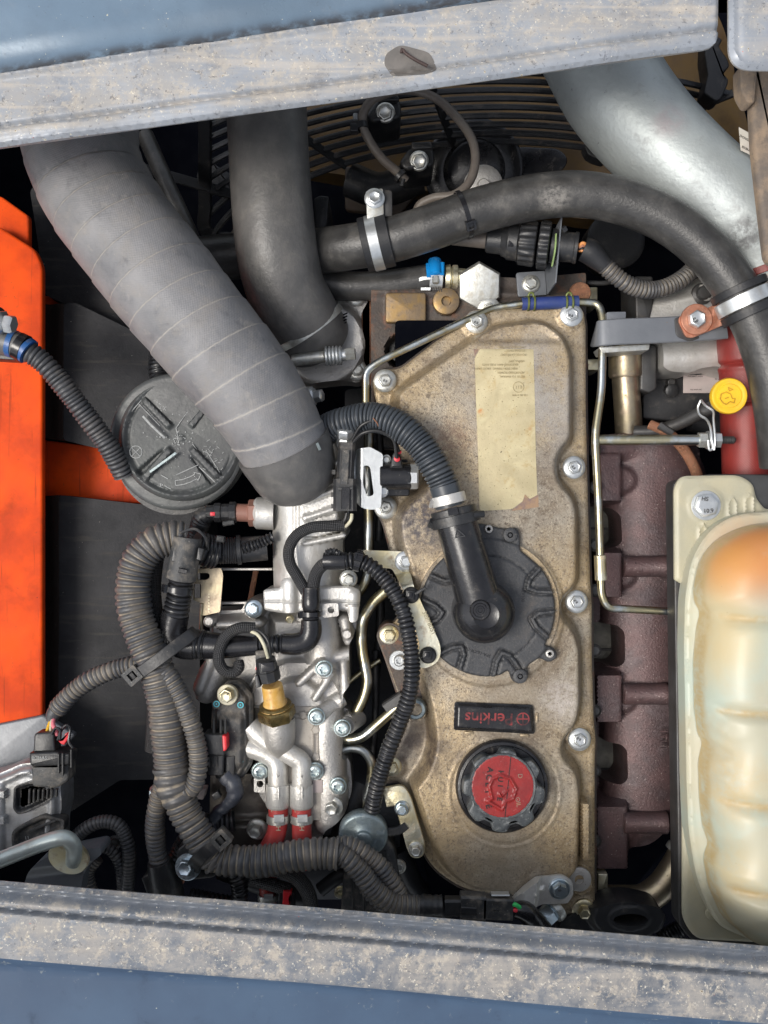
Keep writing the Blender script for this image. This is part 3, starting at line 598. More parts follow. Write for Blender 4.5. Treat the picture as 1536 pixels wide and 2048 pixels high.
# sill along the bottom
SA, SB = (0, 1766), (1536, 1897)
def sillz(P):
    t = -line_t(P, SA, SB)
    x = P[:, 0]
    return 350-9*ss(9, 0, t)-11*np.exp(-((t-20)/9)**2)+4*np.exp(-((t-38)/7)**2)-9*np.exp(-((t-54)/4)**2)+1.6*np.sin(x/170)-26*ss(150, 185, t+8*np.sin(x/400))
def silla(P):
    t = -line_t(P, SA, SB); return np.clip(0.9*np.exp(-((t-3)/4)**2)+1.1*np.exp(-((t-38)/8)**2)+0.08+1.0*ss(56, 64, t)-0.5*ss(120, 150, t+10*np.sin(P[:, 0]/90)), 0, 1)
sill = thing('sill_panel', 'dusty rolled sheet metal sill with blue paint below, across the bottom of the engine', 'panel', (760, 1950, 330))
def sl_(t, x): 
    d = nrm(np.array(SB, float)-SA); n = np.array((-d[1], d[0])); p = np.array(SA)+n*t; return (x, p[1]+(x-p[0])*d[1]/d[0])
G().relief(np.array([sl_(0, -500), sl_(0, 2100), sl_(150, 2100), sl_(150, -500)]), sillz, 3.6, 340, zref=350, atf=silla).build('flange', m_sill, sill)
G().relief(np.array([sl_(150, -500), sl_(150, 2100), (2100, 2800), (-500, 2800)]), sillz, 11, 310, zref=350, atf=lambda P: ss(240, 150, -line_t(P, SA, SB))).build('panel_skin', m_paint2, sill)

# orange frame
fr = thing('machine_frame', 'bright orange painted steel frame upright with a cross member, left of the engine', 'frame', (40, 900, -200))
G().prism(roundpoly([(-260, 440), (0, 454), (70, 498, 14), (85, 532, 12), (85, 1452), (-260, 1580)], 6), -116, -100, 6).build('upright', m_orange, fr)
G().prism(roundpoly([(-260, 372), (2, 392), (58, 432), (58, 560), (-260, 560)], 6), -150, -134, 5).build('upper_upright', m_orange, fr)
G().prism([(60, 876), (410, 922), (410, 1016), (60, 992)], -268, -250, 4).build('cross_member', m_orange, fr)
G().prism([(60, 588), (190, 604), (300, 700), (60, 640)], -315, -300, 3).build('gusset', m_orange, fr)
G().prism(roundpoly([(-260, 1500), (86, 1430), (150, 1470), (86, 1540), (-260, 1700)], 5), -108, -90, 4).build('foot_plate', m_greysteel, fr)
# foam blocks
def fz(z0, a, b): return lambda P: z0+2.5*np.sin(P[:, 0]/37+a)+2.0*np.sin(P[:, 1]/51+b)
f = thing('foam_block', 'black insulation foam block between the orange upright and the wrapped grey hose, topmost', 'insulation', (160, 480, -330), 'black foam insulation blocks')
G().relief(roundpoly([(60, 380), (120, 330), (330, 560), (330, 700), (90, 590)], 10), fz(-250, 1, 2), 14, -420, zref=-250).build('foam', m_foam, f)
f = thing('foam_block', 'black foam block with a scuffed brown edge, between the two orange bars', 'insulation', (200, 740, -300), 'black foam insulation blocks')
G().relief(roundpoly([(128, 607), (150, 605), (345, 700), (345, 935), (240, 908), (126, 880)], 8), fz(-190, 0, 1), 14, -420, zref=-190).build('foam', m_foam, f)
G().relief(roundpoly([(72, 600), (128, 607), (126, 880), (72, 872)], 2), lambda P: -230+40*ss(80, 128, P[:, 0]), 14, -420, zref=-190).build('scuffed_edge', m_foamside, f)
f = thing('foam_block', 'large black foam block below the orange cross member, behind the long grey conduit', 'insulation', (200, 1240, -300), 'black foam insulation blocks')
G().relief(roundpoly([(118, 990), (400, 1022), (400, 1560), (240, 1560), (116, 1640)], 8), fz(-200, 2, 0), 16, -420, zref=-200).build('foam', m_foam, f)
G().relief(roundpoly([(60, 992), (118, 990), (116, 1640), (60, 1660)], 2), lambda P: -240+40*ss(70, 118, P[:, 0]), 14, -420, zref=-200).build('scuffed_edge', m_foamside, f)

# ================================================================== fan guard, shroud, fan
sh = thing('radiator_shroud', 'ochre metal shroud plate behind the black fan guard', 'shroud', (1200, 250, -640))
G().relief(roundpoly([(560, 30), (1420, 30), (1466, 120), (1500, 300), (1480, 340), (1440, 430), (1180, 440), (560, 330)], 14), lambda P: -560+30*np.sin(P[:, 0]/95)+14*np.sin(P[:, 1]/33), 16, -640, zref=-560).build('plate', m_shroud, sh)
gu = thing('fan_guard', 'black guard of concentric wire rings in front of the ochre shroud', 'guard', (1000, 300, -400))
def gp(a, t): return (1000+a*math.sin(t), 541-a*0.4643*math.cos(t), -640+0.55*a*math.cos(t))
for i in range(10):
    a = 556+i*37; t1 = math.asin(min(0.99, (230+i*26)/a)); t0 = -math.asin(min(0.97, 590/a))
    G().tube([gp(a, t0+(t1-t0)*j/40) for j in range(41)], 6.3, 8, 14, smooth=False).build('wire', m_wire, gu)
for tt, w in ((-1.02, 20), (-0.17, 15), (0.42, 15), (-0.6, 15)):
    pts = [gp(a, tt+(0 if tt != 0.42 else (a-556)/37*0.014)) for a in np.linspace(545, 895, 12)]
    G().bar([(p[0], p[1], p[2]+3) for p in pts], w, 9, 2).build('spoke', m_rubberblack, gu)
G().bar([(lambda q: (q[0], q[1], q[2]+3))(gp(a, -math.asin(min(0.97, 590/a)))) for a in np.linspace(556, 889, 12)], 26, 10, 2).build('spoke', m_rubberblack, gu)
# wavy end brackets of the guard
G().prism(roundpoly([(1168, 290), (1192, 284), (1214, 296), (1236, 300), (1226, 312), (1216, 316), (1210, 322), (1190, 316), (1176, 308)], 4), -300, -262, 3).build('end_bracket', m_rubberblack, gu)
G().prism(roundpoly([(1412, 60), (1446, 78), (1438, 92), (1456, 118), (1460, 132), (1446, 145), (1458, 158), (1456, 168), (1444, 196), (1432, 202), (1408, 186), (1416, 150), (1410, 110)], 5), -210, -160, 4).build('end_bracket', m_rubberblack, gu)
G().prism(roundpoly([(392, 352), (410, 300), (432, 330), (470, 352), (468, 385), (448, 376), (436, 386), (424, 374), (402, 372)], 5), -560, -520, 4).build('end_bracket', m_rubberblack, gu)
for p in ((1200, 318), (1130, 300)): pass
fan = thing('fan_hub', 'black fan hub and pulley below the guard rings, behind the arched hose', 'fan', (950, 350, -420))
G().up(945, 345, -430, [(0, 96), (60, 96), (66, 88), (66, 60), (80, 56), (120, 52), (124, 44)], 48, tilt=(-4, 30)).build('pulley', m_blackgloss, fan)
G().up(965, 372, -310, [(0, 40), (26, 38), (30, 30), (30, 12), (44, 10)], 36, tilt=(-4, 26)).build('hub_cap', m_alu, fan)
G().prism(roundpoly([(1000, 300), (1040, 292), (1120, 296), (1140, 320), (1120, 346), (1030, 352)], 18), -420, -400, 4).build('blade', m_blackgloss, fan)
G().tube([(700, 360, -420), (760, 380, -410), (840, 352, -400)], 34, 20, 14).build('blade', m_black, fan)
G().prism(roundpoly([(690, 330), (850, 370), (800, 430), (690, 420)], 10), -520, -500, 4).build('pump_body', M('brown cast', (0.06, 0.04, 0.025), 0.6), fan)
G().prism(roundpoly([(628, 396), (640, 390), (658, 392), (654, 448), (644, 464), (630, 462)], 4), -300, -120, 4).build('idler_bracket', m_black, None, 'black ribbed idler bracket standing between the two fat black hoses', 'bracket')
# black rubber mounts with bolts
for (x, y, s_, lb) in ((775, 222, 1.0, 'black guard mount with a silver bolt, upper one inside the taupe tube loop'), (842, 318, 1.0, 'black guard mount with a silver bolt, lower one above the arched hose')):
    mt = thing('guard_mount', lb, 'mount', (x, y, -150), 'black guard mounts')
    G().prism(roundpoly([(x-44, y+6), (x-24, y-22), (x-4, y-30), (x+22, y-30), (x+28, y-6), (x+26, y+14), (x, y+18), (x-34, y+22)], 9), -240, -120, 7).build('rubber_block', m_black, mt)
    G().prism(roundpoly([(x-20, y-34), (x+20, y-36), (x+24, y-22), (x-18, y-20)], 4), -240, -112, 3).build('cap', m_black, mt)
    bolt(mt, x-4, y+4, -122, 15, 30, m_zinc, 1.3, tilt=(-4, 38))
# dark hose stub at top left
G().tube([(290, 270, -330), (330, 360, -300), (372, 452, -290), (384, 480, -300)], 17, 16, 8).build('drain_hose', m_rubber2, None, 'dark hose stub in the shade between the two fat grey hoses', 'hose')
G().prism(roundpoly([(40, 290), (70, 290), (100, 400), (96, 402), (60, 330)], 3), -200, -100, 2).build('splash_shield', m_darksteel, None, 'dark metal shield edge beside the upper end of the wrapped hose', 'shield')

# ================================================================== big hoses at the top
def wrapprof(s, th, L):
    q = (s/58.0-th/(2*math.pi)+0.25*np.sin(s/260)) % 1.0
    return 2.5*(1-q)+1.3*np.sin(s/70+th)+0.9*np.sin(s/33-2*th)+0.5*np.sin(3*th+s/50), 1-np.exp(-((q-0.0)/0.03)**2)-np.exp(-((q-1.0)/0.022)**2)
ih = thing('intake_hose', 'fat grey cloth wrapped intake hose curving down from the hood edge to the silver casting', 'hose', (400, 620, 60))
G().tube([(140, 150, 60, 118), (156, 235, 70, 118), (163, 300, 80, 113), (185, 368, 90, 109), (238, 452, 105, 109), (299, 530, 115, 109), (368, 616, 122, 108), (438, 703, 122, 105), (500, 780, 112, 100), (544, 850, 96, 94), (572, 905, 78, 86), (580, 925, 70, 82)],
         None, 64, 2.6, wrapprof).build('wrapped_tube', m_wrap, ih, sharp=60)
G().tube([(566, 890, 78, 97), (577, 914, 68, 93), (586, 936, 56, 87), (590, 946, 44, 82)], None, 48, 5).build('cuff', m_rubber, ih)
hoop((578, 918), (0.32, 0.95), 89, 9, 62, 3, m_rubber2, ih, 'cuff_lip', tiltz=-0.35)
for i, (x0, y0, x1, y1) in enumerate(((577, 866, 590, 862), (634, 886, 640, 900), (618, 912, 620, 922))):
    zz = 172-0.5*abs(x0-590)-(y0-850)*0.28
    G().bar([(x0, y0, zz), (x1, y1, zz-2)], 6, 3, 0.5, smooth=False).build('paint_mark', M('blue grey chalk', (0.17, 0.205, 0.21), 0.8) if i == 0 else bpy.data.materials['blue grey chalk'], ih)
rh = thing('radiator_hose', 'fat smooth black radiator hose bending down to the clamped outlet', 'hose', (560, 480, -40))
G().tube([(532, 140, 0, 80), (534, 230, 8, 80), (539, 330, 14, 80), (546, 430, 16, 81), (556, 515, 8, 81), (572, 580, -14, 79), (598, 628, -44, 77), (618, 660, -76, 75), (628, 676, -96, 74)], None, 56, 7).build('hose_tube', m_rubber, rh)
# worm clamp at its end
cl = thing('worm_clamp', 'steel worm drive clamp with a ribbed screw round the fat black hose end', 'clamp', (650, 690, -60))
hoop((612, 655), (0.55, 0.80), 80, 15, -70, 3, m_zinc, cl, tiltz=-0.35)
for q in range(12):
    t = -0.95+q*0.11
    x = 631+38+80*0.55*math.cos(t)*0.9; y = 668-52*math.sin(-t)-20
    G().bar([(674+q*1.9-q*q*0.05-2, 700-q*6.4, -62+q*1.2), (682+q*1.9-q*q*0.05-2, 696-q*6.4, -70+q*1.2)], 2.6, 2, 0.3, smooth=False).build('slot', m_void, cl)
G().lathe((584, 722, -30), (655, 712, -22), [(0, 10), (2, 12), (66, 12), (68, 14)], 20).build('screw_housing', m_zinc, cl)
G().lathe((650, 713, -22), (700, 709, -20), [(0, 14), (2, 20), (5, 20), (7, 15), (9, 20), (12, 20), (14, 15), (16, 20), (19, 20), (21, 15), (23, 20), (26, 20), (28, 15), (30, 20), (33, 19), (35, 12), (42, 12)], 24).build('spring', m_zincclean, cl)
G().lathe((690, 709, -20), (715, 707, -19), [(0, 12), (2, 13), (20, 13), (21, 10)], 6, 0.4).build('screw_head', m_zinc, cl)
# thermostat housing flange
th_ = thing('thermostat_housing', 'light grey cast outlet housing under the end of the fat black hose', 'housing', (670, 680, -110))
def thz(P):
    z = np.full(len(P), -122.0); d = np.hypot(P[:, 0]-650, P[:, 1]-690)
    z = np.maximum(z, -122+26*ss(92, 76, d)); z = np.maximum(z, boss(P, (712, 591), 20, -112, 4, -122)); z = np.maximum(z, boss(P, (714, 741), 20, -112, 4, -122)); return z
G().relief(roundpoly([(600, 590), (650, 580), (700, 572), (730, 576), (738, 600), (722, 625), (724, 660), (732, 690), (726, 720), (738, 744), (722, 766), (690, 762), (620, 770), (560, 740), (560, 620)], 12), thz, 5, -190, zref=-120).build('flange', m_alu, th_)
bolt(th_, 712, 591, -112, 13, 12, m_zinc); bolt(th_, 714, 741, -112, 13, 12, m_zinc)
G().prism(roundpoly([(722, 574), (747, 580), (744, 640), (748, 700), (744, 770), (724, 772), (738, 744), (722, 712), (732, 690), (722, 660), (722, 625), (738, 600)], 4), -200, -128, 2).build('gasket', m_rust, th_)

# bypass hose under, arched heater hose over
bh = thing('bypass_hose', 'short black hose running right to the blue clamp and the big hexagon fitting', 'hose', (760, 560, -90))
G().tube([(600, 560, -90), (680, 572, -85), (760, 571, -80), (830, 562, -75), (868, 556, -72)], 29, 32, 8).build('hose_tube', m_rubber2, bh)
text('1997X', 722, 564, -55.5, 11, m_darksteel, bh, 2, 0.3, 'faint_print')
bc = thing('blue_clamp', 'sky blue and silver hose clamp beside the big hexagon fitting', 'clamp', (872, 556, -70))
hoop((872, 556), (1, 0.06), 29.5, 26, -72, 3, m_zincclean, bc)
G().lathe((869, 519, -52), (871, 556, -40), [(0, 10), (2, 13), (20, 14), (34, 13), (37, 9)], 16).build('screw_housing', m_blueclip, bc)
G().bar([(856, 528, -46), (858, 556, -42)], 9, 10, 2, smooth=False).build('lug', m_blueclip, bc); G().bar([(884, 526, -46), (884, 552, -42)], 9, 10, 2, smooth=False).build('lug', m_blueclip, bc)
G().lathe((871, 553, -38), (872, 572, -36), [(0, 7), (14, 7), (15, 4)], 6).build('screw_head', m_zinc, bc)
G().bar([(861, 556, -40), (842, 558, -44), (832, 564, -52)], 8, 3, 1).build('band_tail', m_zincclean, bc); G().bar([(861, 578, -46), (842, 578, -50)], 7, 3, 1).build('band_tail', m_zincclean, bc)
for q in range(5): G().bar([(866+q*4.4, 584, -45), (863+q*4.4, 574, -43)], 1.4, 2, 0.2, smooth=False).build('slot', m_darksteel, bc)
G().lathe((890, 556, -72), (928, 557, -72), [(0, 25), (9, 27), (11, 22), (13, 22), (15, 26), (24, 26), (26, 20), (40, 19)], 28).build('hose_barb', m_yzinc, bc)
bj = thing('hexagon_fitting', 'very large hexagonal zinc plug fitting above the rocker cover', 'fitting', (950, 560, -90))
G().up(962, 584, -125, [(0, 24), (60, 24)], 28, tilt=(-5, 25)).build('stem', m_darksteel, bj)
G().up(958, 570, -80, [(0, 42), (3, 46.5), (40, 46.5), (45, 43), (45.6, 40)], 6, phase=R_(90), tilt=(-8, 30)).build('hexagon', m_zinc, bj)

hh = thing('heater_hose', 'long black hose arching over the top of the engine and down the right side', 'hose', (1100, 420, 60))
G().tube([(400, 520, -100), (480, 512, -100), (560, 508, -96), (630, 503, -50), (700, 494, 0), (780, 480, 26), (870, 452, 42), (960, 420, 56), (1060, 396, 66), (1150, 388, 74), (1240, 402, 82), (1330, 438, 90), (1405, 494, 96), (1462, 562, 100), (1506, 640, 98), (1538, 730, 92), (1556, 830, 85), (1566, 930, 70)], 45, 40, 8).build('hose_tube', m_rubber2, hh)
pc = thing('hose_clip', 'rubber lined silver P clip with bolted lug on the arched hose', 'clip', (752, 480, 30))
hoop((734, 489), (1, -0.22), 45.5, 16, 18, 8, m_rubberblack, pc, 'rubber_liner', tiltz=0.1); hoop((770, 481), (1, -0.22), 45.5, 22, 24, 8, m_rubberblack, pc, 'rubber_liner', tiltz=0.1)
hoop((750, 486), (1, -0.22), 52, 21, 20, 3, m_zincclean, pc, 'band', tiltz=0.1)
G().prism(roundpoly([(731, 382, 5), (766, 376, 5), (768, 436, 3), (734, 440, 3)], 5), 52, 58, 1.5).build('lug', m_zinc, pc)
G().prism(roundpoly([(766, 379, 5), (784, 381, 5), (785, 432, 3), (768, 434, 3)], 5), 20, 50, 1.5).build('lug', m_darksteel, pc)
bolt(pc, 749, 398, 58, 14, 13, m_zincclean, 1.45)
ziptie('cable_tie', 'thin black cable tie round the arched hose, above the round plug', (927, 430), (1, -0.35), 46, 50, 9, (-0.55, 0.62), headw=19)
# taupe vacuum tube
G().tube([(812, 362, -120), (790, 340, -110), (765, 318, -100), (738, 280, -85), (724, 242, -70), (736, 208, -60), (770, 188, -55), (818, 180, -50), (870, 196, -45), (918, 240, -30), (946, 285, -10), (950, 330, 0), (936, 368, 8), (908, 390, 10), (868, 396, 0), (840, 410, -10), (832, 426, -20)], 9, 14, 5).build('vacuum_tube', m_tanhose, None, 'thin taupe rubber tube looping in front of the fan guard', 'tube')
tc = thing('tube_clip', 'small black clip on the taupe tube loop, left of the upper bolt', 'clip', (716, 250, -60))
hoop((722, 252), (0.2, 1), 10, 12, -72, 4, m_black, tc, 'band'); G().prism(rect(700, 246, 716, 262, 3), -80, -60, 2).build('lug', m_black, tc); G().lathe((711, 228, -66), (711, 246, -66), [(0, 5), (12, 5), (13, 3)], 12).build('pin', m_zincclean, tc)
tc = thing('tube_clip', 'small black clip on the lower left end of the taupe tube', 'clip', (806, 360, -115))
hoop((800, 352), (0.7, 0.7), 10, 10, -115, 4, m_black, tc, 'band'); G().bar([(806, 358, -110), (803, 372, -112)], 8, 8, 2, smooth=False).build('lug', m_black, tc)

# charge air pipe
cp = thing('charge_air_pipe', 'fat silver charge air pipe curving from the hood edge to the right side', 'pipe', (1360, 280, 0))
G().tube([(1146, 20, -70, 106), (1188, 100, -55, 106), (1232, 184, -35, 105), (1296, 265, -15, 101), (1371, 339, 5, 98), (1446, 404, 20, 95), (1500, 460, 25, 95), (1530, 530, 20, 86), (1545, 590, 10, 82)], None, 56, 7,
         prof=lambda s, th, L: (1.6*np.exp(-(np.cos(th-0.7)*40)**2/2)*(np.sin(th-0.7) > 0)+0*s, 1+0*s*th)).build('pipe_tube', m_silverpipe, cp)
G().prism([(1478, 254), (1510, 272), (1512, 315), (1482, 300)], 92, 94, 0.5).build('sticker', m_sticker, cp)
text('DONGSUNG', 1496, 280, 95, 6.5, m_ink, cp, 28, 0.2, 'print'); text('32150-C0560', 1497, 300, 95, 5.5, m_ink, cp, 28, 0.2, 'print', bold=0.02)
cc = thing('hose_coupler', 'white and red banded coupler at the end of the silver pipe, right edge', 'coupler', (1530, 540, 20))
hoop((1534, 536), (0.35, 1), 90, 14, 20, 4, m_red, cc, 'red_band', tiltz=-0.1); hoop((1540, 556), (0.35, 1), 88, 18, 16, 3, m_sticker, cc, 'white_band', tiltz=-0.1)
st = thing('hinge_strap', 'mud caked steel strap running down the right edge beside the silver pipe', 'strap', (1520, 260, 180))
G().prism(roundpoly([(1480, 128, 10), (1516, 128, 4), (1510, 205, 10), (1496, 206, 14), (1482, 180, 10)], 10), 190, 225, 4).build('hinge_lug', m_mudstrap, st)
G().prism(roundpoly([(1506, 134, 4), (1600, 120, 4), (1600, 560, 4), (1534, 520, 12), (1522, 420, 30), (1508, 300, 30), (1503, 210, 30)], 10), 184, 205, 10, 5).build('arm', m_mudstrap, st)
# ================================================================== cylinder head and block behind the cover
hd = thing('cylinder_head', 'brown oily cast iron cylinder head showing above the rocker cover', 'cylinder head', (900, 700, -120))
def headz(P):
    z = np.full(len(P), -62.0)
    z = np.maximum(z, plateau(P, rect(770, 584, 853, 646, 6), -50, 7, -62))
    d = np.hypot(P[:, 0]-892, P[:, 1]-604); z = np.where(d < 27, np.maximum(z, -62+14*ss(27, 22, d)), z); z = np.where(d < 9, -80, z)
    z = np.maximum(z, -62+9*np.exp(-((P[:, 1]-560-0.03*P[:, 0])/10)**2))
    d = np.hypot(P[:, 0]-806, P[:, 1]-702); z = z-70*ss(38, 22, d)
    z = z+2.2*np.sin(P[:, 0]/31)*np.sin(P[:, 1]/27); return z
G().relief(roundpoly([(742, 560), (880, 548), (1035, 556), (1172, 545), (1173, 640), (1180, 900), (742, 900)], 5), headz, 5, -330, zref=-60).build('casting', m_head, hd)
G().prism(rect(771, 585, 852, 645, 6), -60, -47.5, 3).build('machined_pad', M('oily gold machined pad', (0.34, 0.22, 0.09), 0.42, 0.6, col2=(0.26, 0.19, 0.12), vs=18, dirt=[((0.09, 0.06, 0.04), 10, 0.55, 0.72, 0.6)], bump=(0.4, 4)), hd)
G().up(892, 604, -55, [(0, 27), (9, 26), (10, 24), (10, 10), (2, 9)], 32).build('boss_ring', bpy.data.materials['oily gold machined pad'], hd)
G().up(806, 704, -128, [(0, 30), (30, 28), (32, 20), (32, 18), (50, 16)], 24).build('socket', m_black, hd)
G().up(1160, 586, -52, [(0, 22), (6, 20), (7, 15)], 24).build('core_plug', m_rust, hd)
bolt(hd, 977, 617, -48, 12, 22, m_zinc, 1.9, tilt=(-5, 20))
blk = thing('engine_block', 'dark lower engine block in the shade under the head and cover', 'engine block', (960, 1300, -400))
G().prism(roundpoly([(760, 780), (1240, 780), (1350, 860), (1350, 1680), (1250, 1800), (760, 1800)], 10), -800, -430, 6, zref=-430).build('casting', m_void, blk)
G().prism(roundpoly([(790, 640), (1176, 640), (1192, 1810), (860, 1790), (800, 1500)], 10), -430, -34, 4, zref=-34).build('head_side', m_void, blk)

# ================================================================== rocker cover
rc = thing('rocker_cover', 'large tan cast metal rocker cover, oil stained, with silver bolts round its flange', 'rocker cover', (975, 1230, 0))
OUT = roundpoly([(926, 640, 16), (940, 622, 14), (1120, 612, 20), (1160, 612, 26), (1172, 642, 16), (1172, 800, 10), (1176, 980, 10), (1181, 1160, 8), (1184, 1210, 8), (1184, 1300, 8), (1188, 1440, 8), (1192, 1480, 8), (1190, 1520, 8), (1190, 1800, 8), (1193, 1836, 22), (1160, 1842, 14), (1128, 1832, 10),
                 (1060, 1795, 20), (930, 1782, 40), (868, 1740, 30), (838, 1690, 30), (828, 1640, 30), (800, 1560, 16), (764, 1566, 14), (752, 1520, 20), (790, 1500, 20), (818, 1450, 20), (800, 1400, 20), (770, 1310, 14), (752, 1264, 18), (800, 1240, 20),
                 (798, 1150, 20), (782, 1104, 10), (768, 1048, 14), (744, 1004, 20), (784, 985, 18), (800, 925, 20), (796, 880, 20), (764, 850, 20), (742, 760, 18), (766, 738, 16), (800, 738, 14)], 10)
BODY = roundpoly([(985, 648, 30), (1080, 636, 30), (1128, 672, 18), (1146, 716, 16), (1146, 850, 20), (1146, 884, 16), (1117, 918, 16), (1117, 955, 18), (1148, 988, 20), (1157, 1020, 16), (1158, 1156, 20), (1148, 1180, 18), (1124, 1202, 14), (1126, 1222, 14), (1152, 1250, 20), (1164, 1290, 20), (1164, 1400, 20), (1157, 1442, 18), (1130, 1474, 16), (1128, 1494, 14), (1158, 1526, 24), (1164, 1566, 16),
                  (1160, 1722, 20), (1146, 1744, 14), (1128, 1762, 14), (1108, 1790, 20), (1040, 1784, 20), (930, 1772, 50), (878, 1730, 40), (846, 1660, 40), (812, 1560, 16), (838, 1530, 30), (856, 1480, 40), (846, 1400, 40), (820, 1330, 20), (805, 1260, 20), (815, 1190, 20), (800, 1120, 16), (786, 1080, 18), (784, 1030, 18), (806, 1000, 18), (846, 968, 20), (854, 925, 20), (836, 894, 16), (796, 876, 20), (780, 820, 14), (782, 784, 14), (810, 762, 14), (940, 672, 14)], 14)
def coverz(P):
    d = sdf(P, BODY); do = sdf(P, OUT)
    z = 52*ss(-2, 20, d)+4*ss(20, 130, d)+2.2*ss(5, 0, np.abs(d+9))*0
    z = z-7*ss(2, -1, do)*0-4*ss(5, 0, do)
    z = np.maximum(z, 0-4*ss(5, 0, do))
    for (x, y, r) in ((952, 645, 26), (1142, 631, 26), (770, 762, 24), (771, 1015, 24), (1147, 935, 25), (1152, 1203, 25), (1158, 1478, 25), (1165, 1818, 24), (778, 1270, 24), (785, 1532, 24)):
        q = np.hypot(P[:, 0]-x, P[:, 1]-y); z = z*(1-ss(r+5, r-3, q))+5*ss(r+5, r-3, q)
    q = np.hypot(P[:, 0]-1158, P[:, 1]-1758); z = np.where(q < 30, np.maximum(z*(1-ss(28, 24, q)), 26*ss(27, 22, q)), z); z = np.where(q < 9, 6, z)
    # seat rings under the breather cover and the filler cap
    q = np.hypot(P[:, 0]-975, P[:, 1]-1218); z = z+5*ss(146, 141, q)
    q = np.hypot(P[:, 0]-1003, P[:, 1]-1567); z = z+2.2*np.exp(-((q-108)/2.4)**2)+3*ss(102, 96, q)
    # shallow step at the head end, rib along the edge
    z = z-9*ss(700, 684, P[:, 1]+0.0*P[:, 0])*ss(10, 30, d)
    z = np.maximum(z, np.where((np.abs(P[:, 0]-1163) < 7) & (P[:, 1] > 1594) & (P[:, 1] < 1706), 42, -99))
    q = np.hypot(P[:, 0]-831, P[:, 1]-1416); z = np.where(q < 24, np.maximum(z, 30*ss(24, 20, q)), z)
    return z
G().relief(OUT, coverz, 4.2, -34).build('body', m_cover, rc, sharp=55)
G().prism(offset(np.array(OUT), -3.5), -44, -30, 1).build('gasket', m_head, rc)
BM = dict(r=13.5, h=13)
for (x, y) in ((952, 645), (1142, 631), (770, 762), (771, 1015), (1147, 935), (1152, 1203), (1158, 1478)):
    bolt(rc, x, y, 5, mat=m_zincclean if x > 1140 else m_zinc, mark=('8.8', 7, random.random()*360), fl=1.7, **BM)
bolt(rc, 1166, 1818, 5, 13, 20, m_yzinc, 1.75, tilt=(3, 12)); bolt(rc, 778, 1270, 5, 13, 15, m_yzinc, 1.55)
bolt(rc, 784, 1532, 4, 13, 16, m_yzinc, 1.5, tilt=(-3, 8))
G().up(831, 1416, 20, [(0, 22), (12, 21), (16, 18), (16, 13), (4, 12)], 32).build('grommet', m_capsteel, rc)
G().up(1158, 1758, 24, [(0, 25), (3, 24), (4, 21), (4, 9.5), (-14, 8)], 32).build('bolt_hole_ring', m_alu, rc)

lp = thing('foil_label', 'yellowed oil stained foil label with a torn corner on the rocker cover', 'label', (1015, 855, 58))
def labz(P): return coverz(P)+1.1
LB = [(965, 690), (1064, 682), (1067, 684), (1069, 760), (1072, 900), (1075, 990), (1060, 998), (1050, 988), (1046, 1002), (1024, 1018), (963, 1022), (959, 1018), (956, 900), (952, 800), (950, 716)]
G().relief(roundpoly(LB, 2), labz, 6, 40, zref=57).build('foil', m_label, lp)
G().relief(roundpoly([(1024, 1020), (1046, 1003), (1050, 985), (1061, 984), (1062, 997), (1077, 989), (1078, 1014), (1024, 1022)], 2), lambda P: coverz(P)+0.8, 5, 40, zref=57).build('torn_corner', m_torn, lp)
G().relief(roundpoly([(947, 694), (962, 690), (950, 712)], 1), lambda P: coverz(P)+0.8, 5, 40, zref=57).build('torn_corner', m_torn, lp)
zl = float(coverz(np.array([[1010., 850.]]))[0])+1.5
rows = ((694, 'EMISSION CONTROL'), (701, 'ENGINE FAMILY'), (709, 'POWER CATEGORY'), (722, 'USEFUL LIFE'), (729, 'IDLE SPEED RPM  FUEL RATE'), (737, 'INJECTION TIMING  VALVE LASH'), (745, 'ADVERTISED POWER'), (753, 'REFER TO MANUAL'))
for y, s_ in rows: text(s_, 1060-len(s_)*2.4, y, zl, 5.8, m_labelprint, lp, 180, 0.15, 'print')
text('E11', 1037, 774, zl, 9, m_labelprint, lp, 180, 0.15, 'print')
def ring(x, y, z, r, w, h, mat, par, name, n=40, tilt=(0, 0)):
    g = G(); g.up(x, y, z, [(0, r), (h, r), (h, r-w), (0, r-w)], n, tilt=tilt); return g.build(name, mat, par)
def annulus(x, y, z, r, w, h, mat, par, name, n=48):
    return G().relief(circ(x, y, r, n), lambda P: np.full(len(P), z+h), max(2, w), z-2, holes=[circ(x, y, r-w, n)], zref=z).build(name, mat, par)
annulus(1037, 774, zl, 11, 1, 0.2, m_labelprint, lp, 'printed_circle', 28)
text('T26 IN 07890', 1040, 790, zl, 5.5, m_labelprint, lp, 180, 0.15, 'print')

# ------------------------------------------------------------------ breather cover
br = thing('breather_cover', 'round black plastic breather cover with a domed elbow outlet on the rocker cover', 'breather cover', (975, 1218, 62))
BX, BY = 975, 1218
lug = [(938, 1052, 6), (960, 1046, 8), (1000, 1056, 10), (1016, 1058, 4), (1035, 1054, 8), (1042, 1076, 10), (1040, 1100, 4), (1088, 1140, 4)]
rim = [(BX+135*math.cos(a), BY+135*math.sin(a)) for a in np.linspace(R_(-38), R_(32), 14)]
lug2 = [(1092, 1290, 4), (1112, 1298, 8), (1116, 1316, 8), (1098, 1326, 8), (1080, 1316, 6), (1055, 1330, 8), (1058, 1356, 8), (1040, 1370, 10), (1024, 1362, 8), (1016, 1340, 6), (1000, 1350, 5)]
rim2 = [(BX+135*math.cos(a), BY+135*math.sin(a)) for a in np.linspace(R_(84), R_(245), 26)]
BO = roundpoly(lug+[(x, y, 2) for x, y in rim]+lug2+[(x, y, 2) for x, y in rim2], 4)
def notch(cx, cy, a):   # hooked radial ridge outlines
    return None
NT = []
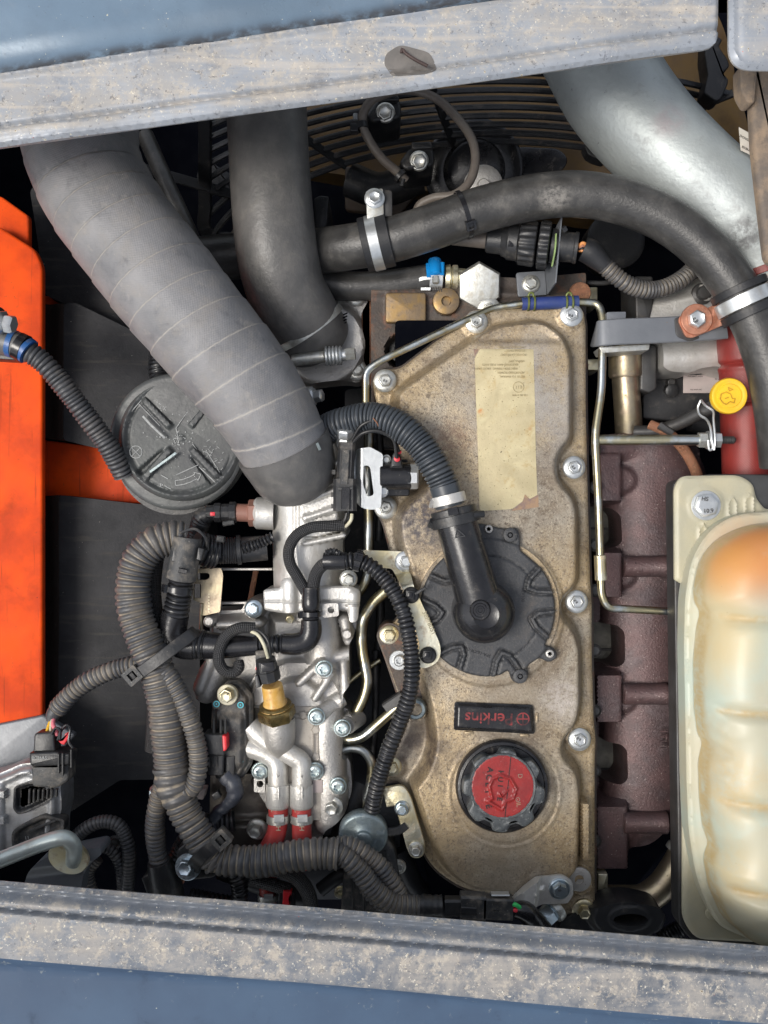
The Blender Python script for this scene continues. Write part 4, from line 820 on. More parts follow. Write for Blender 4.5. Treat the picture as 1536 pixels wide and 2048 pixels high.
for a, inw in ((-28, 1), (12, 1), (72, 1), (125, 1), (176, 1), (221, 1)):
    pts = []
    for r, da in ((132, -10), (102, -7.5), (90, 0), (104, 8), (134, 13)):
        q = R_(a+da); pts.append((BX+r*math.cos(q), BY+r*math.sin(q)))
    NT.append(pts)
def brz(P):
    d = np.hypot(P[:, 0]-BX, P[:, 1]-BY)
    z = 76-5*ss(3, 0, sdf(P, BO))
    z = z+2.0*ss(103, 108, d)*ss(136, 130, d)*0
    for pts in NT:
        m = np.full(len(P), 1e9)
        for i in range(len(pts)-1): m = np.minimum(m, dseg(P, pts[i], pts[i+1])[0])
        z = z+4.5*ss(4.2, 2.4, m)-3*ss(3.5, 0.5, np.abs(m-6.5))
    aa = np.arctan2(P[:, 1]-BY, P[:, 0]-BX); z = z-2.5*np.exp(-((d-106)/1.6)**2)*(np.abs(((aa-R_(-62)+math.pi) % (2*math.pi))-math.pi) < R_(30))
    z = z-2.5*np.exp(-((d-106)/1.6)**2)*(np.abs(aa-R_(50)) < R_(26))
    z = z-4*ss(138, 142, d)
    return z
G().relief(BO, brz, 2.7, 50, zref=70).build('disc', m_breathercap, br, sharp=50)
annulus(BX, BY, 57, 141.5, 18, 8, m_cover, br, 'seat_ring', 96)
for x, y in ((1020, 1070), (1040, 1352)):
    G().up(x, y, 74, [(0, 15), (5, 14), (6, 12), (6, 6), (1, 5), (4, 3)], 28).build('boss', m_breathercap, br)
for x, y in ((977, 1058), (1099, 1307)):
    bolt(br, x, y, 74, 8.5, 6, m_alu, 1, 'torx', name='screw')
text('3PA-16-OF-D6', 955, 1304, 76, 9, m_blackgloss, br, 198, 0.8, 'moulded_text'); text('LEV100', 1046, 1190, 76, 9, m_blackgloss, br, 92, 0.8, 'moulded_text')
text('7', 1026, 1330, 76, 9, m_blackgloss, br, 10, 0.8, 'moulded_text')
# elbow
el = G(); el.up(964, 1220, 70, [(0, 62), (40, 61), (54, 59), (68, 52), (80, 38), (86, 26), (87, 25), (86.4, 24)], 48, tilt=(-1, 1)); e_ = el.build('dome', m_blackgloss, br, sharp=50)
G().up(960, 1220, 153, [(0, 21), (4, 20.5), (6, 18.5), (6, 15), (4, 13), (4, 9), (5.5, 8), (5.5, 5), (3, 4)], 36).build('dome_button', m_blackgloss, e_)
G().tube([(962, 1214, 108, 47), (940, 1140, 116, 44), (922, 1078, 120, 42), (910, 1038, 122, 41)], None, 44, 8).build('outlet_tube', m_blackgloss, br)
hoop((911, 1040), (-0.24, -1), 44, 20, 121, 6, m_black, br, 'collar'); hoop((907, 1024), (-0.24, -1), 40, 14, 121, 6, m_black, br, 'collar')
G().bar([(944, 1030, 150), (966, 1028, 140)], 14, 14, 3, smooth=False).build('collar_lug', m_black, br)
G().bar([(866, 1042, 135), (862, 1052, 125)], 14, 14, 3, smooth=False).build('collar_lug', m_black, br)
G().bar([(905, 1015, 163), (908, 1030, 164)], 22, 6, 2, smooth=False).build('latch', m_blackgloss, br)
tri = [(914, 1058), (930, 1072), (910, 1076)]
for i in range(3): a, b = tri[i], tri[(i+1) % 3]; G().bar([(a[0], a[1], 163), (b[0], b[1], 162)], 1.4, 1.4, 0.2, smooth=False).build('moulded_mark', m_breathercap, br)
bh_ = thing('breather_hose', 'blue grey corrugated breather hose arching down to the silver clamp on the elbow', 'hose', (800, 860, 90))
g = G(); g.tube([(640, 868, 40), (670, 850, 62), (706, 840, 80), (750, 836, 96), (795, 850, 112), (838, 884, 122), (866, 926, 126), (884, 962, 126), (888, 972, 126)], 31, 32, 1.5, corr(7.6, 4.2, 2.5)); g.build('corrugated_tube', m_breather, bh_, sharp=70)
G().tube([(888, 970, 126), (893, 986, 125), (900, 1012, 123)], 30, 32, 5).build('cuff', m_breather, bh_)
G().tube([(600, 880, 10), (640, 868, 40), (655, 858, 52)], 29, 28, 5).build('rear_cuff', m_rubberblack, bh_)
hc = thing('band_clamp', 'plain silver band clamp where the corrugated breather hose meets the black elbow', 'clamp', (896, 1000, 124))
hoop((897, 999), (-0.24, -1), 31.5, 20, 124, 3.5, m_alubright, hc); G().bar([(866, 1000, 137), (862, 1013, 126)], 9, 10, 2, smooth=False).build('crimp', m_alu, hc)

# ------------------------------------------------------------------ name plate
npz = 57
pl = thing('name_plate', 'black rectangular badge plate with faded red lettering, above the oil filler cap', 'badge', (988, 1436, 58))
PQ = roundpoly([(909, 1404), (1066, 1410), (1070, 1468), (907, 1460)], 6)
G().relief(PQ, lambda P: 60+8*ss(0, 9, sdf(P, PQ)), 3, 52, zref=60).build('plate', m_blackgloss, pl)
for x, y, w, h in ((938, 1466, 17, 5), (1049, 1471, 17, 5), (1074, 1436, 5, 20)): G().prism(orect(x, y, w, h, 2, 1), 52, 58, 1).build('clip_tab', m_cover, pl)
m_faded = M('faded red print', (0.26, 0.035, 0.035), 0.35, col2=(0.05, 0.014, 0.015), vs=26, vc=(0.46, 0.62))
text('Perkins', 978, 1436, 68.2, 33, m_faded, pl, 182, 0.2, 'lettering', bold=0.012, sx=1.0)
annulus(1046, 1438, 68, 13, 2.4, 0.3, m_faded, pl, 'logo_ring', 28)
G().bar([(1046, 1428, 68.3), (1046, 1448, 68.3)], 2.4, 0.4, 0.1, smooth=False).build('logo_bar', m_faded, pl); G().bar([(1036, 1438, 68.4), (1056, 1438, 68.4)], 2.4, 0.4, 0.1, smooth=False).build('logo_bar', m_faded, pl)

# ------------------------------------------------------------------ oil filler cap
oc = thing('oil_filler_cap', 'round black oil filler cap with scalloped grip and scratched red centre label', 'cap', (1003, 1570, 60))
OX, OY = 1003, 1567
G().up(OX, OY+2, 52, [(0, 93), (16, 92), (20, 89), (21, 84), (19, 82)], 64).build('skirt', m_blackgloss, oc)
sc_ = lambda th, i: 1+(0 if i > 5 else 0.095*math.tanh(2.2*(math.cos(8*th+0.9)+0.25)))
G().up(OX+1, OY+6, 66, [(0, 75), (20, 75), (30, 74.5), (34, 73), (35, 71), (35.5, 66), (35.5, 64)], 180, mod=sc_).build('grip', m_oilcap, oc, sharp=42)
def redz(P): return np.full(len(P), 100.0+2.2)
RD = circ(1005, 1572, 63.5, 72)
def oily(P):
    z = np.full(len(P), 103.0); q = sdf(P, RD); z = z-2*ss(2, 0, q)
    # raised oil can outline
    can = [(984, 1596), (978, 1572), (985, 1556), (1001, 1549), (1020, 1556), (1032, 1576), (1026, 1595), (1010, 1603), (1004, 1618), (973, 1600), (984, 1596)]
    m = np.full(len(P), 1e9)
    for i in range(len(can)-1): m = np.minimum(m, dseg(P, can[i], can[i+1])[0])
    z = z+3.8*ss(4.2, 1.2, m)
    can2 = [(986, 1600), (992, 1586), (986, 1572), (1000, 1562), (1016, 1568), (1022, 1582), (1014, 1594), (1000, 1600)]
    m = dseg(P, (1002, 1592), (1014, 1580))[0]; z = z+3*ss(3, 1, m)
    m = dseg(P, (1002, 1592), (998, 1586))[0]; z = z+3*ss(3, 1, m)
    return z
G().relief(RD, oily, 2.6, 96, zref=100).build('label_disc', m_oilred, oc)
G().up(1005, 1572, 98, [(0, 66.5), (4.4, 66), (5.2, 65), (4.8, 63.4)], 72).build('label_rim', m_oilcap, oc)
G().bar([(1022, 1511, 103.4), (1010, 1634, 103.4)], 1.6, 0.4, 0.1, smooth=False).build('ink_line', m_ink, oc)
for i, ch in enumerate('ACEITE'): text(ch, 980-3*math.sin(i/5*3.1)-i*0.6, 1540+i*14.5, 103.6, 16, m_ink, oc, 100-i*6, 0.2, 'print', bold=0.03)
for i, ch in enumerate('HUILE'): text(ch, 1001-i*0.5, 1546+i*13, 103.6, 14, m_ink, oc, 96, 0.2, 'print', bold=0.03) if i != 3 else None
text('D', 1040, 1552, 103.4, 13, m_torn, oc, 90, 0.2, 'print'); text('OIL', 1036, 1604, 103.4, 13, m_torn, oc, 80, 0.2, 'print')

# ------------------------------------------------------------------ brackets on the left edge of the cover
bp = thing('zinc_bracket', 'yellow stained zinc bracket plate bolted to the rocker cover left of the round breather cover', 'bracket', (830, 1200, 60))
BK = roundpoly([(722, 1102, 6), (812, 1105, 16), (832, 1108, 16), (834, 1134, 14), (822, 1144, 6), (826, 1168, 4), (882, 1292, 16), (878, 1322, 16), (850, 1336, 10), (832, 1330, 8), (840, 1290, 10), (808, 1182, 4), (784, 1140, 6), (752, 1138, 6)], 8)
G().relief(BK, lambda P: 34+56*ss(1142, 1172, P[:, 1]+0.3*(P[:, 0]-820)), 4, 28, zref=80, ).build('plate', m_yzinc, bp)
bolt(bp, 811, 1123, 35, 13, 14, m_zincclean, 1.65)
text('38P*8051', 858, 1246, 90.8, 13, M('stamped shadow', (0.34, 0.29, 0.17), 0.5), bp, 66, 0.2, 'stamped_number')
for (x, y, lb) in ((822, 1190, 'black push clip on the zinc bracket, upper one with a pull tail'), (856, 1310, 'black push clip on the zinc bracket, lower one at the rounded end')):
    cp_ = thing('push_clip', lb, 'clip', (x, y, 94), 'black push clips')
    G().up(x, y, 90, [(0, 17), (6, 16.5), (9, 14), (10, 12)], 28).build('disc', m_black, cp_)
    G().prism(orect(x-2, y, 20, 20, 8, 3), 96, 106, 3).build('cap', m_black, cp_); G().prism(orect(x-2, y, 10, 10, 8, 1), 104, 110, 1).build('button', m_blackgloss, cp_)
    if y < 1200: G().bar([(830, 1188, 102), (850, 1176, 104), (852, 1180, 104)], 6, 5, 1, smooth=False).build('pull_tail', m_black, cp_)
bolt(rc, 798, 1320, 8, 12, 14, m_zincclean, 1.65, 'torx')
G().relief(roundpoly([(752, 1264, 18), (772, 1244, 10), (800, 1250), (830, 1330), (850, 1420), (830, 1440), (796, 1380), (770, 1310)], 14), lambda P: 6+3*np.sin(P[:, 1]/20), 6, -60, zref=0).build('mount_ear', m_head, rc)
b2 = thing('tarnished_bracket', 'short tarnished yellow strap bracket with two bolts at the lower left of the rocker cover', 'bracket', (815, 1650, 30))
G().prism(roundpoly([(762, 1578, 3), (806, 1568, 20), (822, 1592, 14), (852, 1692, 16), (846, 1716, 16), (824, 1718, 14), (814, 1700, 8), (790, 1612, 4), (773, 1616, 3)], 8), 22, 30, 2.5).build('plate', m_yzinc, b2)
bolt(b2, 804, 1615, 30, 11, 17, m_zincblue, 1.4, tilt=(-6, 6)); bolt(b2, 832, 1697, 30, 11, 17, m_zinc, 1.4, tilt=(-6, 8))

# ------------------------------------------------------------------ steel pipes round the cover
fp = thing('fuel_return_pipe', 'thin plated steel pipe running round the top and right side of the rocker cover', 'pipe', (1000, 620, 0))
zp = lambda P, z: [(p[0], p[1], p[2] if len(p) > 2 else z) for p in P]
G().tube(fillet(zp([(731, 850, 10), (731, 742, 10), (760, 722, 12), (938, 638, 8), (985, 616, -4), (1048, 607, 0)], 0), 16), 7.5, 14, 4, smooth=False).build('pipe', m_pipe, fp)
G().tube(fillet(zp([(1150, 604, 0), (1198, 606, 0), (1206, 640, 10), (1203, 780, 20), (1190, 870, 28), (1197, 1000, 30), (1203, 1190, 24), (1215, 1216, 20), (1362, 1224, 10)], 0), 22), 8, 14, 4, smooth=False).build('pipe', m_pipe, fp)
G().lathe((1200, 1110, 28), (1202, 1160, 26), [(0, 9), (1, 12), (50, 12), (51, 9)], 16).build('crimp_sleeve', m_yzinc, fp)
G().tube([(1044, 608, 0), (1100, 606, 2), (1156, 604, 0)], 13, 20, 6).build('rubber_sleeve', m_bluesleeve, fp)
for x in (1062, 1138):
    hoop((x-6, 607), (1, 0), 13.2, 4, 1, 2.4, m_olive, fp, 'wire_clip'); hoop((x+6, 607), (1, 0), 13.2, 4, 1, 2.4, m_olive, fp, 'wire_clip')
    G().tube([(x-6, 594, 6), (x-2, 586, 8), (x+3, 586, 8), (x+6, 594, 6)], 2.4, 8, 2).build('clip_ear', m_olive, fp)
sp = thing('support_rod', 'bright plated steel stay rod with nuts and a threaded end, right of the cover', 'rod', (1300, 880, 40))
G().tube([(1190, 880, 20), (1330, 880, 30), (1398, 880, 34)], 10.5, 18, 8).build('rod', m_pipe, sp)
nut_on(sp, (1396, 880, 34), (1416, 880, 34), 16, 17, m_zinc); nut_on(sp, (1424, 880, 35), (1446, 880, 35), 16, 17, m_zincclean, n=6)
G().lathe((1414, 880, 34), (1425, 880, 34), [(0, 18), (6, 18), (7, 16)], 24).build('washer', m_zincclean, sp)
G().lathe((1440, 880, 35), (1470, 880, 36), [(0, 8)]+[(2+i*1.6, 8.2 if i % 2 else 6.6) for i in range(16)]+[(30, 5)], 16).build('threaded_end', m_darksteel, sp)
# ================================================================== right side: exhaust manifold, turbo parts, hoses
em = thing('exhaust_manifold', 'purple brown cast iron exhaust manifold along the right side of the rocker cover', 'exhaust manifold', (1280, 1250, -90))
MO = roundpoly([(1186, 870, 4), (1248, 866, 8), (1350, 868, 20), (1420, 900, 20), (1430, 1000, 20), (1400, 1100, 20), (1400, 1480, 20), (1372, 1560, 20), (1352, 1640, 14), (1300, 1690, 30), (1262, 1700, 10), (1264, 1742, 10), (1210, 1756, 6), (1188, 1750, 4)], 8)
HOLES = [roundpoly([(1178+10, 1013, 3), (1226, 1013, 12), (1246, 1030, 12), (1248, 1085, 10), (1236, 1096, 8), (1188, 1094, 3)], 6),
         roundpoly([(1190, 1254, 3), (1238, 1252, 8), (1252, 1264, 10), (1253, 1326, 8), (1240, 1338, 8), (1191, 1334, 3)], 6),
         roundpoly([(1194, 1492, 3), (1246, 1492, 6), (1256, 1502, 6), (1258, 1560, 10), (1246, 1574, 8), (1194, 1570, 3)], 6)]
def manz(P):
    z = hcyl(P, (1318, 900), (1312, 1650), 96, -140, -170)
    d, t = dseg(P, (1312, 900), (1308, 1660)); z = np.where(d < 95, -150+0.72*(z+150), z)
    for yy in (960, 1150, 1400, 1660):
        z = smax(z, plateau(P, rect(1180, yy-62 if yy != 1150 else yy-56, 1250 if yy != 1660 else 1262, yy+52 if yy != 1660 else yy+84, 6), -66 if yy != 960 else -72, 10, -170), 5)
        z = smax(z, -170+(92)*ss(60, 20, np.hypot((P[:, 0]-1240)*0.8, P[:, 1]-yy)), 14)
    z = smax(z, hcyl(P, (1190, 895), (1340, 890), 34, -110, -170), 8)
    z = smax(z, hcyl(P, (1330, 900), (1400, 1060), 80, -160, -170), 20)
    return z
G().relief(MO, manz, 5, -260, holes=HOLES, zref=-80).build('casting', m_manifold, em, sharp=60)
for y, x1, x2 in ((1133, 1322, 1348), (1388, 1328, 1356), (1645, 1338, 1362)):
    G().lathe((1246, y, -70), (x1+12, y, -66), [(0, 19), (2, 21), (72, 21), (74, 22), (86, 22), (88, 19)], 28).build('spacer_sleeve', m_manifold, em)
    G().lathe((x1+8, y, -66), (x2+20, y, -64), [(0, 13), (14, 13), (16, 11)], 6, 0.2).build('stud_nut', m_darksteel, em)
text('1TUI', 1326, 1478, -58, 20, m_manifold, em, 92, 1.6, 'cast_mark')
for y in (900, 975, 1090, 1180, 1300, 1420, 1540, 1680): G().up(1188, y, -60, [(0, 13), (8, 13), (12, 8)], 16).build('flange_knob', m_darksteel, em)
for i, (y0, y1) in enumerate(((1005, 1100), (1246, 1342), (1486, 1580))):
    q = thing('block_plate', ('olive grey block face with a panel line seen through the topmost manifold opening', 'olive grey block face seen through the middle manifold opening', 'olive grey block face seen through the lowest manifold opening')[i], 'engine part', (1220, (y0+y1)/2, -260), 'block faces behind the manifold')
    G().prism(rect(1170, y0-14, 1275, y1+14, 2), -270, -214, 2).build('face', m_block, q)
    G().bar([(1180, (y0+y1)/2+4, -212), (1270, (y0+y1)/2+6, -212)], 4, 6, 1, smooth=False).build('seam', m_darksteel, q); G().bar([(1236, y0-10, -212), (1238, y1+10, -212)], 5, 8, 1, smooth=False).build('seam', m_darksteel, q)
vb = thing('v_band_clamp', 'rusty V band clamp with faint lettering, at the top right end of the manifold', 'clamp', (1370, 910, -80))
G().tube([(1300, 850, -60), (1338, 868, -40), (1372, 905, -36), (1396, 955, -50), (1404, 1000, -80)], 11, 12, 6).build('band', m_rust, vb)
G().bar([(1318, 850, -36), (1345, 868, -30)], 14, 14, 3, smooth=False).build('lug', m_darksteel, vb); text('1357', 1364, 898, -24, 13, m_rust, vb, 52, 1, 'stamped_number')
# turbo side castings
tb = thing('turbo_housing', 'silver cast turbo compressor housing with a dark bolt boss, under the arched hose', 'turbo', (1350, 640, -80))
def turz(P):
    z = plateau(P, roundpoly([(1255, 590), (1330, 570), (1420, 560), (1530, 600), (1540, 720), (1440, 760), (1260, 750)], 14), -90, 20, -200)
    z = smax(z, hcyl(P, (1300, 720), (1480, 712), 38, -78, -200), 8); z = smax(z, hcyl(P, (1290, 640), (1500, 560), 46, -110, -200), 18)
    z = z+4*np.exp(-((P[:, 1]-610+0.1*(P[:, 0]-1300))/8)**2)
    z = smax(z, boss(P, (1402, 590), 24, -56, 6, -200), 4); q = np.hypot(P[:, 0]-1402, P[:, 1]-590); return np.where(q < 12, -74, z)
G().relief(roundpoly([(1268, 600, 20), (1340, 575, 20), (1430, 545, 20), (1560, 560), (1560, 770), (1440, 745, 8), (1420, 738, 8), (1390, 742, 6), (1370, 750, 6), (1330, 748, 8), (1314, 740, 6), (1312, 690), (1268, 690)], 8), turz, 5, -230, zref=-90).build('casting', m_alubright, tb)
G().up(1404, 588, -66, [(0, 22), (6, 21), (8, 15), (16, 12), (17, 6)], 24).build('bolt_boss', m_darksteel, tb)
G().prism(roundpoly([(1270, 552), (1306, 552), (1308, 600), (1300, 640), (1272, 640)], 5), -180, -60, 4).build('actuator_arm', m_darksteel, tb)
G().prism(roundpoly([(1282, 690), (1314, 690), (1314, 778), (1300, 786), (1280, 780)], 5), -200, -70, 5).build('flange_block', m_darksteel, tb)
op = thing('oil_drain_pipe', 'stubby gold tinted vertical pipe with a collar, under the grey bracket bar', 'pipe', (1252, 780, -90))
G().lathe((1249, 690, -80), (1251, 760, -86), [(0, 30), (2, 32), (60, 33), (64, 31)], 32).build('collar', m_goldpipe, op)
G().tube([(1250, 740, -90), (1254, 800, -96), (1257, 850, -110), (1258, 900, -130)], 27, 32, 6).build('pipe', m_goldpipe, op)
g_ = thing('gold_bracket', 'small bright gold bracket corner behind the top right corner of the rocker cover', 'bracket', (1183, 590, -90))
G().prism(rect(1174, 574, 1195, 612, 2), -150, -80, 2).build('tab', m_yzinc, g_); G().tube([(1174, 566, -100), (1210, 566, -100), (1236, 560, -110)], 5, 10, 5).build('edge', m_darksteel, g_)
G().prism(rect(1174, 718, 1200, 740, 2), -150, -70, 2).build('tab', m_yzinc, g_)
cyl_ = thing('black_canister', 'dark round canister behind the corrugated cable loop at the top right', 'canister', (1210, 520, -260))
G().up(1215, 500, -300, [(0, 56), (70, 56), (76, 50), (78, 40)], 40).build('body', m_rubberblack, cyl_)

gb = thing('grey_bracket', 'folded grey painted steel bracket bar reaching right to the copper coloured bolt', 'bracket', (1300, 665, 20))
G().bar([(1192, 668, -50), (1191, 668, -6), (1198, 667, 22), (1230, 664, 32), (1330, 660, 36), (1430, 654, 40), (1452, 652, 40)], 52, 7, 2, step=5, up=(-0.7, 0, 0.7)).build('bar', m_greysteel, gb)
G().prism(roundpoly([(1214, 624, 2), (1252, 623, 2), (1252, 640), (1214, 642)], 2), -20, 28, 1).build('tab', m_greysteel, gb)
G().prism(roundpoly([(1198, 694, 3), (1300, 688, 3), (1298, 700, 3), (1204, 706, 3)], 3), -30, 24, 1).build('lower_lip', m_zinc, gb)
G().prism(roundpoly([(1350, 636), (1352, 672, 10), (1380, 684, 12), (1400, 676, 3), (1366, 632, 3)], 4), 40, 44, 1).build('slot_rim', m_darksteel, gb)
kc = thing('hose_clip', 'rubber lined clip with a rust coloured lug and bolt at the right edge', 'clip', (1480, 600, 60))
hoop((1478, 580), (0.40, 0.90), 49, 15, 96, 8, m_rubberblack, kc, 'rubber_liner'); hoop((1500, 624), (0.40, 0.90), 49, 17, 96, 8, m_rubberblack, kc, 'rubber_liner')
hoop((1489, 602), (0.40, 0.90), 54, 26, 96, 4, m_zincclean, kc, 'band')
G().relief(roundpoly([(1356, 640, 6), (1362, 630, 6), (1402, 624, 4), (1440, 602, 3), (1462, 640, 3), (1444, 652, 5), (1384, 676, 8), (1372, 674, 8)], 5), lambda P: 50+18*ss(1424, 1440, P[:, 0]+0.3*(P[:, 1]-630)), 4, 45, zref=50).build('lug', m_copper, kc)
bolt(kc, 1391, 640, 53, 17.5, 17, m_zincclean, 1.0, mark=('8.8', 9, 40), washer=(31, 5, m_copper))

dp = thing('dipstick', 'yellow capped oil dipstick with its dark tube, in front of the red hose', 'dipstick', (1450, 795, 60))
G().tube([(1270, 864, -80), (1310, 862, -60), (1360, 846, -30), (1400, 826, 0), (1446, 804, 36)], 13, 18, 6).build('tube', m_darksteel, dp)
G().tube([(1318, 862, -57), (1330, 858, -50)], 15, 18, 4).build('tube_collar', m_darksteel, dp)
cap = G(); cap.up(1453, 793, 50, [(0, 26), (4, 35), (16, 36), (21, 34), (22, 30), (20.5, 27), (20.5, 24), (22, 23), (22.3, 4)], 48, tilt=(-6, 6)); c_ = cap.build('cap', m_yellow, dp, sharp=50)
ringmark = G()
can = [(1446, 806), (1440, 798), (1442, 788), (1452, 784), (1461, 788), (1464, 797), (1470, 797), (1468, 806), (1460, 803), (1452, 809), (1446, 806)]
for i in range(len(can)-1): ringmark.bar([(can[i][0], can[i][1], 73.5), (can[i+1][0], can[i+1][1], 73.5)], 1.6, 1.6, 0.3, smooth=False)
ringmark.bar([(1450, 797, 73.5), (1457, 795, 73.5)], 2, 1.6, 0.3, smooth=False)
for a, b in (((1456, 775), (1466, 779)), ((1466, 779), (1458, 782)), ((1458, 782), (1456, 775))): ringmark.bar([(a[0], a[1], 73.5), (b[0], b[1], 73.5)], 1.5, 1.6, 0.3, smooth=False)
ringmark.build('moulded_symbol', M('shaded yellow relief', (0.62, 0.34, 0.02), 0.5), c_)
wl_ = thing('wire_loop_clip', 'bright wire loop clip holding the dipstick tube to the end of the stay rod', 'clip', (1420, 850, 40))
G().tube([(1402, 800, 18), (1396, 815, 14), (1400, 830, 20), (1412, 838, 30), (1420, 852, 44), (1424, 880, 52), (1425, 898, 50), (1419, 900, 50), (1416, 880, 52)], 2.6, 8, 3).build('wire', m_zincclean, wl_)
G().tube([(1402, 800, 18), (1412, 812, 32), (1426, 822, 38), (1427, 840, 44), (1430, 880, 52), (1428, 900, 50)], 2.6, 8, 3).build('wire', m_zincclean, wl_)

rd = thing('red_hose', 'fat red silicone hose with banded grooves running down behind the black hose', 'hose', (1490, 800, -20))
def redprof(s, th, L):
    o = 0*s*th
    for c in (88, 168): o = o-5*np.exp(-((s-c)/4)**2)+2*np.exp(-((s-c-10)/6)**2)
    return o, 1+0*s*th
G().tube([(1488, 640, -20, 50), (1488, 680, -22, 52), (1490, 735, -26, 50), (1492, 815, -28, 50), (1494, 900, -30, 49), (1496, 1000, -34, 48)], None, 40, 3, redprof).build('hose_tube', m_red, rd)
for y in (735, 818): hoop((1490, y), (0.03, 1), 45, 5, -27, 3, m_darksteel, rd, 'wire_ring')
eb = thing('control_box', 'black electronic box with a pinkish foil sticker, behind the yellow dipstick cap', 'control unit', (1370, 780, -180))
G().prism(roundpoly([(1285, 742), (1520, 742), (1520, 840), (1380, 845), (1285, 838)], 6), -260, -160, 4).build('body', m_black, eb)
G().prism(rect(1367, 750, 1452, 786, 2), -161, -157, 0.8).build('sticker', m_stickerpink, eb)
text('30450', 1441, 756, -156.6, 9, m_ink, eb, 180, 0.1, 'print'); text('ROHS COMPLIANT', 1390, 752.5, -156.6, 3.6, m_ink, eb, 180, 0.1, 'print'); text('24V 60W P/N', 1392, 779, -156.6, 4, m_ink, eb, 180, 0.1, 'print')
bolt(eb, 1339, 764, -160, 9, 16, m_darksteel, 1.0, tilt=(0, 20)); G().up(1339, 780, -162, [(0, 13), (18, 13), (20, 9)], 20, tilt=(0, 20)).build('post', m_black, eb)
for x in (1330, 1420): G().bar([(x-20, 742, -150), (x+20, 740, -150)], 12, 6, 2, smooth=False).build('edge_rib', m_darksteel, eb)
G().tube([(1380, 842, -150), (1430, 850, -150), (1500, 846, -150)], 22, 16, 10).build('lower_pipe', m_rubberblack, eb)

# ------------------------------------------------------------------ expansion tank
et = thing('expansion_tank', 'cream translucent coolant expansion tank with bulging ribs, at the right edge', 'tank', (1470, 1450, 150))
bk = G(); bk.prism(roundpoly([(1346, 962, 14), (1420, 948, 10), (1700, 950), (1700, 1905), (1386, 1886, 24), (1358, 1850, 10)], 6), 30, 78, 3); bk.build('back_plate', m_darksteel, et)
TF = roundpoly([(1349, 975, 20), (1362, 952, 20), (1480, 950, 30), (1508, 968, 18), (1512, 995, 12), (1530, 1018, 6), (1700, 1020), (1700, 1160), (1372, 1172, 6), (1350, 1160, 4)], 10)
def tfz(P):
    z = 92-5*ss(6, 0, sdf(P, TF))+0.5*np.sin(P[:, 0]/30)
    for x, y in ((1464, 1018), (1405, 1070), (1498, 1010)): z = z+3.5*ss(12, 8, np.abs(P[:, 0]-x)+np.maximum(0, np.abs(P[:, 1]-y)-14))-3*ss(7, 4, np.abs(P[:, 0]-x)+np.maximum(0, np.abs(P[:, 1]-y)-12))
    q = np.hypot(P[:, 0]-1410, P[:, 1]-1010); return z+2.5*ss(38, 34, q)
G().relief(TF, tfz, 4.5, 80, zref=90).build('mounting_flange', m_tankflange, et)
bolt(et, 1410, 1011, 93, 24, 16, m_zincclean, 1.0, washer=(30, 3, m_zincclean), rot=14, hollow=False)
text('HS', 1410, 998, 113.4, 12, m_darksteel, et, 6, 0.4, 'bolt_mark'); text('10.9', 1417, 1022, 113.4, 12, m_darksteel, et, -4, 0.4, 'bolt_mark')
LFp = roundpoly([(1366, 1610, 20), (1372, 1300, 4), (1700, 1300), (1700, 1892), (1500, 1886, 20), (1392, 1880, 20), (1366, 1840, 20)], 10)
G().relief(LFp, lambda P: 90-5*ss(6, 0, sdf(P, LFp)), 7, 80, zref=90).build('lower_flange', m_tankflange, et)
# seam lip round the tank: wavy
lipL = [(1530, 1024, 30), (1470, 1030, 40), (1420, 1062, 40), (1385, 1120, 40), (1373, 1200, 20), (1371, 1300, 10), (1374, 1440, 10), (1376, 1560, 10), (1380, 1660, 20), (1392, 1740, 30), (1410, 1800, 30), (1440, 1856, 20), (1520, 1890, 10)]
LIP = roundpoly([(1700, 1018, 0)]+lipL+[(1700, 1900, 0)], 20, 6)
G().relief(LIP, lambda P: 138-6*ss(5, 0, sdf(P, LIP))-6*ss(34, 6, sdf(P, LIP)), 5, 84, zref=135).build('seam_lip', m_tank, et)
BL = [(1560, 1044, 30), (1500, 1050, 40), (1442, 1076, 40), (1406, 1120, 30), (1394, 1180, 10), (1396, 1206, 12), (1408, 1226, 14), (1400, 1260, 14), (1394, 1330, 14), (1396, 1420, 10), (1402, 1470, 8), (1412, 1490, 8), (1404, 1530, 10), (1406, 1600, 10), (1412, 1660, 10), (1424, 1692, 10), (1414, 1722, 12), (1424, 1780, 12), (1450, 1840, 14), (1500, 1884, 14), (1560, 1900, 10)]
BODYT = roundpoly([(1720, 1044, 0)]+BL+[(1720, 1900, 0)], 16, 6)
def tankz(P):
    d = sdf(P, BODYT); d = np.minimum(d, 120); z = 138+105*np.sqrt(np.maximum(0, 1-(1-np.clip(d/92, 0, 1))**2.2))
    for y, w in ((1226, 15), (1408, 12), (1586, 15), (1756, 13)):
        yl = y+0.05*(P[:, 0]-1400); z = z-13*np.exp(-((P[:, 1]-yl)/w)**2)*ss(0, 40, d)
    # thread-like finger ribs on the left shoulder
    z = z+2.6*np.sin(P[:, 1]/5.2)*ss(10, 16, d)*ss(34, 26, d)*ss(1390, 1400, P[:, 1])*ss(1560, 1545, P[:, 1])
    z = z-7*ss(1440, 1500, P[:, 0])*0
    return z
def tanka(P):
    d = sdf(P, BODYT); m = np.exp(-((d-2)/6)**2)*0.8
    for y in (1226, 1408, 1586, 1756): m = np.maximum(m, 0.75*np.exp(-((P[:, 1]-y-0.05*(P[:, 0]-1400))/9)**2)*ss(6, 30, d))
    return 1-m
G().relief(BODYT, tankz, 5, 120, zref=160, atf=tanka).build('tank_body', m_tank, et, sharp=70)
ge = G(); ge.up(1424, 1826, 94, [(0, 14), (4, 13), (5, 9)], 20); ge.build('vent_knob', m_tankflange, et)

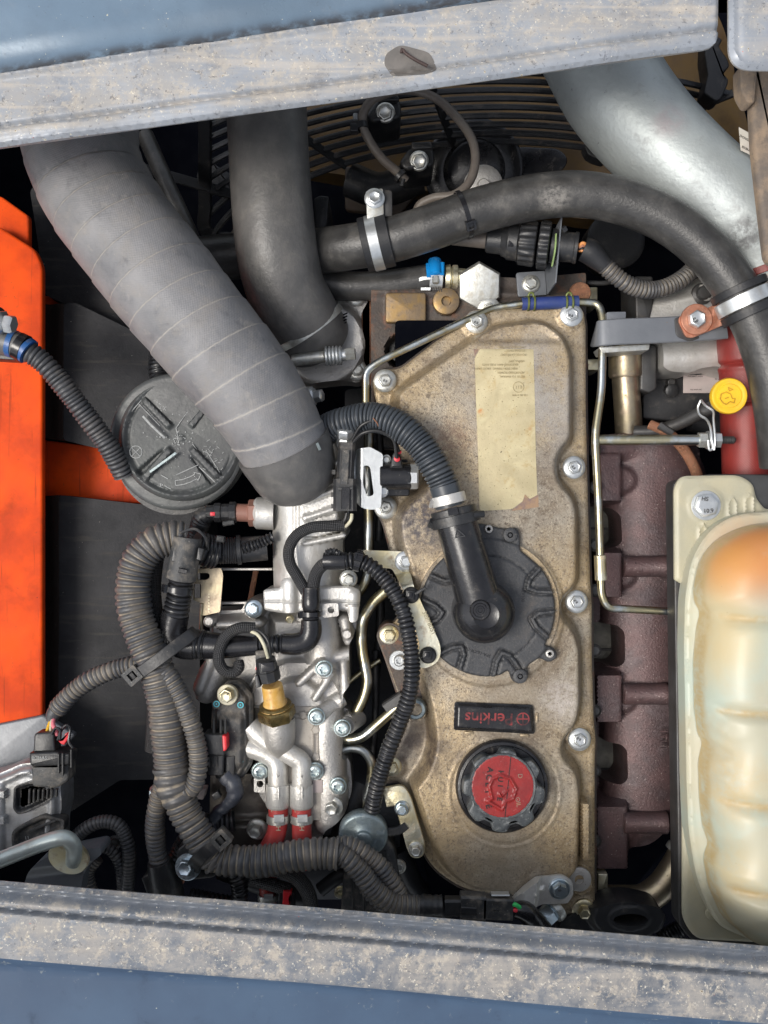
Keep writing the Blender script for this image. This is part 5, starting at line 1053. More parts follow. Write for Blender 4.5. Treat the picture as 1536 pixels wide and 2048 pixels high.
lpz = thing('lower_coolant_pipe', 'bent gold tinted coolant pipe at the lower right, above the black rubber ring', 'pipe', (1300, 1770, -90))
G().tube([(1196, 1800, -80), (1245, 1800, -78), (1285, 1798, -76), (1320, 1776, -72), (1350, 1736, -70), (1376, 1690, -70)], 29, 36, 6).build('pipe', m_goldpipe, lpz)
G().prism(rect(1196, 1748, 1216, 1806, 2), -110, -56, 2).build('flange_edge', m_yzinc, lpz)
hoop((1364, 1706), (0.55, -0.83), 29.5, 14, -70, 4, m_zinc, lpz, 'band')
rr = thing('rubber_ring', 'thick black rubber isolator ring lying at the lower right corner of the engine', 'rubber ring', (1258, 1832, 20))
G().relief(roundpoly([(1120, 1850, 30), (1190, 1812, 30), (1250, 1796, 40), (1320, 1812, 40), (1334, 1840, 24), (1328, 1870, 24), (1250, 1886, 30), (1120, 1890, 20)], 20), lambda P: 10+26*ss(86, 66, np.hypot(P[:, 0]-1256, (P[:, 1]-1832)*1.6))+3*ss(44, 40, np.hypot(P[:, 0]-1256, (P[:, 1]-1832)*1.7)),
   4, -40, holes=[circ(1258, 1834, 34, 40, ry=12)], zref=25).build('ring', m_rubberblack, rr)
G().tube([(1320, 1880, -60), (1350, 1862, -60), (1380, 1846, -60)], 17, 18, 2, corr(7, 3, 2)).build('thin_conduit', m_conduitdark, None, 'short dark corrugated conduit between the rubber ring and the cream tank', 'conduit')

# ------------------------------------------------------------------ round plug, cable and L bracket at the top
cb = thing('round_plug', 'large round black threaded cable plug with knurled rings, under the arched hose', 'connector', (1040, 485, 0))
A_, B_ = (905, 474, -18), (1165, 497, 20)
def P_(d): t = d/261.0; return tuple(A_[i]+(B_[i]-A_[i])*t for i in range(3))
G().lathe(P_(0), P_(100), [(0, 16), (76, 17)], 24).build('grey_cable', m_tanhose, cb)
G().lathe(P_(68), P_(160), [(0, 22), (3, 25), (30, 26), (33, 29), (40, 31), (44, 35), (62, 36), (64, 38)], 32).build('back_shell', m_black, cb)
for k_, s_ in ((P_(82), 10), (P_(118), 11)): G().prism(orect(k_[0], k_[1]+2, s_, s_*1.1, 5, 1), 8, k_[2]+34 if s_ > 10 else 14, 1.5).build('latch_window', m_blackgloss, cb)
kn = lambda th, i: 1+(0.035*math.tanh(3*math.sin(18*th)) if i not in (0, 1) else 0)
G().lathe(P_(132), P_(200), [(0, 34), (2, 39), (4, 41), (32, 43), (35, 41), (36, 37)], 120, mod=kn).build('knurled_ring', m_black, cb, sharp=45)
G().lathe(P_(172), P_(230), [(0, 36), (1, 44), (3, 46), (20, 46), (22, 43), (22.5, 38)], 120, mod=kn).build('knurled_ring', m_black, cb, sharp=45)
G().lathe(P_(198), P_(240), [(0, 34), (12, 34), (13, 30), (44, 29), (46, 31), (52, 31), (53, 27)], 36).build('rear_barrel', m_black, cb)
for i in range(4): G().tube([(1158, 492+i*3, 38-i*3), (1166, 486+i*5, 42-i*3), (1176, 494+i*3, 36-i*3), (1186, 502, 30)], 3.4, 8, 2).build('core_wire', (m_wireorange, m_copper, m_wireblack, m_wireorange)[i], cb)
oc2 = thing('cable_conduit', 'dusty corrugated conduit looping from the round plug towards the right', 'conduit', (1250, 560, 10))
G().tube([(1166, 498, 24, 24), (1180, 504, 24, 25), (1200, 522, 22, 21), (1210, 532, 20, 18)], None, 20, 4).build('boot', m_rubberblack, oc2)
G().tube([(1200, 522, 20), (1228, 548, 14), (1252, 566, 8), (1280, 578, 0), (1310, 580, -10), (1340, 572, -20), (1366, 556, -30), (1396, 528, -40), (1430, 500, -50)], 18, 22, 1.7, corr(8.2, 3.6, 2)).build('corrugated_tube', m_conduit, oc2, sharp=70)
lb = thing('angle_bracket', 'grey L shaped angle bracket with one bolt standing between the plug and the head', 'bracket', (1060, 570, -40))
G().prism(roundpoly([(1032, 545, 6), (1090, 541, 3), (1094, 590, 3), (1036, 594, 6)], 4), -50, -43, 1.5).build('foot', m_greysteel, lb)
q = G(); V = [W(p) for p in ((1090, 542, -44), (1094, 590, -44), (1110, 566, 40), (1122, 434, 44), (1104, 470, 10), (1096, 500, -20))]
V2 = [v+np.array((2.6*S, 0, 0)) for v in V]; q.add(V+V2, [(0, 1, 2, 3, 4, 5), (11, 10, 9, 8, 7, 6)]+[(i, (i+1) % 6+0, (i+1) % 6+6, i+6) for i in range(6)]); q.build('upright_leaf', m_greysteel, lb)
G().bar([(1112, 468, 46), (1110, 500, 46), (1104, 532, 30)], 3, 8, 1).build('green_seal', M('pale green gasket', (0.3, 0.42, 0.16), 0.6), lb)
G().bar([(1126, 454, 44), (1130, 462, 40)], 10, 12, 1, smooth=False).build('corner_ear', m_black, lb); G().bar([(1112, 522, 30), (1114, 530, 28)], 8, 10, 1, smooth=False).build('corner_ear', m_black, lb)
bolt(lb, 1061, 569, -43, 12.5, 13, m_zinc, 1.45)
# ================================================================== silver intake casting in the middle
ic = thing('intake_elbow', 'bright cast aluminium intake elbow under the lower end of the wrapped grey hose', 'intake', (612, 1060, 0))
EO = roundpoly([(536, 930), (680, 880), (692, 930, 8), (694, 1030, 4), (694, 1052, 10), (696, 1066, 10), (684, 1082, 4), (684, 1196, 3), (545, 1196, 3), (541, 1060, 4)], 8)
def elz(P):
    z = hcyl(P, (612, 900), (614, 1200), 74, -30, -90); d = np.abs(P[:, 0]-613)
    z = -60+(z+60)*0.98
    z = smax(z, plateau(P, roundpoly([(590, 980), (660, 950), (690, 960), (690, 1070), (640, 1086), (600, 1084), (588, 1060)], 12), 50, 14, -90), 6)
    for a, b, r in (((612, 985), (685, 920), 7), ((616, 1000), (690, 975), 8), ((614, 1036), (688, 1012), 7), ((612, 1086), (688, 1070), 6)): z = smax(z, hcyl(P, a, b, r, 52, -90), 4)
    z = z+3.0*np.exp(-((P[:, 0]-591)/2.2)**2)*(P[:, 1] < 1080)
    z = smax(z, boss(P, (684, 1054), 12, 52, 5, -90), 3); return z+3.2*np.exp(-((P[:, 0]-592-0.12*(P[:, 1]-1080))/2.5)**2)*(P[:, 1] > 1080)
G().relief(EO, elz, 3.4, -120, zref=20).build('casting', m_alubright, ic, sharp=60)
G().lathe((548, 1027, 0), (500, 1026, 2), [(0, 33), (10, 33), (34, 32), (37, 29), (40, 26)], 36).build('sensor_port', m_alubright, ic)
FLN = roundpoly([(526, 1180, 6), (560, 1176, 4), (562, 1158, 10), (600, 1156, 10), (602, 1174, 4), (700, 1172, 6), (720, 1180, 8), (720, 1200, 8), (716, 1226, 8), (716, 1242, 10), (700, 1246, 8), (694, 1220, 4), (560, 1226, 6), (528, 1220, 6)], 6)
def flz(P):
    z = np.full(len(P), 46.0)-4*ss(4, 0, sdf(P, FLN)); z = smax(z, hcyl(P, (580, 1168), (580, 1220), 18, 36, 0), 4); z = smax(z, hcyl(P, (706, 1190), (706, 1240), 13, 38, 0), 3); return z-3*np.exp(-((P[:, 1]-1203)/2)**2)
G().relief(FLN, flz, 3.2, -60, zref=45).build('flange', m_alubright, ic)
hoop((704, 1210), (0, 1), 14, 5, 38, 2, m_alu, ic, 'boss_ring')
bolt(ic, 697, 1157, 34, 12, 16, m_zinc, 1.5, tilt=(0, 14)); bolt(ic, 580, 1236, 28, 9, 10, m_yzinc, 1.0, tilt=(0, 30))

tv = thing('intake_valve_housing', 'lower cast aluminium valve housing with torx screws, ribs and two outlet tubes', 'valve housing', (600, 1430, 0))
HO = roundpoly([(408, 1238, 14), (420, 1226, 12), (478, 1224, 6), (486, 1204, 16), (514, 1196, 16), (540, 1212, 8), (570, 1216, 6), (690, 1212, 6), (712, 1232, 6), (712, 1264, 10), (698, 1288, 8), (699, 1370, 4), (686, 1386, 6), (687, 1424, 4), (702, 1430, 10), (712, 1446, 12), (700, 1470, 10), (686, 1474, 4), (683, 1516, 4), (698, 1532, 8),
                (701, 1560, 6), (703, 1590, 10), (694, 1622, 16), (672, 1644, 16), (650, 1656, 14), (640, 1700, 6), (560, 1700, 6), (540, 1640, 8), (512, 1600, 6), (506, 1520, 4), (470, 1560, 6), (460, 1480, 6), (440, 1400, 6), (412, 1410, 14), (388, 1402, 16), (380, 1376, 14), (386, 1356, 14), (418, 1310, 14), (412, 1262, 6)], 8)
PLT = roundpoly([(540, 1412), (646, 1414), (646, 1600), (640, 1640), (560, 1640), (540, 1500)], 4)
def hoz(P):
    x, y = P[:, 0], P[:, 1]; z = np.full(len(P), -34.0)
    z = smax(z, plateau(P, roundpoly([(530, 1225), (690, 1225), (686, 1640), (560, 1660), (530, 1560)], 10), 4, 22, -34), 6)
    z = smax(z, plateau(P, roundpoly([(412, 1234), (520, 1228), (528, 1300), (420, 1300)], 8), 8, 10, -34), 4)
    z = smax(z, hcyl(P, (640, 1230), (660, 1640), 36, -6, -34), 8)
    q = np.hypot(x-592, y-1414)
    z = np.where((y < 1414) & (q < 104), np.maximum(z, 4+20*ss(100, 90, q)), z); z = np.where((y < 1412) & (q < 90), 10.0+0*z, z)
    z = np.where((y < 1412) & (q < 64), 10+14*ss(64, 50, q), z)
    # raised channels on the plate
    # ribs of the V web
    for a, b, r, zz in (((645, 1320), (600, 1362), 8, 38), ((664, 1344), (632, 1392), 8, 38), ((650, 1322), (706, 1306), 14, 14), ((686, 1310), (690, 1380), 10, 14), ((688, 1240), (698, 1280), 12, 14)):
        z = smax(z, hcyl(P, a, b, r, zz-r*0.4, -34), 3)
    for c, r, zz in (((648, 1337), 20, 44), ((634, 1430), 20, 36), ((686, 1455), 20, 30), ((631, 1540), 20, 36), ((522, 1540), 19, 34), ((676, 1570), 20, 30), ((665, 1612), 26, 22), ((508, 1217), 22, 30), ((694, 1268), 14, 26), ((419, 1242), 16, 22), ((600, 1234), 14, 20)):
        z = smax(z, boss(P, c, r, zz, 5, -34), 4)
    z = smax(z, hcyl(P, (634, 1428), (686, 1396), 18, 4, -34), 4); z = smax(z, hcyl(P, (686, 1454), (716, 1436), 18, -6, -34), 4)
    # curled ear at the left
    z = smax(z, hcyl(P, (412, 1390), (440, 1330), 26, -14, -34), 6); z = smax(z, hcyl(P, (400, 1376), (425, 1310), 16, 2, -34), 4)
    z = smax(z, hcyl(P, (440, 1250), (520, 1246), 9, 14, -34), 4); z = smax(z, hcyl(P, (430, 1290), (560, 1300), 12, -6, -34), 4)
    return z+0.8*np.sin(x/17+y/23)
G().relief(HO, hoz, 3.0, -130, zref=10).build('casting', m_alu, tv, sharp=60)
m_plate = M('tan grey machined plate', (0.42, 0.385, 0.34), 0.5, 0.35, col2=(0.36, 0.33, 0.29), vs=30, dirt=[((0.24, 0.21, 0.17), 8, 0.54, 0.68, 0.5)], bump=(0.6, 3))
def plz(P):
    x, y = P[:, 0], P[:, 1]; z = 27-2*ss(3, 0, sdf(P, PLT))
    for a, b in (((586, 1426), (624, 1426)), ((586, 1434), (624, 1434)), ((628, 1440), (628, 1520)), ((637, 1440), (637, 1520)), ((637, 1520), (637, 1575))): z = z+2.6*ss(2.4, 1.0, dseg(P, a, b)[0])
    for c in ((606, 1430), (632, 1460), (632, 1515)): z = np.maximum(z, 27+3.0*ss(9, 7, np.hypot(x-c[0], y-c[1])))
    return z
G().relief(PLT, plz, 2.6, -20, zref=27).build('port_plate', m_plate, tv)
G().lathe((684, 1398, 0), (636, 1431, 26), [(0, 15), (30, 16), (52, 17)], 24).build('screw_boss', m_alu, tv); G().lathe((720, 1436, -30), (688, 1455, 22), [(0, 15), (20, 16), (48, 17)], 24).build('screw_boss', m_alu, tv)
for (x, y, z, lb_) in ((648, 1337, 44, 0), (633, 1432, 36, 0), (685, 1455, 30, 0), (630, 1541, 36, 0), (521, 1541, 34, 0), (676, 1571, 30, 0)):
    bolt(tv, x, y, z, 15, 13, m_torx, 1.2, 'torx', name='screw', tilt=((x-640)*-0.06, 10))
bolt(tv, 508, 1217, 32, 12.5, 15, m_zincblue, 1.45, tilt=(-8, 6)); bolt(tv, 665, 1612, 22, 14, 18, m_zinc, 1.6, tilt=(-14, 14))
for (x, y, r) in ((694, 1268, 9), (419, 1242, 9), (541, 1483, 7), (496, 1466, 7)): G().up(x, y, 22, [(0, r), (8, r), (9.5, r-1.5), (9.5, 0.4)], 24).build('pin', m_alu, tv)
# sensor well and Y tubes
G().tube([(556, 1436, 50, 34), (558, 1466, 46, 33), (560, 1494, 42, 27), (562, 1512, 40, 14)], None, 32, 4).build('sensor_well', m_alu, tv)
G().tube([(500, 1452, 30), (530, 1480, 34), (560, 1498, 36)], 22, 24, 5).build('feed_tube', m_alubright, tv); G().tube([(496, 1494, 30), (530, 1506, 34), (552, 1524, 36), (556, 1560, 36), (556, 1590, 34)], 20, 28, 5).build('outlet_tube', m_alubright, tv)
G().tube([(566, 1500, 40), (586, 1512, 42), (602, 1524, 42), (604, 1550, 40), (602, 1590, 36)], 20, 28, 5).build('outlet_tube', m_alubright, tv)
for x in (556, 603):
    G().lathe((x, 1566, 34), (x, 1606, 34), [(0, 20), (2, 23.5), (44, 24), (48, 22), (50, 19)], 36).build('outlet_socket', m_alubright, tv)
    G().bar([(x+1, 1574, 58.5), (x+1, 1598, 58.8)], 3, 2, 0.5, smooth=False).build('raised_mark', m_alubright, tv)
text('A', 556, 1552, 56, 8, m_darksteel, tv, 200, 0.3, 'cast_letter'); text('B', 604, 1552, 60, 8, m_darksteel, tv, 200, 0.3, 'cast_letter')
TAB = roundpoly([(508, 1556), (530, 1556), (530, 1586), (508, 1584)], 2)
G().relief(TAB, lambda P: np.full(len(P), 34.0), 3, 16, holes=[circ(520, 1568, 7, 16)], zref=34).build('drilled_tab', m_alu, tv)
G().prism(rect(625, 1560, 645, 1586, 2), 0, 30, 1).build('plate_end', m_stickerpink, tv)
bolt(tv, 515, 1657, -10, 14, 20, m_zinc, 1.55, tilt=(-14, 16))
# red silicone hoses
for i, (x, dx, lb_) in enumerate(((556, -14, 'short red silicone hose marked A with a spring clamp, under the left outlet tube'), (603, 2, 'short red silicone hose marked B with a spring clamp, under the right outlet tube'))):
    rh_ = thing('red_hose_stub', lb_, 'hose', (x, 1640, 30), 'red outlet hoses')
    G().tube([(x, 1604, 33), (x, 1640, 32), (x+dx*0.3, 1668, 26), (x+dx*1.4, 1700, 10), (x+dx*2.4, 1726, -10)], 19.5, 28, 5).build('hose_tube', m_redstub, rh_)
    hoop((x, 1637), (0, 1), 20, 16, 32, 2.6, m_zinc, rh_, 'band'); G().bar([(x-8, 1638, 54), (x+12, 1637, 54)], 16, 5, 2.5, smooth=False).build('buckle', m_zincclean, rh_)
    G().lathe((x, 1600, 33), (x, 1610, 33), [(0, 19), (6, 19), (6.5, 17)], 28).build('tube_end', m_zincclean, rh_)
    text('A' if i == 0 else 'B', x-12, 1622, 49, 8, m_wirewhite, rh_, 180, 0.2, 'print'); text('H', x, 1657, 51.8 if i == 0 else 51.5, 14, m_wirewhite, rh_, 90, 0.2, 'print')
dc = thing('bronze_canister', 'dark bronze pressed steel canister below the black sensor module', 'canister', (480, 1620, -60))
G().relief(roundpoly([(420, 1545, 10), (540, 1545, 10), (548, 1620, 14), (536, 1690, 20), (430, 1700, 20), (418, 1640, 10)], 10), lambda P: -54+26*np.sqrt(np.maximum(0, 1-((P[:, 0]-484)/70)**2))-8*ss(1636, 1630, P[:, 1])*0+7*np.exp(-((P[:, 1]-1634)/5)**2)-6*np.exp(-((P[:, 1]-1644)/4)**2), 4, -140, zref=-40).build('body', m_aludark, dc)
G().prism(roundpoly([(500, 1560), (548, 1530), (552, 1560), (512, 1590)], 5), -60, 2, 3).build('shoulder', m_aludark, dc)

# black position module with connector
pm = thing('sensor_module', 'black plastic sensor module with three cyan ring marks and one big pale bolt', 'sensor', (462, 1460, 40))
MOo = roundpoly([(436, 1386, 10), (452, 1362, 16), (478, 1362, 14), (504, 1392, 8), (506, 1480, 6), (504, 1530, 8), (484, 1560, 8), (430, 1560, 4), (420, 1500, 4), (422, 1420, 8)], 8)
def moz(P):
    d = sdf(P, MOo); z = 40-4*ss(5, 0, d)+8*ss(8, 12, d)+2.5*np.exp(-((d-14)/2)**2); z = z+10*ss(1420, 1440, P[:, 1])*ss(1550, 1520, P[:, 1])*ss(14, 22, d)
    return z
G().relief(MOo, moz, 3, 6, zref=45).build('cover', m_blackdusty, pm)
bolt(pm, 457, 1388, 52, 14.5, 18, m_yzinc, 1.0, tilt=(-16, 6), washer=(21, 5, m_wirewhite), mark=('T', 9, 20))
for x, y in ((433, 1408), (481, 1410), (480, 1522)):
    G().up(x, y, 46, [(0, 9), (4, 9), (5, 8), (5, 5)], 24).build('rivet', m_blackdusty, pm); annulus(x, y, 51.5, 6.5, 2.2, 0.4, m_bluering, pm, 'ring_mark', 24); G().up(x, y, 51, [(0, 1.8), (1, 1.8)], 12).build('dot_mark', m_bluering, pm)
mc = thing('module_connector', 'black connector with two red side clips plugged onto the sensor module', 'connector', (430, 1490, 70))
G().prism(roundpoly([(406, 1468), (450, 1470), (449, 1512), (406, 1510)], 4), 40, 86, 3).build('shell', m_black, mc)
G().prism(roundpoly([(412, 1508), (448, 1510), (446, 1552), (414, 1552)], 4), 36, 72, 3).build('rear_shell', m_black, mc); G().prism(roundpoly([(450, 1512), (470, 1512), (468, 1556), (450, 1554)], 3), 36, 60, 2).build('rear_shell', m_black, mc)
G().prism(roundpoly([(444, 1470), (453, 1472), (454, 1500), (446, 1504)], 4), 60, 90, 2).build('red_clip', m_redbright, mc); G().prism(roundpoly([(399, 1474), (406, 1473), (406, 1492), (401, 1490)], 2), 60, 84, 1).build('red_clip', m_redbright, mc)
for x in (418, 426, 434): G().bar([(x, 1514, 74), (x, 1534, 74)], 3, 4, 1, smooth=False).build('rib', m_blackdusty, mc)
for x in (428, 442, 451): G().bar([(x, 1440, 62), (x, 1468, 74)], 5, 8, 1.5, smooth=False).build('latch_arm', m_blackdusty, mc)
tw = thing('taped_cable', 'tape wrapped blue black cable leaving the module connector with a small tie head', 'cable', (455, 1600, 40))
G().tube([(450, 1548, 50, 17), (466, 1568, 52, 17), (470, 1590, 48, 16), (456, 1608, 42, 12), (436, 1624, 34, 12), (428, 1650, 24, 13), (432, 1684, 10, 14)], None, 20, 3, lambda s, th, L: (1.6*np.sin(s/5+th)*np.sin(s/11)+0*th, 1+0*s*th)).build('tape_wrap', M('blue black tape', (0.03, 0.036, 0.05), 0.42, col2=(0.05, 0.055, 0.07), bump=(1.2, 8), dirt=[((0.25, 0.25, 0.27), 20, 0.55, 0.72, 0.4)]), tw)
G().prism(orect(432, 1592, 16, 14, -30, 2), 44, 58, 1.5).build('tie_head', m_black, tw)

# oil pressure sensor: connector, amber body, brass hexagon
bs = thing('brass_sensor', 'amber bodied sensor with a brass hexagon, plugged with a black connector', 'sensor', (550, 1400, 70))
a_, b_ = (537, 1330, 96), (556, 1440, 62)
def Q_(t): return tuple(a_[i]+(b_[i]-a_[i])*t for i in range(3))
G().lathe(Q_(0.36), Q_(0.72), [(0, 20), (2, 21), (34, 22), (38, 24), (44, 25), (46, 30), (50, 31)], 32).build('amber_body', m_amber, bs)
G().lathe(Q_(0.72), Q_(1.1), [(0, 31), (2, 33), (4, 33), (6, 31), (7, 35), (10, 38), (28, 38), (33, 34), (34, 28)], 6, 0.28).build('brass_hexagon', m_brass, bs)
G().lathe(Q_(0.70), Q_(0.9), [(0, 29), (2, 32), (6, 32), (8, 28)], 36).build('brass_collar', m_brass, bs)
bc2 = thing('sensor_connector', 'black sealed connector on top of the amber sensor below the braided loop', 'connector', (532, 1340, 100))
G().lathe((530, 1316, 100), (540, 1364, 88), [(0, 15), (2, 20), (24, 22), (25, 24), (46, 24), (48, 21)], 10, 0.3).build('shell', m_black, bc2, sharp=30)
G().prism(roundpoly([(520, 1326), (548, 1324), (550, 1342), (522, 1346)], 3), 104, 124, 2).build('latch', m_blackgloss, bc2); G().prism(roundpoly([(509, 1352), (516, 1350), (522, 1374), (512, 1376)], 2), 80, 112, 1.5).build('side_rail', m_black, bc2)
G().prism(roundpoly([(510, 1302), (532, 1300), (534, 1350), (512, 1356)], 4), 70, 96, 3).build('rear_shell', m_blackdusty, bc2); G().prism(rect(511, 1334, 517, 1340, 1), 96, 98, 0.5).build('red_dot', m_wirered, bc2)
G().tube([(500, 1262, 96), (516, 1270, 112), (528, 1290, 118), (536, 1316, 112)], 3.6, 10, 3).build('cream_wire', m_wirewhite, bc2); G().tube([(504, 1258, 98), (522, 1264, 110), (536, 1282, 114), (541, 1316, 108)], 3.6, 10, 3).build('black_wire', m_wireblack, bc2)
G().tube([(510, 1256, 92), (480, 1256, 98), (454, 1270, 100), (440, 1296, 98), (438, 1324, 92), (450, 1342, 86), (468, 1344, 82), (478, 1334, 80), (476, 1324, 76)], 11.5, 20, 3).build('braided_loop', m_braid, None, 'braided sleeve curled into a loop left of the amber sensor', 'sleeve')

# brown temperature sensor with connector
bn = thing('brown_sensor', 'terracotta brown hexagon sensor screwed into the left port of the silver elbow', 'sensor', (500, 1025, 10))
G().lathe((516, 1026, 4), (490, 1026, 5), [(0, 24), (1, 27), (17, 27), (19, 24)], 6, 0.0).build('hexagon', m_brown, bn)
G().lathe((500, 1026, 5), (470, 1025, 6), [(0, 18), (26, 18), (27, 16)], 28).build('body', m_brown, bn)
bk2 = thing('sensor_connector', 'black two part connector plugged onto the terracotta brown sensor', 'connector', (440, 1025, 10))
G().lathe((474, 1025, 6), (410, 1026, 8), [(0, 19), (2, 22), (14, 22), (15, 18), (30, 18), (32, 20), (44, 20), (46, 16), (60, 15)], 10, 0.2).build('shell', m_black, bk2, sharp=30)
G().bar([(468, 1044, 20), (446, 1048, 20)], 10, 10, 2, smooth=False).build('latch', m_blackdusty, bk2); G().prism(rect(420, 1024, 430, 1032, 2), 22, 28, 1).build('red_seal', m_wirered, bk2)
G().tube([(424, 1026, 4, 16), (406, 1036, 0, 20), (398, 1056, -10, 20), (390, 1080, -20, 18)], None, 20, 3, corr(6, 2, 1)).build('boot', m_black, bk2)

# black solenoid, silver bracket and connector near the breather hose
sb = thing('slotted_bracket', 'bright zinc slotted bracket standing beside the black connector, left of the rocker cover', 'bracket', (738, 960, 70))
SB_ = roundpoly([(712, 898, 4), (740, 894, 4), (766, 908, 6), (762, 1016, 6), (744, 1020, 8), (722, 1016, 14), (708, 1000, 10), (708, 930, 4)], 5)
G().relief(SB_, lambda P: 80-14*ss(722, 712, P[:, 0])+10*ss(925, 905, P[:, 1])*0, 3, 58, holes=[roundpoly([(727, 930, 6), (740, 932, 6), (748, 990, 6), (734, 994, 6), (726, 970, 6)], 5)], zref=80).build('plate', m_zincclean, sb)
G().bar([(727, 932, 60), (734, 966, 66), (728, 992, 60)], 8, 14, 2).build('folded_tongue', m_zinc, sb)
bolt(sb, 764, 983, 60, 10, 16, m_zincclean, 1.2, tilt=(26, 4)); bolt(sb, 772, 918, 56, 8, 12, m_zincclean, 1.2, tilt=(10, 20))
sv = thing('solenoid', 'black solenoid valve with a steel end cap and two red sealed wires', 'solenoid', (795, 960, 50))
G().prism(roundpoly([(758, 920), (816, 918), (820, 992), (760, 992)], 6), 10, 48, 4).build('body', m_blackgloss, sv)
G().lathe((760, 953, 62), (818, 952, 62), [(0, 25), (2, 27), (60, 27), (62, 25)], 36).build('coil', m_blackgloss, sv)
G().lathe((814, 952, 62), (836, 952, 62), [(0, 26), (1, 27), (19, 27), (22, 25), (22.5, 18)], 8, 0.2).build('end_cap', m_zincclean, sv, sharp=25)
G().prism(roundpoly([(780, 936), (786, 904, 8), (800, 902, 8), (806, 936)], 4), 70, 96, 4).build('wire_boot', m_black, sv)
G().up(794, 918, 94, [(0, 6), (4, 6), (5, 4)], 16).build('red_seal', m_wirered, sv); G().up(798, 904, 92, [(0, 5), (4, 5), (5, 3)], 16).build('red_seal', m_wirered, sv)
G().tube([(794, 916, 100), (786, 878, 116), (758, 862, 122), (726, 866, 118), (706, 884, 104)], 3.6, 10, 4).build('black_wire', m_wireblack, sv); G().tube([(798, 903, 98), (782, 868, 112), (752, 842, 120), (724, 850, 116), (704, 880, 100)], 3.6, 10, 4).build('black_wire', m_wireblack, sv)
G().tube([(746, 836, 130), (754, 846, 128), (760, 860, 118)], 1.2, 6, 3).build('hair_wire', m_rust, sv)
kcn = thing('inline_connector', 'long black inline connector lying beside the slotted bracket', 'connector', (690, 950, 80))
G().bar([(694, 886, 88), (690, 960, 88)], 34, 32, 5, smooth=False).build('front_shell', m_black, kcn); G().bar([(690, 958, 90), (690, 1022, 90)], 46, 38, 6, smooth=False).build('rear_shell', m_black, kcn)
G().bar([(692, 900, 106), (688, 968, 108)], 16, 5, 2, smooth=False).build('latch', m_blackdusty, kcn); G().bar([(692, 975, 110), (691, 1018, 110)], 18, 5, 2, smooth=False).build('latch', m_blackgloss, kcn)
for y in (940, 985, 1008): G().bar([(668, y, 84), (668, y+9, 84)], 10, 20, 2, smooth=False).build('ridge', m_blackdusty, kcn)
G().bar([(676, 978, 110), (706, 976, 110)], 5, 4, 1, smooth=False).build('cross_ridge', m_blackdusty, kcn)
tbt = thing('tall_bolt', 'tall zinc hexagon bolt above the long black inline connector', 'bolt', (690, 865, 60))
G().lathe((690, 888, 70), (690, 850, 96), [(0, 17), (2, 19), (12, 16), (16, 13), (17, 15), (19, 17), (34, 17), (37, 14)], 6, 0.2).build('head', m_zincclean, tbt); G().up(690, 886, 62, [(0, 20), (6, 19), (14, 14)], 28, tilt=(0, 40)).build('nut_collar', m_zinc, tbt)
bo = thing('flange_bolt', 'zinc flanged bolt poking out right of the wrapped hose above the breather hose', 'bolt', (640, 792, 20))
G().lathe((622, 794, 10), (650, 790, 22), [(0, 22), (3, 22), (5, 18), (9, 16), (10, 13), (24, 13), (26, 10)], 6, 0.2).build('head', m_zincclean, bo); G().lathe((616, 795, 8), (650, 790, 22), [(0, 20), (4, 22), (8, 20)], 28).build('flange', m_zinc, bo)
# braided lines joining below the connector
bl = thing('braided_harness', 'black braided sleeves running from the inline connector down to the black Y boot', 'harness', (620, 1120, 70))
G().tube([(688, 1050, 78), (660, 1052, 80), (620, 1056, 82), (592, 1072, 82), (578, 1098, 80), (580, 1126, 76), (596, 1156, 72), (612, 1184, 70)], 11.5, 20, 3).build('braided_sleeve', m_braid, bl)
G().tube([(668, 1122, 86), (646, 1130, 84), (632, 1148, 78), (624, 1190, 72)], 12.5, 20, 3).build('braided_sleeve', m_braid, bl)
G().tube([(704, 1028, 88), (702, 1040, 90), (692, 1052, 84), (680, 1056, 80)], 3.6, 10, 3).build('cream_wire', m_wirewhite, bl); G().tube([(694, 1026, 88), (690, 1040, 86), (682, 1048, 80)], 3.6, 10, 3).build('black_wire', m_wireblack, bl)
G().tube([(648, 1122, 88, 17), (668, 1122, 90, 18), (690, 1122, 90, 18)], None, 22, 4).build('collar', m_blackgloss, bl)
G().tube([(652, 1106, 96), (666, 1102, 100), (680, 1108, 98)], 6, 10, 2, lambda s, th, L: (2*np.sin(s*1.3+th*2), 1+0*s*th)).build('frayed_tape', m_black, bl)
ec = thing('elbow_conduit', 'glossy black corrugated conduit curving down in front of the rocker cover edge', 'conduit', (800, 1280, 90))
G().tube([(686, 1122, 88), (718, 1121, 90), (752, 1140, 92), (786, 1181, 104), (806, 1224, 114), (818, 1271, 117), (824, 1322, 115), (822, 1369, 107), (812, 1410, 98), (794, 1458, 86), (774, 1510, 74), (755, 1566, 62), (744, 1620, 40)], 17, 24, 1.9, corr(8.6, 3.6, 1.6)).build('corrugated_tube', m_conduitdark, ec, sharp=70)
ziptie('cable_tie', 'small black cable tie with a square head on the glossy conduit above the zinc bracket', (716, 1121), (1, 0.25), 20, 90, 12, (0.3, 0.9), headw=15)
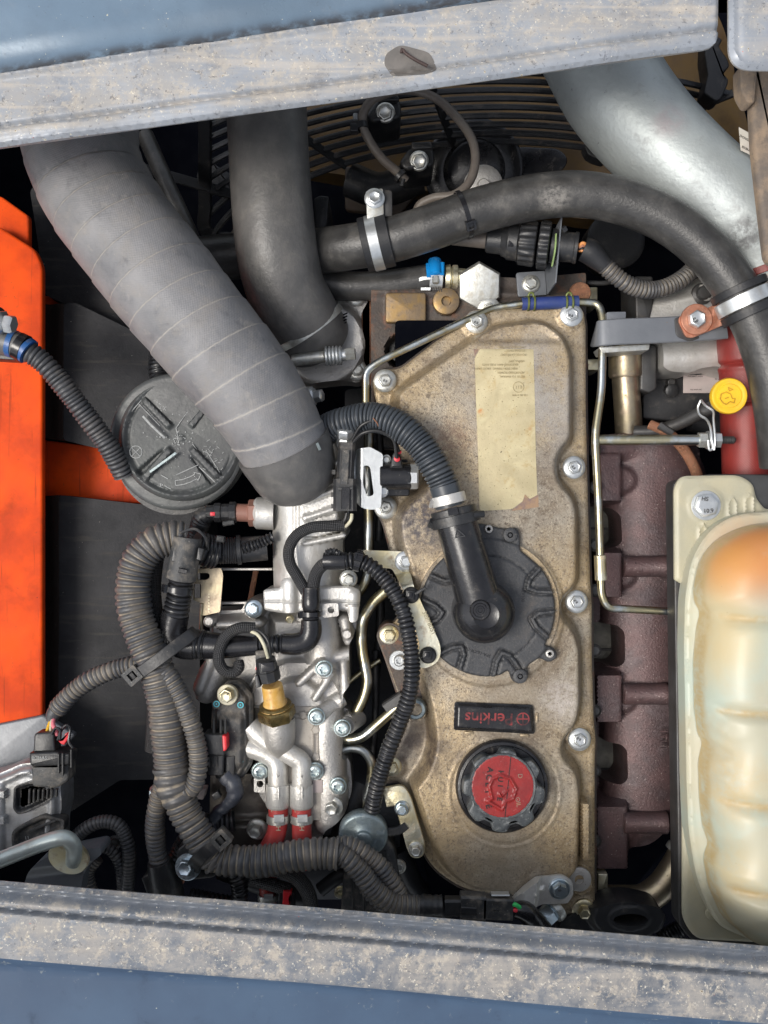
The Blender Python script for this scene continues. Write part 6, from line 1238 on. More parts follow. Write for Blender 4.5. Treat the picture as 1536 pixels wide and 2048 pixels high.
# black Y boot and elbow pipes
yb = thing('black_harness_pipe', 'black plastic harness pipe with elbows crossing in front of the silver housing', 'harness', (520, 1280, 70))
G().tube([(622, 1176, 72, 18), (622, 1210, 74, 19), (622, 1216, 72, 17)], None, 22, 4).build('boot', m_blackgloss, yb)
G().tube([(622, 1212, 72), (622, 1244, 72)], 17, 22, 1.8, corr(8, 3, 1.5)).build('corrugated_neck', m_conduitdark, yb)
G().tube([(622, 1240, 72, 20), (622, 1262, 72, 22), (614, 1280, 72, 22), (594, 1288, 72, 22), (566, 1288, 72, 21)], None, 26, 4).build('elbow', m_blackgloss, yb)
G().tube([(570, 1288, 72), (512, 1288, 72)], 19, 22, 1.8, corr(8, 3, 1.5)).build('corrugated_neck', m_conduitdark, yb)
G().tube([(518, 1290, 72, 20), (480, 1292, 70, 22), (440, 1292, 66, 26), (410, 1290, 62, 28)], None, 26, 4).build('straight_pipe', m_blackgloss, yb)
G().tube([(412, 1290, 62), (386, 1288, 60)], 30, 28, 1.8, corr(9, 3, 1.5)).build('corrugated_neck', m_conduitdark, yb)
G().tube([(392, 1290, 60, 30), (362, 1286, 58, 30), (346, 1270, 60, 29), (348, 1240, 66, 28), (352, 1226, 70, 27)], None, 28, 4).build('corner_elbow', m_blackgloss, yb)
G().tube([(350, 1234, 68), (358, 1190, 76), (364, 1148, 84)], 26, 28, 1.8, corr(9, 4, 1.5)).build('corrugated_neck', m_conduitdark, yb)
for i in range(5): G().bar([(322+i*5, 1262, 84), (320+i*5, 1286, 84)], 2.5, 5, 0.6, smooth=False).build('grip_rib', m_black, yb)
G().tube([(362, 1156, 86, 31), (368, 1120, 92, 30), (374, 1090, 98, 29), (376, 1076, 98, 28)], None, 28, 4).build('cap_elbow', m_blackdusty, yb)
G().prism(roundpoly([(348, 1088), (342, 1122), (352, 1126), (356, 1090)], 3), 92, 118, 2).build('side_rail', m_black, yb); G().prism(roundpoly([(396, 1094), (408, 1098), (402, 1122), (392, 1120)], 3), 92, 118, 2).build('side_rail', m_black, yb)
G().bar([(357, 1140, 120), (374, 1144, 120)], 10, 5, 2, smooth=False).build('latch', m_blackgloss, yb)
ziptie('cable_tie', 'black cable tie with a pale square head round the corrugated neck beside the gold bracket', (358, 1180), (0.18, -1), 27, 78, 10, (1, 0.75), headw=15)
ziptie('cable_tie', 'small black cable tie below the black Y boot, left of the steel clip', (622, 1228), (0, 1), 18, 72, 9, (-1, 0.4), headw=14)
sc3 = thing('steel_clip', 'small steel clip with a hole beside the black Y boot', 'clip', (652, 1222, 80))
G().relief(roundpoly([(644, 1208), (676, 1206), (678, 1232), (646, 1236)], 5), lambda P: 62+0*P[:, 0], 3, 54, holes=[circ(662, 1220, 7, 16)], zref=62).build('plate', m_alu, sc3)
# black corrugated pipe to the right of the cap
cbp = thing('corrugated_pipe', 'black corrugated pipe between the capped elbow and the silver intake casting', 'pipe', (460, 1090, 10))
G().tube([(388, 1092, 50), (410, 1100, 40), (430, 1104, 30)], 34, 28, 2, corr(9, 4, 1.5)).build('corrugated_tube', m_conduitdark, cbp)
G().tube([(426, 1102, 30), (480, 1100, 20)], 27, 28, 1.6, corr(5, 2, 1.2)).build('corrugated_tube', m_conduitdark, cbp); G().lathe((474, 1100, 20), (530, 1096, 14), [(0, 30), (8, 30), (9, 26), (60, 25)], 28).build('sleeve', m_black, cbp)
G().tube([(484, 1098, 40), (510, 1090, 36), (545, 1074, 30)], 12, 20, 1.7, corr(7, 3, 1.5)).build('thin_corrugated_tube', m_conduitdark, cbp)
G().tube([(360, 1066, 112), (390, 1058, 120), (410, 1074, 118), (416, 1100, 96)], 3, 8, 4).build('tie_loop', m_black, cbp)
G().prism(orect(440, 1078, 16, 13, 8, 2), 56, 70, 2).build('tie_head', m_blackdusty, cbp)
gbk = thing('gold_bracket', 'perforated gold zinc bracket plate left of the silver intake casting', 'bracket', (420, 1190, 0))
G().relief(roundpoly([(388, 1138, 4), (442, 1136, 4), (446, 1150, 3), (440, 1224, 3), (404, 1232), (402, 1206, 3), (386, 1200, 3), (388, 1162, 3)], 4), lambda P: 20+0*P[:, 0], 4, 14, holes=[roundpoly([(394, 1146), (418, 1146), (420, 1154), (414, 1160), (394, 1160)], 4), roundpoly([(388, 1168), (402, 1168), (402, 1196), (388, 1196)], 2)], zref=20).build('plate', m_goldpipe, gbk)
for i in range(7): G().up(418, 1188+i*6, 19.6, [(0, 1.8), (1, 1.6)], 8).build('dot', m_yzinc, gbk)
G().bar([(404, 1206, 20), (402, 1262, 10)], 5, 16, 1, smooth=False).build('leg', m_yzinc, gbk)
fr2 = thing('flat_frame', 'dark flat steel frame rails behind the gold bracket, left of the intake casting', 'frame', (490, 1180, -60))
G().bar([(430, 1138, -30), (545, 1138, -30)], 5, 16, 1, smooth=False).build('rail', m_alu, fr2); G().bar([(440, 1206, -30), (545, 1204, -30)], 5, 16, 1, smooth=False).build('rail', m_alu, fr2); G().bar([(442, 1206, -30), (436, 1240, -30)], 5, 10, 1, smooth=False).build('rail', m_alu, fr2)
G().bar([(512, 1140, -120), (500, 1204, -120)], 10, 10, 2, smooth=False).build('rusty_rod', m_rust, fr2)

# gold pipes between intake and cover
for lb_, pts, r in (('upper gold tinted fuel pipe running down between the silver elbow and the cover', [(738, 850, -40), (737, 1000, -40), (738, 1080, -50), (736, 1160, -60), (706, 1200, -60), (700, 1210, -60)], 10),
                    ('long bent gold tinted fuel pipe descending right of the silver valve housing', [(790, 1166, -20), (744, 1206, -24), (724, 1240, -28), (722, 1290, -30), (736, 1360, -30), (730, 1390, -30), (706, 1440, -30), (696, 1462, -40)], 11),
                    ('thin slanting gold tinted fuel pipe crossing behind the long bent one', [(760, 1320, -90), (720, 1345, -90), (684, 1376, -90)], 6),
                    ('gold tinted fuel pipe running up right to the dark fitting at the cover edge', [(672, 1474, -20), (700, 1480, -16), (726, 1474, -10), (760, 1444, 0), (796, 1412, 6)], 10),
                    ('lowest gold tinted fuel pipe bending down behind the glossy conduit', [(672, 1504, -40), (700, 1494, -40), (726, 1498, -40), (744, 1520, -44), (744, 1560, -50), (724, 1620, -60)], 10)):
    G().tube(fillet(pts, 22), r, 16, 4, smooth=False).build('fuel_pipe', m_pipe, None, lb_, 'pipe', 'gold tinted fuel pipes')
ft = thing('pipe_fitting', 'dark square pipe fitting at the left edge of the rocker cover', 'fitting', (790, 1410, 0))
G().bar([(776, 1420, -2), (812, 1396, 8)], 36, 26, 3, smooth=False).build('block', m_darksteel, ft)
for (a, b, r, nm) in (((742, 1560, -100), (752, 1300, -100), 7, 0), ((752, 1340, -110), (760, 1180, -110), 9, 0), ((757, 840, -60), (757, 1080, -80), 8, 0)):
    G().tube([a, ((a[0]+b[0])/2+4, (a[1]+b[1])/2, a[2]), b], r, 12, 8).build('black_cable', m_rubberblack, None, ('black cable deep in the gap left of the rocker cover, low down', 'black cable deep in the gap near the pipe fitting', 'black cable beside the upper gold fuel pipe')[[7, 9, 8].index(r)], 'cable')
bxx = thing('clutter_block', 'dark plastic connector block deep behind the solenoid wires', 'connector', (748, 880, -60))
G().prism(roundpoly([(738, 870), (790, 872), (790, 900), (740, 896)], 5), -110, -60, 4).build('body', m_black, bxx); G().up(750, 880, -62, [(0, 9), (6, 8), (6, 4)], 16).build('socket', m_rubberblack, bxx)
G().tube([(330, 690, -140), (322, 740, -130), (330, 780, -120)], 26, 26, 1.8, corr(7, 3, 1.5)).build('corrugated_hose', m_conduitdark, None, 'black corrugated hose behind the round lid, beside the wrapped hose', 'hose')

# ------------------------------------------------------------------ round filter housing
fh = thing('filter_housing', 'round scuffed grey green plastic filter lid with four radial ribs', 'filter', (365, 880, -40))
tl = (2.5, -9.5)
G().up(373, 905, -170, [(0, 104), (90, 108), (96, 112)], 72, tilt=(-5, 14)).build('bowl', m_black, fh)
G().up(366, 884, -78, [(0, 134), (20, 134), (24, 131), (26, 124), (30, 123), (31, 133), (46, 133), (49, 130), (50, 124)], 96, tilt=(-6, 10)).build('rim', m_filter, fh)
FX, FY = 362, 876; FC = circ(FX, FY, 126, 90)
def filz(P):
    x, y = P[:, 0]-FX, P[:, 1]-FY; d = np.hypot(x, y); z = np.full(len(P), -22.0)
    z = z+5*np.exp(-((d-116)/4)**2)-3*np.exp(-((d-107)/2.5)**2)-5*ss(122, 126, d)
    for a in (-50, 46, 132, 226):
        c, s = math.cos(R_(a)), math.sin(R_(a)); u = x*c+y*s; v = -x*s+y*c
        z = z+9*ss(8, 5, np.abs(v))*ss(26, 34, u)*ss(112, 106, u)
        z = z-12*ss(12, 8, np.abs(v-15*(u-20)/110))*ss(8, 12, v)*ss(30, 60, u)*ss(112, 104, u)
    z = z+2.5*ss(7, 5, d); return z
G().relief(FC, filz, 3, -50, zref=-20).build('lid', m_filter, fh, sharp=50)
for cx, cy in ((272, 904), (432, 856)):
    annulus(cx, cy, -21.6, 13, 1.6, 0.8, m_chalk, fh, 'moulded_circle', 32)
    for a in (45, 135): G().bar([(cx+11*math.cos(R_(a)), cy+11*math.sin(R_(a)), -20.8), (cx-11*math.cos(R_(a)), cy-11*math.sin(R_(a)), -20.8)], 1.5, 0.8, 0.1, smooth=False).build('moulded_cross', m_chalk, fh)
def arrow(pts, w, z, mat, par):
    P = np.array(pts, float); T = np.gradient(P, axis=0); T /= np.linalg.norm(T, axis=1)[:, None]; Nn = np.stack([-T[:, 1], T[:, 0]], 1)
    L, R = P+Nn*w, P-Nn*w; tip = P[-1]+T[-1]*w*2.2; poly = [tuple(p) for p in L]+[tuple(P[-1]+Nn[-1]*w*1.9), tuple(tip), tuple(P[-1]-Nn[-1]*w*1.9)]+[tuple(p) for p in R[::-1]]
    g = G()
    for i in range(len(poly)): a, b = poly[i], poly[(i+1) % len(poly)]; g.bar([(a[0], a[1], z), (b[0], b[1], z)], 1.6, 0.9, 0.1, smooth=False)
    return g.build('moulded_arrow', mat, par)
arrow([(318, 806), (326, 800), (336, 796), (348, 794)], 4.5, -20.8, m_chalk, fh); arrow([(351, 966), (366, 964), (380, 959), (392, 953)], 5, -20.8, m_chalk, fh)
ch_ = G()
for (a, b) in (((322, 950), (336, 958)), ((330, 972), (342, 978)), ((262, 824), (290, 792)), ((282, 790), (314, 828)), ((398, 934), (434, 968)), ((352, 950), (396, 930)), ((340, 768), (356, 752)), ((412, 900), (440, 946)), ((352, 856), (358, 884)), ((296, 800), (302, 820))):
    ch_.bar([(a[0], a[1], -20.6), (b[0], b[1], -20.6)], 1.6, 0.8, 0.1, smooth=False)
for i in range(70):
    a = random.random()*6.28; r_ = abs(random.gauss(0, 34)); x, y = 352+r_*math.cos(a), 880+r_*math.sin(a)*1.2; s_ = random.uniform(0.8, 2.4)
    ch_.bar([(x, y, -20.6), (x+s_, y+random.uniform(-2, 2), -20.6)], s_*1.3, 0.8, 0.1, smooth=False)
G().bar([(286, 832, -8), (300, 848, -8), (330, 876, -10)], 5, 3, 1, smooth=False).build('pale_rib_edge', m_zinc if False else m_chalk, fh); G().bar([(300, 944, -8), (352, 906, -8)], 6, 3, 1, smooth=False).build('pale_rib_edge', m_capsteel, fh)  # pale bars laid along two ribs of the lid
for a_, b_2 in (((385, 888), (428, 944)), ((352, 856), (392, 800)), ((276, 806), (320, 852))): ch_.bar([(a_[0], a_[1], -19), (b_2[0], b_2[1], -19)], 1.3, 0.8, 0.1, smooth=False)
for i in range(60):
    x, y = (random.uniform(300, 330), random.uniform(800, 830)) if i < 25 else (random.uniform(400, 446), random.uniform(880, 940)); ch_.bar([(x, y, -20.6), (x+random.uniform(1, 7), y+random.uniform(-5, 5), -20.6)], random.uniform(0.8, 1.8), 0.8, 0.1, smooth=False)
ch_.build('chalky_scratches', m_chalk, fh, kind='stuff')
text('a', 322, 972, -21, 16, m_chalk, fh, 200, 0.5, 'moulded_mark'); text('8', 371, 786, -21, 14, m_chalk, fh, 190, 0.5, 'moulded_mark')
# ================================================================== dusty main harness
mh = thing('main_harness', 'dusty fat corrugated wiring conduit looping down the left side and splitting in two', 'harness', (300, 1400, 80))
C1 = corr(11.5, 4.5, 2.2); C2 = corr(9.5, 3.6, 2.2)
G().tube([(372, 1078, 66), (340, 1078, 72), (306, 1090, 78), (278, 1122, 82), (266, 1168, 84), (270, 1220, 86), (288, 1276, 88), (306, 1320, 90), (322, 1370, 90), (334, 1430, 88), (340, 1490, 86), (346, 1550, 84)], 36, 36, 1.9, C1).build('corrugated_tube', m_conduit, mh, sharp=70)
G().tube([(340, 1530, 84, 34), (350, 1574, 84, 37), (362, 1600, 84, 34)], None, 30, 3, lambda s, th, L: (1.8*np.sin(s/3.2+0.6*np.sin(2*th)), 0.5+0.5*np.sin(s/3.2))).build('taped_junction', m_conduit, mh)
G().tube([(356, 1590, 84), (374, 1630, 84), (398, 1672, 86), (420, 1706, 88), (436, 1724, 88)], 33, 32, 1.9, C1).build('corrugated_tube', m_conduit, mh, sharp=70)
G().tube([(330, 1560, 76), (316, 1608, 70), (310, 1650, 62), (312, 1690, 50), (320, 1728, 38)], 20, 26, 1.8, C2).build('branch_tube', m_conduit, mh, sharp=70)
G().tube([(356, 1584, 92), (384, 1574, 96), (396, 1536, 100), (394, 1490, 102), (378, 1432, 104), (356, 1382, 104), (330, 1344, 102), (306, 1328, 96), (270, 1330, 88), (226, 1340, 84), (178, 1362, 80), (140, 1390, 78), (112, 1420, 74)], 19.5, 26, 1.8, C2).build('branch_tube', m_conduit, mh, sharp=70)
G().tube([(118, 1412, 74, 16), (106, 1430, 72, 14), (104, 1442, 72, 11)], None, 20, 3).build('torn_end', m_conduitgrey, mh)
G().tube([(418, 1698, 90), (440, 1716, 92), (480, 1722, 94), (530, 1722, 94), (590, 1712, 94), (640, 1706, 92), (676, 1708, 92)], 32, 34, 1.9, C1).build('corrugated_tube', m_conduit, mh, sharp=70)
G().tube([(640, 1700, 92), (682, 1708, 96), (716, 1738, 96), (746, 1776, 94), (784, 1806, 90), (838, 1812, 84)], 22, 28, 1.8, C2).build('branch_tube', m_conduit, mh, sharp=70)
G().tube([(662, 1694, 78), (700, 1690, 80), (742, 1716, 80), (772, 1748, 78), (800, 1800, 70), (790, 1820, 62)], 19, 26, 1.8, C2).build('branch_tube', m_conduit, mh, sharp=70)
G().tube([(732, 1774, 70), (764, 1806, 68), (790, 1824, 60)], 17, 24, 1.8, C2).build('branch_tube', m_conduit, mh, sharp=70)
def strap(lb_, pts, w, head, hrot, hs, mat=m_blackgloss):
    t = thing('cable_tie', lb_, 'cable tie', pts[-1]); G().bar(pts, w, 5, 1.5, step=4).build('strap', mat, t)
    x, y, z = head; c, s = math.cos(R_(hrot)), math.sin(R_(hrot))
    def o(u, v): return (x+u*c-v*s, y+u*s+v*c)
    a = hs/2
    G().relief(roundpoly([o(-a, -a), o(a, -a), o(a, a), o(-a, a)], 3), lambda P: np.full(len(P), z+12.0), 4, z-10, holes=[[o(-a*0.5, -a*0.5), o(a*0.5, -a*0.5), o(a*0.5, a*0.5), o(-a*0.5, a*0.5)]], zref=z+12).build('head', m_blackdusty, t)
    G().prism([o(-a*0.3, -a*0.48), o(a*0.3, -a*0.48), o(a*0.3, a*0.48), o(-a*0.3, a*0.48)], z-8, z+6, 0.5).build('pawl', m_rubberblack, t); return t
strap('wide grey black cable tie slanting across the fat dusty conduit beside the black elbow', [(392, 1262, 88), (382, 1270, 108), (350, 1294, 124), (310, 1324, 128), (276, 1348, 118)], 25, (264, 1352, 112), -40, 32, m_black)
strap('black cable tie with square head round the dusty conduit above the large bolt', [(384, 1740, 60), (394, 1722, 112), (414, 1702, 124), (434, 1688, 122)], 28, (441, 1681, 118), -42, 34, m_black)
G().tube([(308, 1096, 40), (300, 1180, 40), (312, 1290, 40), (316, 1420, 36), (312, 1500, 30)], 22, 20, 5).build('mesh_sleeve', m_braid, None, 'black mesh sleeved hose behind the fat dusty conduit', 'hose')
G().tube([(470, 1640, 10), (410, 1650, 20), (376, 1680, 10), (350, 1730, 0), (340, 1790, -20)], 22, 24, 1.8, corr(9, 4, 1.6)).build('corrugated_tube', m_conduitdark, None, 'dark corrugated conduit behind the fork of the dusty harness, left of the big bolt', 'conduit')
pb = thing('plug_body', 'black round plug at the lower end of the dusty branch conduit, at the sill', 'connector', (322, 1760, 20))
G().tube([(318, 1722, 44, 23), (324, 1744, 38, 28), (330, 1764, 30, 32), (334, 1792, 16, 34)], None, 28, 4).build('shell', m_black, pb)
G().prism(roundpoly([(282, 1756), (296, 1748), (312, 1770), (316, 1800), (300, 1806)], 4), -10, 34, 3).build('lug', m_black, pb); G().prism(roundpoly([(344, 1744), (370, 1762), (352, 1790), (336, 1784)], 3), -20, 10, 2).build('copper_edge', m_copper, pb)
bb_ = thing('large_bolt', 'large blue tinted flanged bolt marked 88 on a black bracket below the harness fork', 'bolt', (377, 1730, 60))
G().prism(roundpoly([(352, 1700), (376, 1680), (404, 1700), (440, 1726), (430, 1756), (376, 1762), (354, 1740)], 8), 10, 54, 5).build('bracket', m_black, bb_)
bolt(bb_, 378, 1732, 56, 17, 26, m_zincblue, 1.0, tilt=(-16, -14), washer=(26, 6, m_zincblue), mark=('88', 9, 20))

# blue ended cable at the upper left
uc = thing('upper_left_conduit', 'grey black corrugated conduit with blue tape running from the orange upright to the round lid', 'conduit', (120, 770, 40))
G().tube([(-60, 690, 60), (-10, 684, 60), (20, 686, 60), (44, 694, 60)], 27, 26, 5).build('taped_end', m_rubber, uc)
G().tube([(20, 686, 61), (30, 689, 61)], 28, 26, 3).build('blue_tape', m_bluetape, uc); G().tube([(36, 691, 60), (50, 698, 60)], 28, 26, 3).build('black_tape', m_blackgloss, uc); G().tube([(50, 698, 60), (58, 704, 60)], 26.5, 26, 3).build('blue_tape', m_bluetape, uc)
G().tube([(46, 696, 60), (84, 722, 52), (124, 768, 40), (160, 816, 24), (196, 862, 8), (222, 900, -6), (248, 950, -30)], 22, 28, 1.8, corr(8.5, 3.4, 2)).build('corrugated_tube', m_conduitgrey, uc, sharp=70)
ub = thing('clamp_bolt', 'silver flanged bolt with black rubber clip at the left edge, above the blue tape', 'bolt', (12, 648, 80))
G().lathe((-30, 640, 86), (30, 650, 92), [(0, 20), (30, 22), (34, 26), (38, 26), (42, 15), (44, 17), (46, 19), (58, 19), (62, 16)], 6, 0.25).build('head', m_zincclean, ub)
G().tube([(-30, 622, 70), (-6, 626, 74), (8, 640, 70)], 14, 18, 4).build('rubber_clip', m_rubberblack, ub); G().prism(roundpoly([(-40, 700), (34, 712), (30, 720), (-40, 716)], 3), 20, 60, 2).build('clip_foot', m_black, ub)

# ------------------------------------------------------------------ control unit at the lower left
cu = thing('engine_control_unit', 'silver cast control unit casing with black sockets, at the lower left', 'control unit', (60, 1600, 40))
EC = roundpoly([(-120, 1580), (-10, 1552, 20), (40, 1530, 8), (62, 1528, 6), (118, 1560, 4), (120, 1622, 6), (112, 1650, 6), (110, 1700), (-120, 1760)], 8)
def ecz(P):
    d = sdf(P, EC); z = 36+14*ss(2, 14, d)-4*ss(18, 24, d); x, y = P[:, 0], P[:, 1]
    z = smax(z, hcyl(P, (2, 1572), (0, 1740), 9, 44, -99), 3)
    for yy in (1588, 1640): z = smax(z, plateau(P, rect(-4, yy-16, 20, yy+10, 4), 60, 5, -99), 3)
    return z-1.5*np.exp(-((y-1700-0.1*x)/2)**2)
G().relief(EC, ecz, 3.4, -40, zref=45).build('casing', m_ecu, cu)
SK = roundpoly([(30, 1572), (58, 1562), (104, 1560), (106, 1596), (92, 1606), (54, 1624), (38, 1628), (28, 1616)], 6)
G().relief(SK, lambda P: 56-10*ss(4, 10, sdf(P, SK)), 3, 30, zref=50).build('socket', m_black, cu)
for x in range(60, 118, 9): G().bar([(x, 1578, 58), (x-1, 1606-(x-60)*0.25, 56)], 4, 8, 1, smooth=False).build('fin', m_blackdusty, cu)
S2 = roundpoly([(26, 1658, 14), (60, 1640, 10), (90, 1626, 10), (132, 1636), (130, 1660), (40, 1700), (28, 1690)], 6)
G().relief(S2, lambda P: 60-12*ss(5, 12, sdf(P, S2)), 3, 30, zref=50).build('socket', m_blackdusty, cu)
G().bar([(60, 1662, 56), (112, 1640, 56)], 5, 6, 1, smooth=False).build('seal', m_darksteel, cu); text('11', 54, 1676, 52, 10, m_chalk, cu, -10, 0.3, 'print')
text('2P 131108', 46, 1550, 52, 8, m_darksteel, cu, -14, 0.4, 'cast_number')
ek = thing('black_connector', 'large black connector with a red lock and four coloured wires on the silver control unit', 'connector', (100, 1520, 80))
G().prism(roundpoly([(68, 1466, 8), (108, 1464, 6), (110, 1504), (66, 1506)], 4), 70, 104, 4).build('cap', m_black, ek)
G().prism(roundpoly([(58, 1506, 3), (112, 1504, 4), (140, 1508, 4), (138, 1530, 4), (112, 1532, 8), (60, 1532, 3)], 4), 66, 112, 4).build('collar', m_black, ek)
G().prism(roundpoly([(62, 1530, 3), (110, 1530, 4), (137, 1526, 4), (137, 1562, 6), (112, 1578, 14), (64, 1574, 6)], 6), 62, 104, 5).build('shell', m_blackdusty, ek)
for x, y0, y1 in ((118, 1506, 1546), (126, 1506, 1550), (143, 1498, 1534)): G().bar([(x, y0, 114), (x, y1, 110)], 4, 8, 1, smooth=False).build('latch_rail', m_black, ek)
G().tube([(116, 1480, 100), (122, 1462, 104), (134, 1450, 106), (140, 1456, 104), (138, 1484, 104), (146, 1496, 104)], 3, 8, 3).build('lever', m_blackgloss, ek)
G().tube([(104, 1468, 106), (112, 1456, 108), (120, 1460, 108), (120, 1478, 104)], 3, 8, 3).build('lever', m_blackgloss, ek)
G().prism(roundpoly([(130, 1468), (138, 1464), (136, 1478), (128, 1490), (122, 1488), (116, 1482), (126, 1480)], 2), 92, 106, 1.5).build('red_lock', m_redbright, ek)
text('0C26A5', 79, 1516, 113, 9, m_chalk, ek, 0, 0.3, 'print')
for pts, r, mt in (([(104, 1436, 74), (98, 1450, 84), (92, 1470, 92)], 3.6, m_wireyellow), ([(106, 1434, 76), (102, 1448, 88), (101, 1470, 94)], 2.8, m_wirewhite), ([(108, 1434, 76), (106, 1448, 88), (112, 1462, 98), (114, 1470, 96)], 4.2, m_wirepink), ([(102, 1434, 76), (99, 1448, 80), (98, 1468, 88)], 3, m_wireblack)):
    G().tube(pts, r, 10, 2.5).build('wire', mt, ek)
# bent rod with washer on the dark bracket
hr = thing('bent_rod', 'thick zinc plated bent rod welded to a round washer, lower left corner', 'rod', (120, 1700, 150))
G().tube([(-60, 1742, 150), (0, 1720, 152), (60, 1696, 154), (104, 1680, 156), (130, 1676, 154), (146, 1690, 144), (148, 1710, 128), (147, 1722, 110)], 16, 26, 4).build('rod', m_rod, hr)
G().up(140, 1710, 112, [(0, 40), (2, 41), (9, 41), (11, 39), (11.4, 20)], 48, tilt=(-8, 42)).build('washer', m_yzinc, hr)
G().up(147, 1710, 118, [(0, 14), (6, 15), (10, 12)], 20, mod=lambda th, i: 1+0.1*math.sin(5*th+i), tilt=(0, 20)).build('weld_bead', m_zinc, hr)
db = thing('dark_bracket', 'dark blue grey steel bracket tongue under the bent rod washer, at the sill', 'bracket', (120, 1750, 90))
G().relief(roundpoly([(44, 1760, 20), (80, 1716, 30), (200, 1692, 16), (206, 1706, 10), (180, 1726, 20), (160, 1756, 14), (154, 1800, 4), (36, 1800, 4)], 10), lambda P: 104-22*ss(1722, 1760, P[:, 1]+0.12*(P[:, 0]-120)), 4, 40, zref=100).build('tongue', m_greysteel, db)
for lb_, pts, r, mt, c_ in (('larger grey cable arching over from the bent rod to the sill, lower left', [(140, 1690, 20), (162, 1664, 24), (200, 1644, 26), (236, 1650, 24), (256, 1690, 20), (258, 1740, 12), (252, 1800, 0)], 14, m_conduitgrey, (7, 1, 1)),
                        ('smaller ribbed cable arching inside the larger one, lower left', [(186, 1712, 10), (200, 1694, 12), (222, 1700, 10), (240, 1730, 6), (246, 1800, -10)], 12, m_conduitgrey, (7, 2, 1.4)),
                        ('ribbed cable dropping behind the dark bracket tongue at the sill', [(196, 1716, -10), (178, 1740, -10), (180, 1770, -16), (196, 1810, -20)], 13, m_conduit, (7, 2, 1.4))):
    G().tube(pts, r, 18, 1.7, corr(*c_)).build('cable', mt, None, lb_, 'cable', 'cables at the lower left')
fb_ = thing('washer_bolt', 'small dark silver bolt deep behind the cable loops, lower left', 'bolt', (232, 1682, -60)); G().up(230, 1684, -60, [(0, 14), (3, 14), (5, 10), (12, 9)], 20).build('head', m_darksteel, fb_)
sbx = thing('side_bolt', 'small blue tinted bolt peeking out left of the harness fork', 'bolt', (302, 1584, 0)); G().lathe((318, 1584, 0), (296, 1584, 2), [(0, 12), (14, 12), (18, 9)], 6).build('head', m_zincblue, sbx)
tp = thing('tab_plate', 'small pinkish metal tab behind the taped cable and the dusty harness', 'plate', (400, 1584, 0)); G().prism(roundpoly([(388, 1578), (412, 1578), (406, 1600), (394, 1598)], 3), -30, 0, 1).build('tab', m_stickerpink, tp)

# ------------------------------------------------------------------ lower middle
fc = thing('round_steel_cap', 'round blue grey stained steel cap with a raised centre, on the black fuel filter head', 'cap', (727, 1650, 60))
G().up(727, 1660, 20, [(0, 47), (2, 49), (18, 49), (22, 47), (24, 42), (24.5, 30), (27, 24), (28, 20), (30, 17), (36, 16), (38, 13), (38.5, 4)], 64, tilt=(0, 22)).build('cap', m_capsteel, fc, sharp=45)
fhd = thing('fuel_filter_unit', 'black plastic fuel filter head below the round steel cap, partly under the harness', 'filter head', (740, 1740, 0))
G().prism(roundpoly([(690, 1660), (760, 1650), (790, 1700), (800, 1760), (800, 1840), (680, 1840), (688, 1740)], 10), -60, 20, 6).build('body', m_blackdusty, fhd)
for x in (702, 724, 748, 770): G().bar([(x, 1700, 20), (x+6, 1830, 16)], 6, 12, 2, smooth=False).build('rib', m_black, fhd)
G().bar([(760, 1664, 30), (798, 1660, 30), (812, 1650, 28)], 16, 12, 2).build('arm', m_black, fhd)
bolt(fhd, 797, 1732, -6, 10, 10, m_zinc, 1.5); bolt(fhd, 681, 1783, 4, 9, 8, m_yzinc, 1.4, 'torx', name='screw')
lc = thing('harness_cuff', 'black corrugated cuff and band between the dusty conduit and the inline plug', 'cuff', (860, 1812, 84))
G().tube([(836, 1812, 84, 22), (852, 1812, 84, 24), (862, 1812, 84, 22), (884, 1812, 84, 23)], None, 26, 3, corr(12, 2, 1)).build('sleeve', m_black, lc)
lq = thing('inline_plug', 'grey black rectangular inline plug lying at the sill with green and red wires', 'connector', (950, 1812, 90))
G().bar([(890, 1812, 90), (925, 1812, 92)], 34, 30, 4, smooth=False).build('front_shell', m_black, lq); G().bar([(920, 1810, 92), (970, 1812, 92)], 48, 36, 4, smooth=False).build('mid_shell', m_blackdusty, lq)
G().bar([(966, 1812, 92), (1024, 1814, 92)], 42, 36, 3, smooth=False).build('rear_shell', m_blackdusty, lq); G().bar([(922, 1820, 112), (952, 1822, 112)], 14, 5, 2, smooth=False).build('latch', m_black, lq); G().bar([(982, 1788, 96), (1018, 1788, 96)], 4, 20, 1, smooth=False).build('metal_clip', m_zincclean, lq)
text('2451', 992, 1806, 111, 8, m_darksteel, lq, 180, 0.3, 'moulded_text'); text('PA66', 992, 1820, 111, 6, m_darksteel, lq, 180, 0.3, 'moulded_text')
G().tube([(1018, 1806, 100), (1032, 1810, 108), (1046, 1820, 104)], 4.6, 10, 2.5).build('green_wire', m_wiregreen, lq); G().tube([(1018, 1816, 98), (1030, 1820, 106), (1044, 1824, 102)], 4.6, 10, 2.5).build('red_wire', m_wirered, lq)
G().tube([(1030, 1820, 92, 16), (1048, 1822, 96, 20), (1066, 1838, 88, 20), (1086, 1860, 70, 20)], None, 22, 3).build('black_sheath', m_blackgloss, lq)
ab = thing('alloy_bracket', 'shiny grey formed metal bracket with a bolt marked 88, lower right corner of the cover', 'bracket', (1100, 1790, 60))
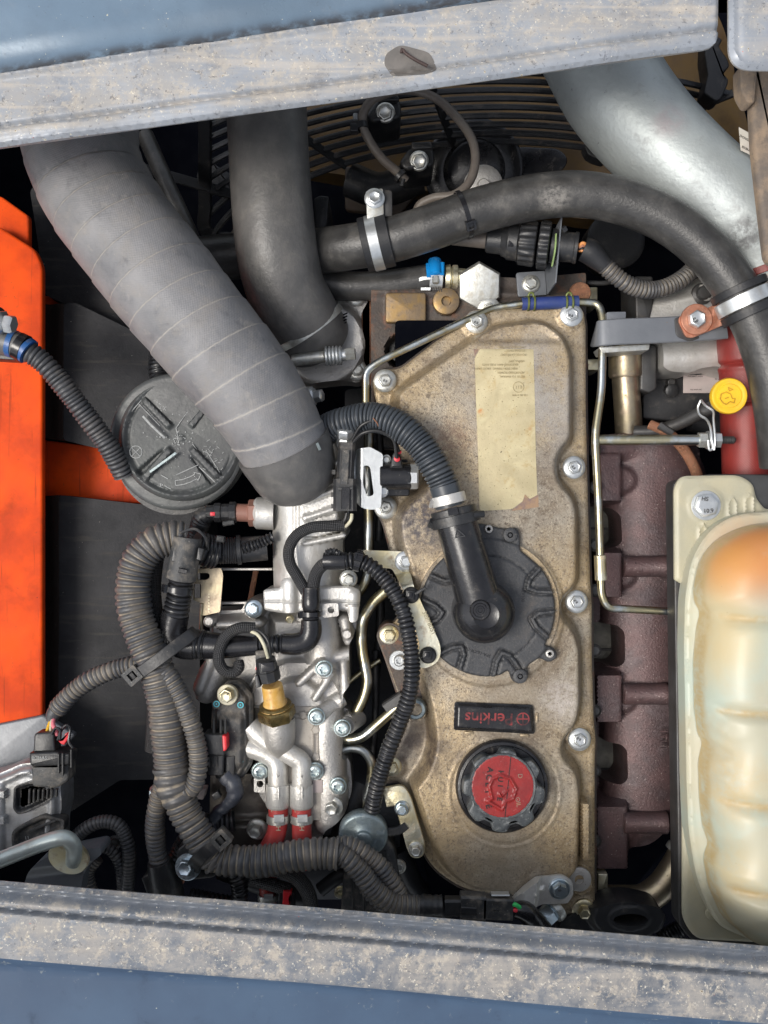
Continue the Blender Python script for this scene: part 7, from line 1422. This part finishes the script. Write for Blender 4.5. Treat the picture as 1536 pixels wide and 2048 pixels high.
G().relief(roundpoly([(1024, 1798, 6), (1046, 1776, 8), (1072, 1756, 6), (1092, 1754, 4), (1126, 1750, 10), (1146, 1764, 10), (1148, 1790, 8), (1136, 1808, 4), (1084, 1810, 3), (1068, 1818, 4), (1056, 1800, 8), (1034, 1804, 6)], 4),
   lambda P: 62+22*ss(1080, 1068, P[:, 0]+0.15*(P[:, 1]-1780))-12*ss(1050, 1030, P[:, 0])+5*np.exp(-(dseg(P, (1070, 1784), (1086, 1778))[0]/3)**2), 3, 56, zref=65).build('plate', m_alubright, ab)
bolt(ab, 1118, 1776, 64, 15, 16, m_zincblue, 1.0, washer=(21, 3, m_zincblue), tilt=(4, 8), hollow=False); text('8', 1119, 1772, 84.5, 9, m_darksteel, ab, 90, 0.3, 'bolt_mark'); text('8', 1119, 1781, 84.5, 9, m_darksteel, ab, 90, 0.3, 'bolt_mark')
G().up(1110, 1756, 40, [(0, 14), (14, 14), (17, 10)], 20).build('nut_end', m_rubberblack, ab)
b95 = thing('cover_bolt', 'blue tinted bolt beneath the shiny bracket, half hidden by the black sheath', 'bolt', (1092, 1830, 40))
G().lathe((1108, 1818, 28), (1084, 1840, 40), [(0, 22), (6, 23), (8, 19), (10, 20), (28, 20), (31, 17)], 6, 0.3).build('head', m_zincblue, b95); G().lathe((1114, 1812, 24), (1084, 1840, 40), [(0, 26), (8, 27), (14, 26)], 28).build('washer', m_zinc, b95)
for lb_, pts, r in (('braided sleeve curving right under the dusty conduit near the sill, outer one', [(500, 1744, 30), (548, 1738, 34), (590, 1752, 34), (616, 1786, 30), (624, 1830, 20)], 15), ('braided sleeve tucked below the outer one near the sill', [(500, 1758, 10), (540, 1768, 12), (580, 1780, 10)], 13)):
    G().tube(pts, r, 20, 4).build('braided_sleeve', m_braid, None, lb_, 'sleeve', 'braided sleeves near the sill')
for lb_, pts, r in (('dark corrugated tube hanging straight down in the shade beside the large bolt', [(470, 1740, 0), (480, 1780, 0), (478, 1830, -6)], 17), ('dark corrugated tube lying flat in the shade along the sill', [(380, 1790, -20), (430, 1800, -20), (470, 1806, -24)], 15)):
    G().tube(pts, r, 20, 1.9, corr(8, 3, 1.5)).build('corrugated_tube', m_conduitdark, None, lb_, 'tube', 'dark tubes at the sill')
rc2 = thing('red_latch_connector', 'small black connector with a bright red latch peeping over the sill', 'connector', (574, 1800, 20))
G().prism(roundpoly([(558, 1782), (590, 1786), (588, 1830), (556, 1826)], 3), -10, 22, 2).build('shell', m_black, rc2); G().prism(roundpoly([(566, 1782), (584, 1784), (582, 1792), (578, 1796), (580, 1812), (564, 1812), (566, 1796)], 2), 10, 30, 1.5).build('red_latch', m_redbright, rc2)
rs = thing('red_hose_end', 'short end of a red hose with a steel clamp low down at the sill', 'hose', (536, 1790, 0))
G().tube([(540, 1720, 0), (536, 1770, -4), (536, 1820, -8)], 17, 22, 5).build('hose_tube', m_red, rs); hoop((536, 1794), (0, 1), 17.5, 12, -6, 2.6, m_zinc, rs, 'band'); G().bar([(528, 1794, 14), (546, 1794, 14)], 12, 5, 2, smooth=False).build('buckle', m_zincclean, rs)
for lb_, pts, r in (('black hose in the shade left of the filter head, upper', [(640, 1780, -60), (680, 1752, -60), (720, 1748, -70)], 14), ('black hose in the shade behind the two red hose stubs', [(500, 1712, -60), (580, 1700, -70), (700, 1690, -80)], 22), ('fat black hose deep below the rocker cover edge, right of the filter head', [(800, 1700, -160), (830, 1770, -160), (900, 1830, -160)], 20),
                    ('black rubber hose rising behind the valve housing and the glossy conduit', [(720, 1570, -80), (700, 1620, -60), (680, 1700, -60)], 26), ('dark dull pipe crossing deep down beneath the two red hose stubs', [(440, 1740, -40), (520, 1770, -60), (620, 1800, -80)], 18)):
    G().tube(pts, r, 20, 6).build('shadow_hose', m_rubberblack, None, lb_, 'hose', 'black hoses in the shade')
bolt(blk, 862, 1700, -200, 12, 10, m_darksteel, 1.5); bolt(blk, 875, 1752, -180, 12, 10, m_darksteel, 1.5); bolt(blk, 843, 1670, -200, 12, 10, m_darksteel, 1.5)
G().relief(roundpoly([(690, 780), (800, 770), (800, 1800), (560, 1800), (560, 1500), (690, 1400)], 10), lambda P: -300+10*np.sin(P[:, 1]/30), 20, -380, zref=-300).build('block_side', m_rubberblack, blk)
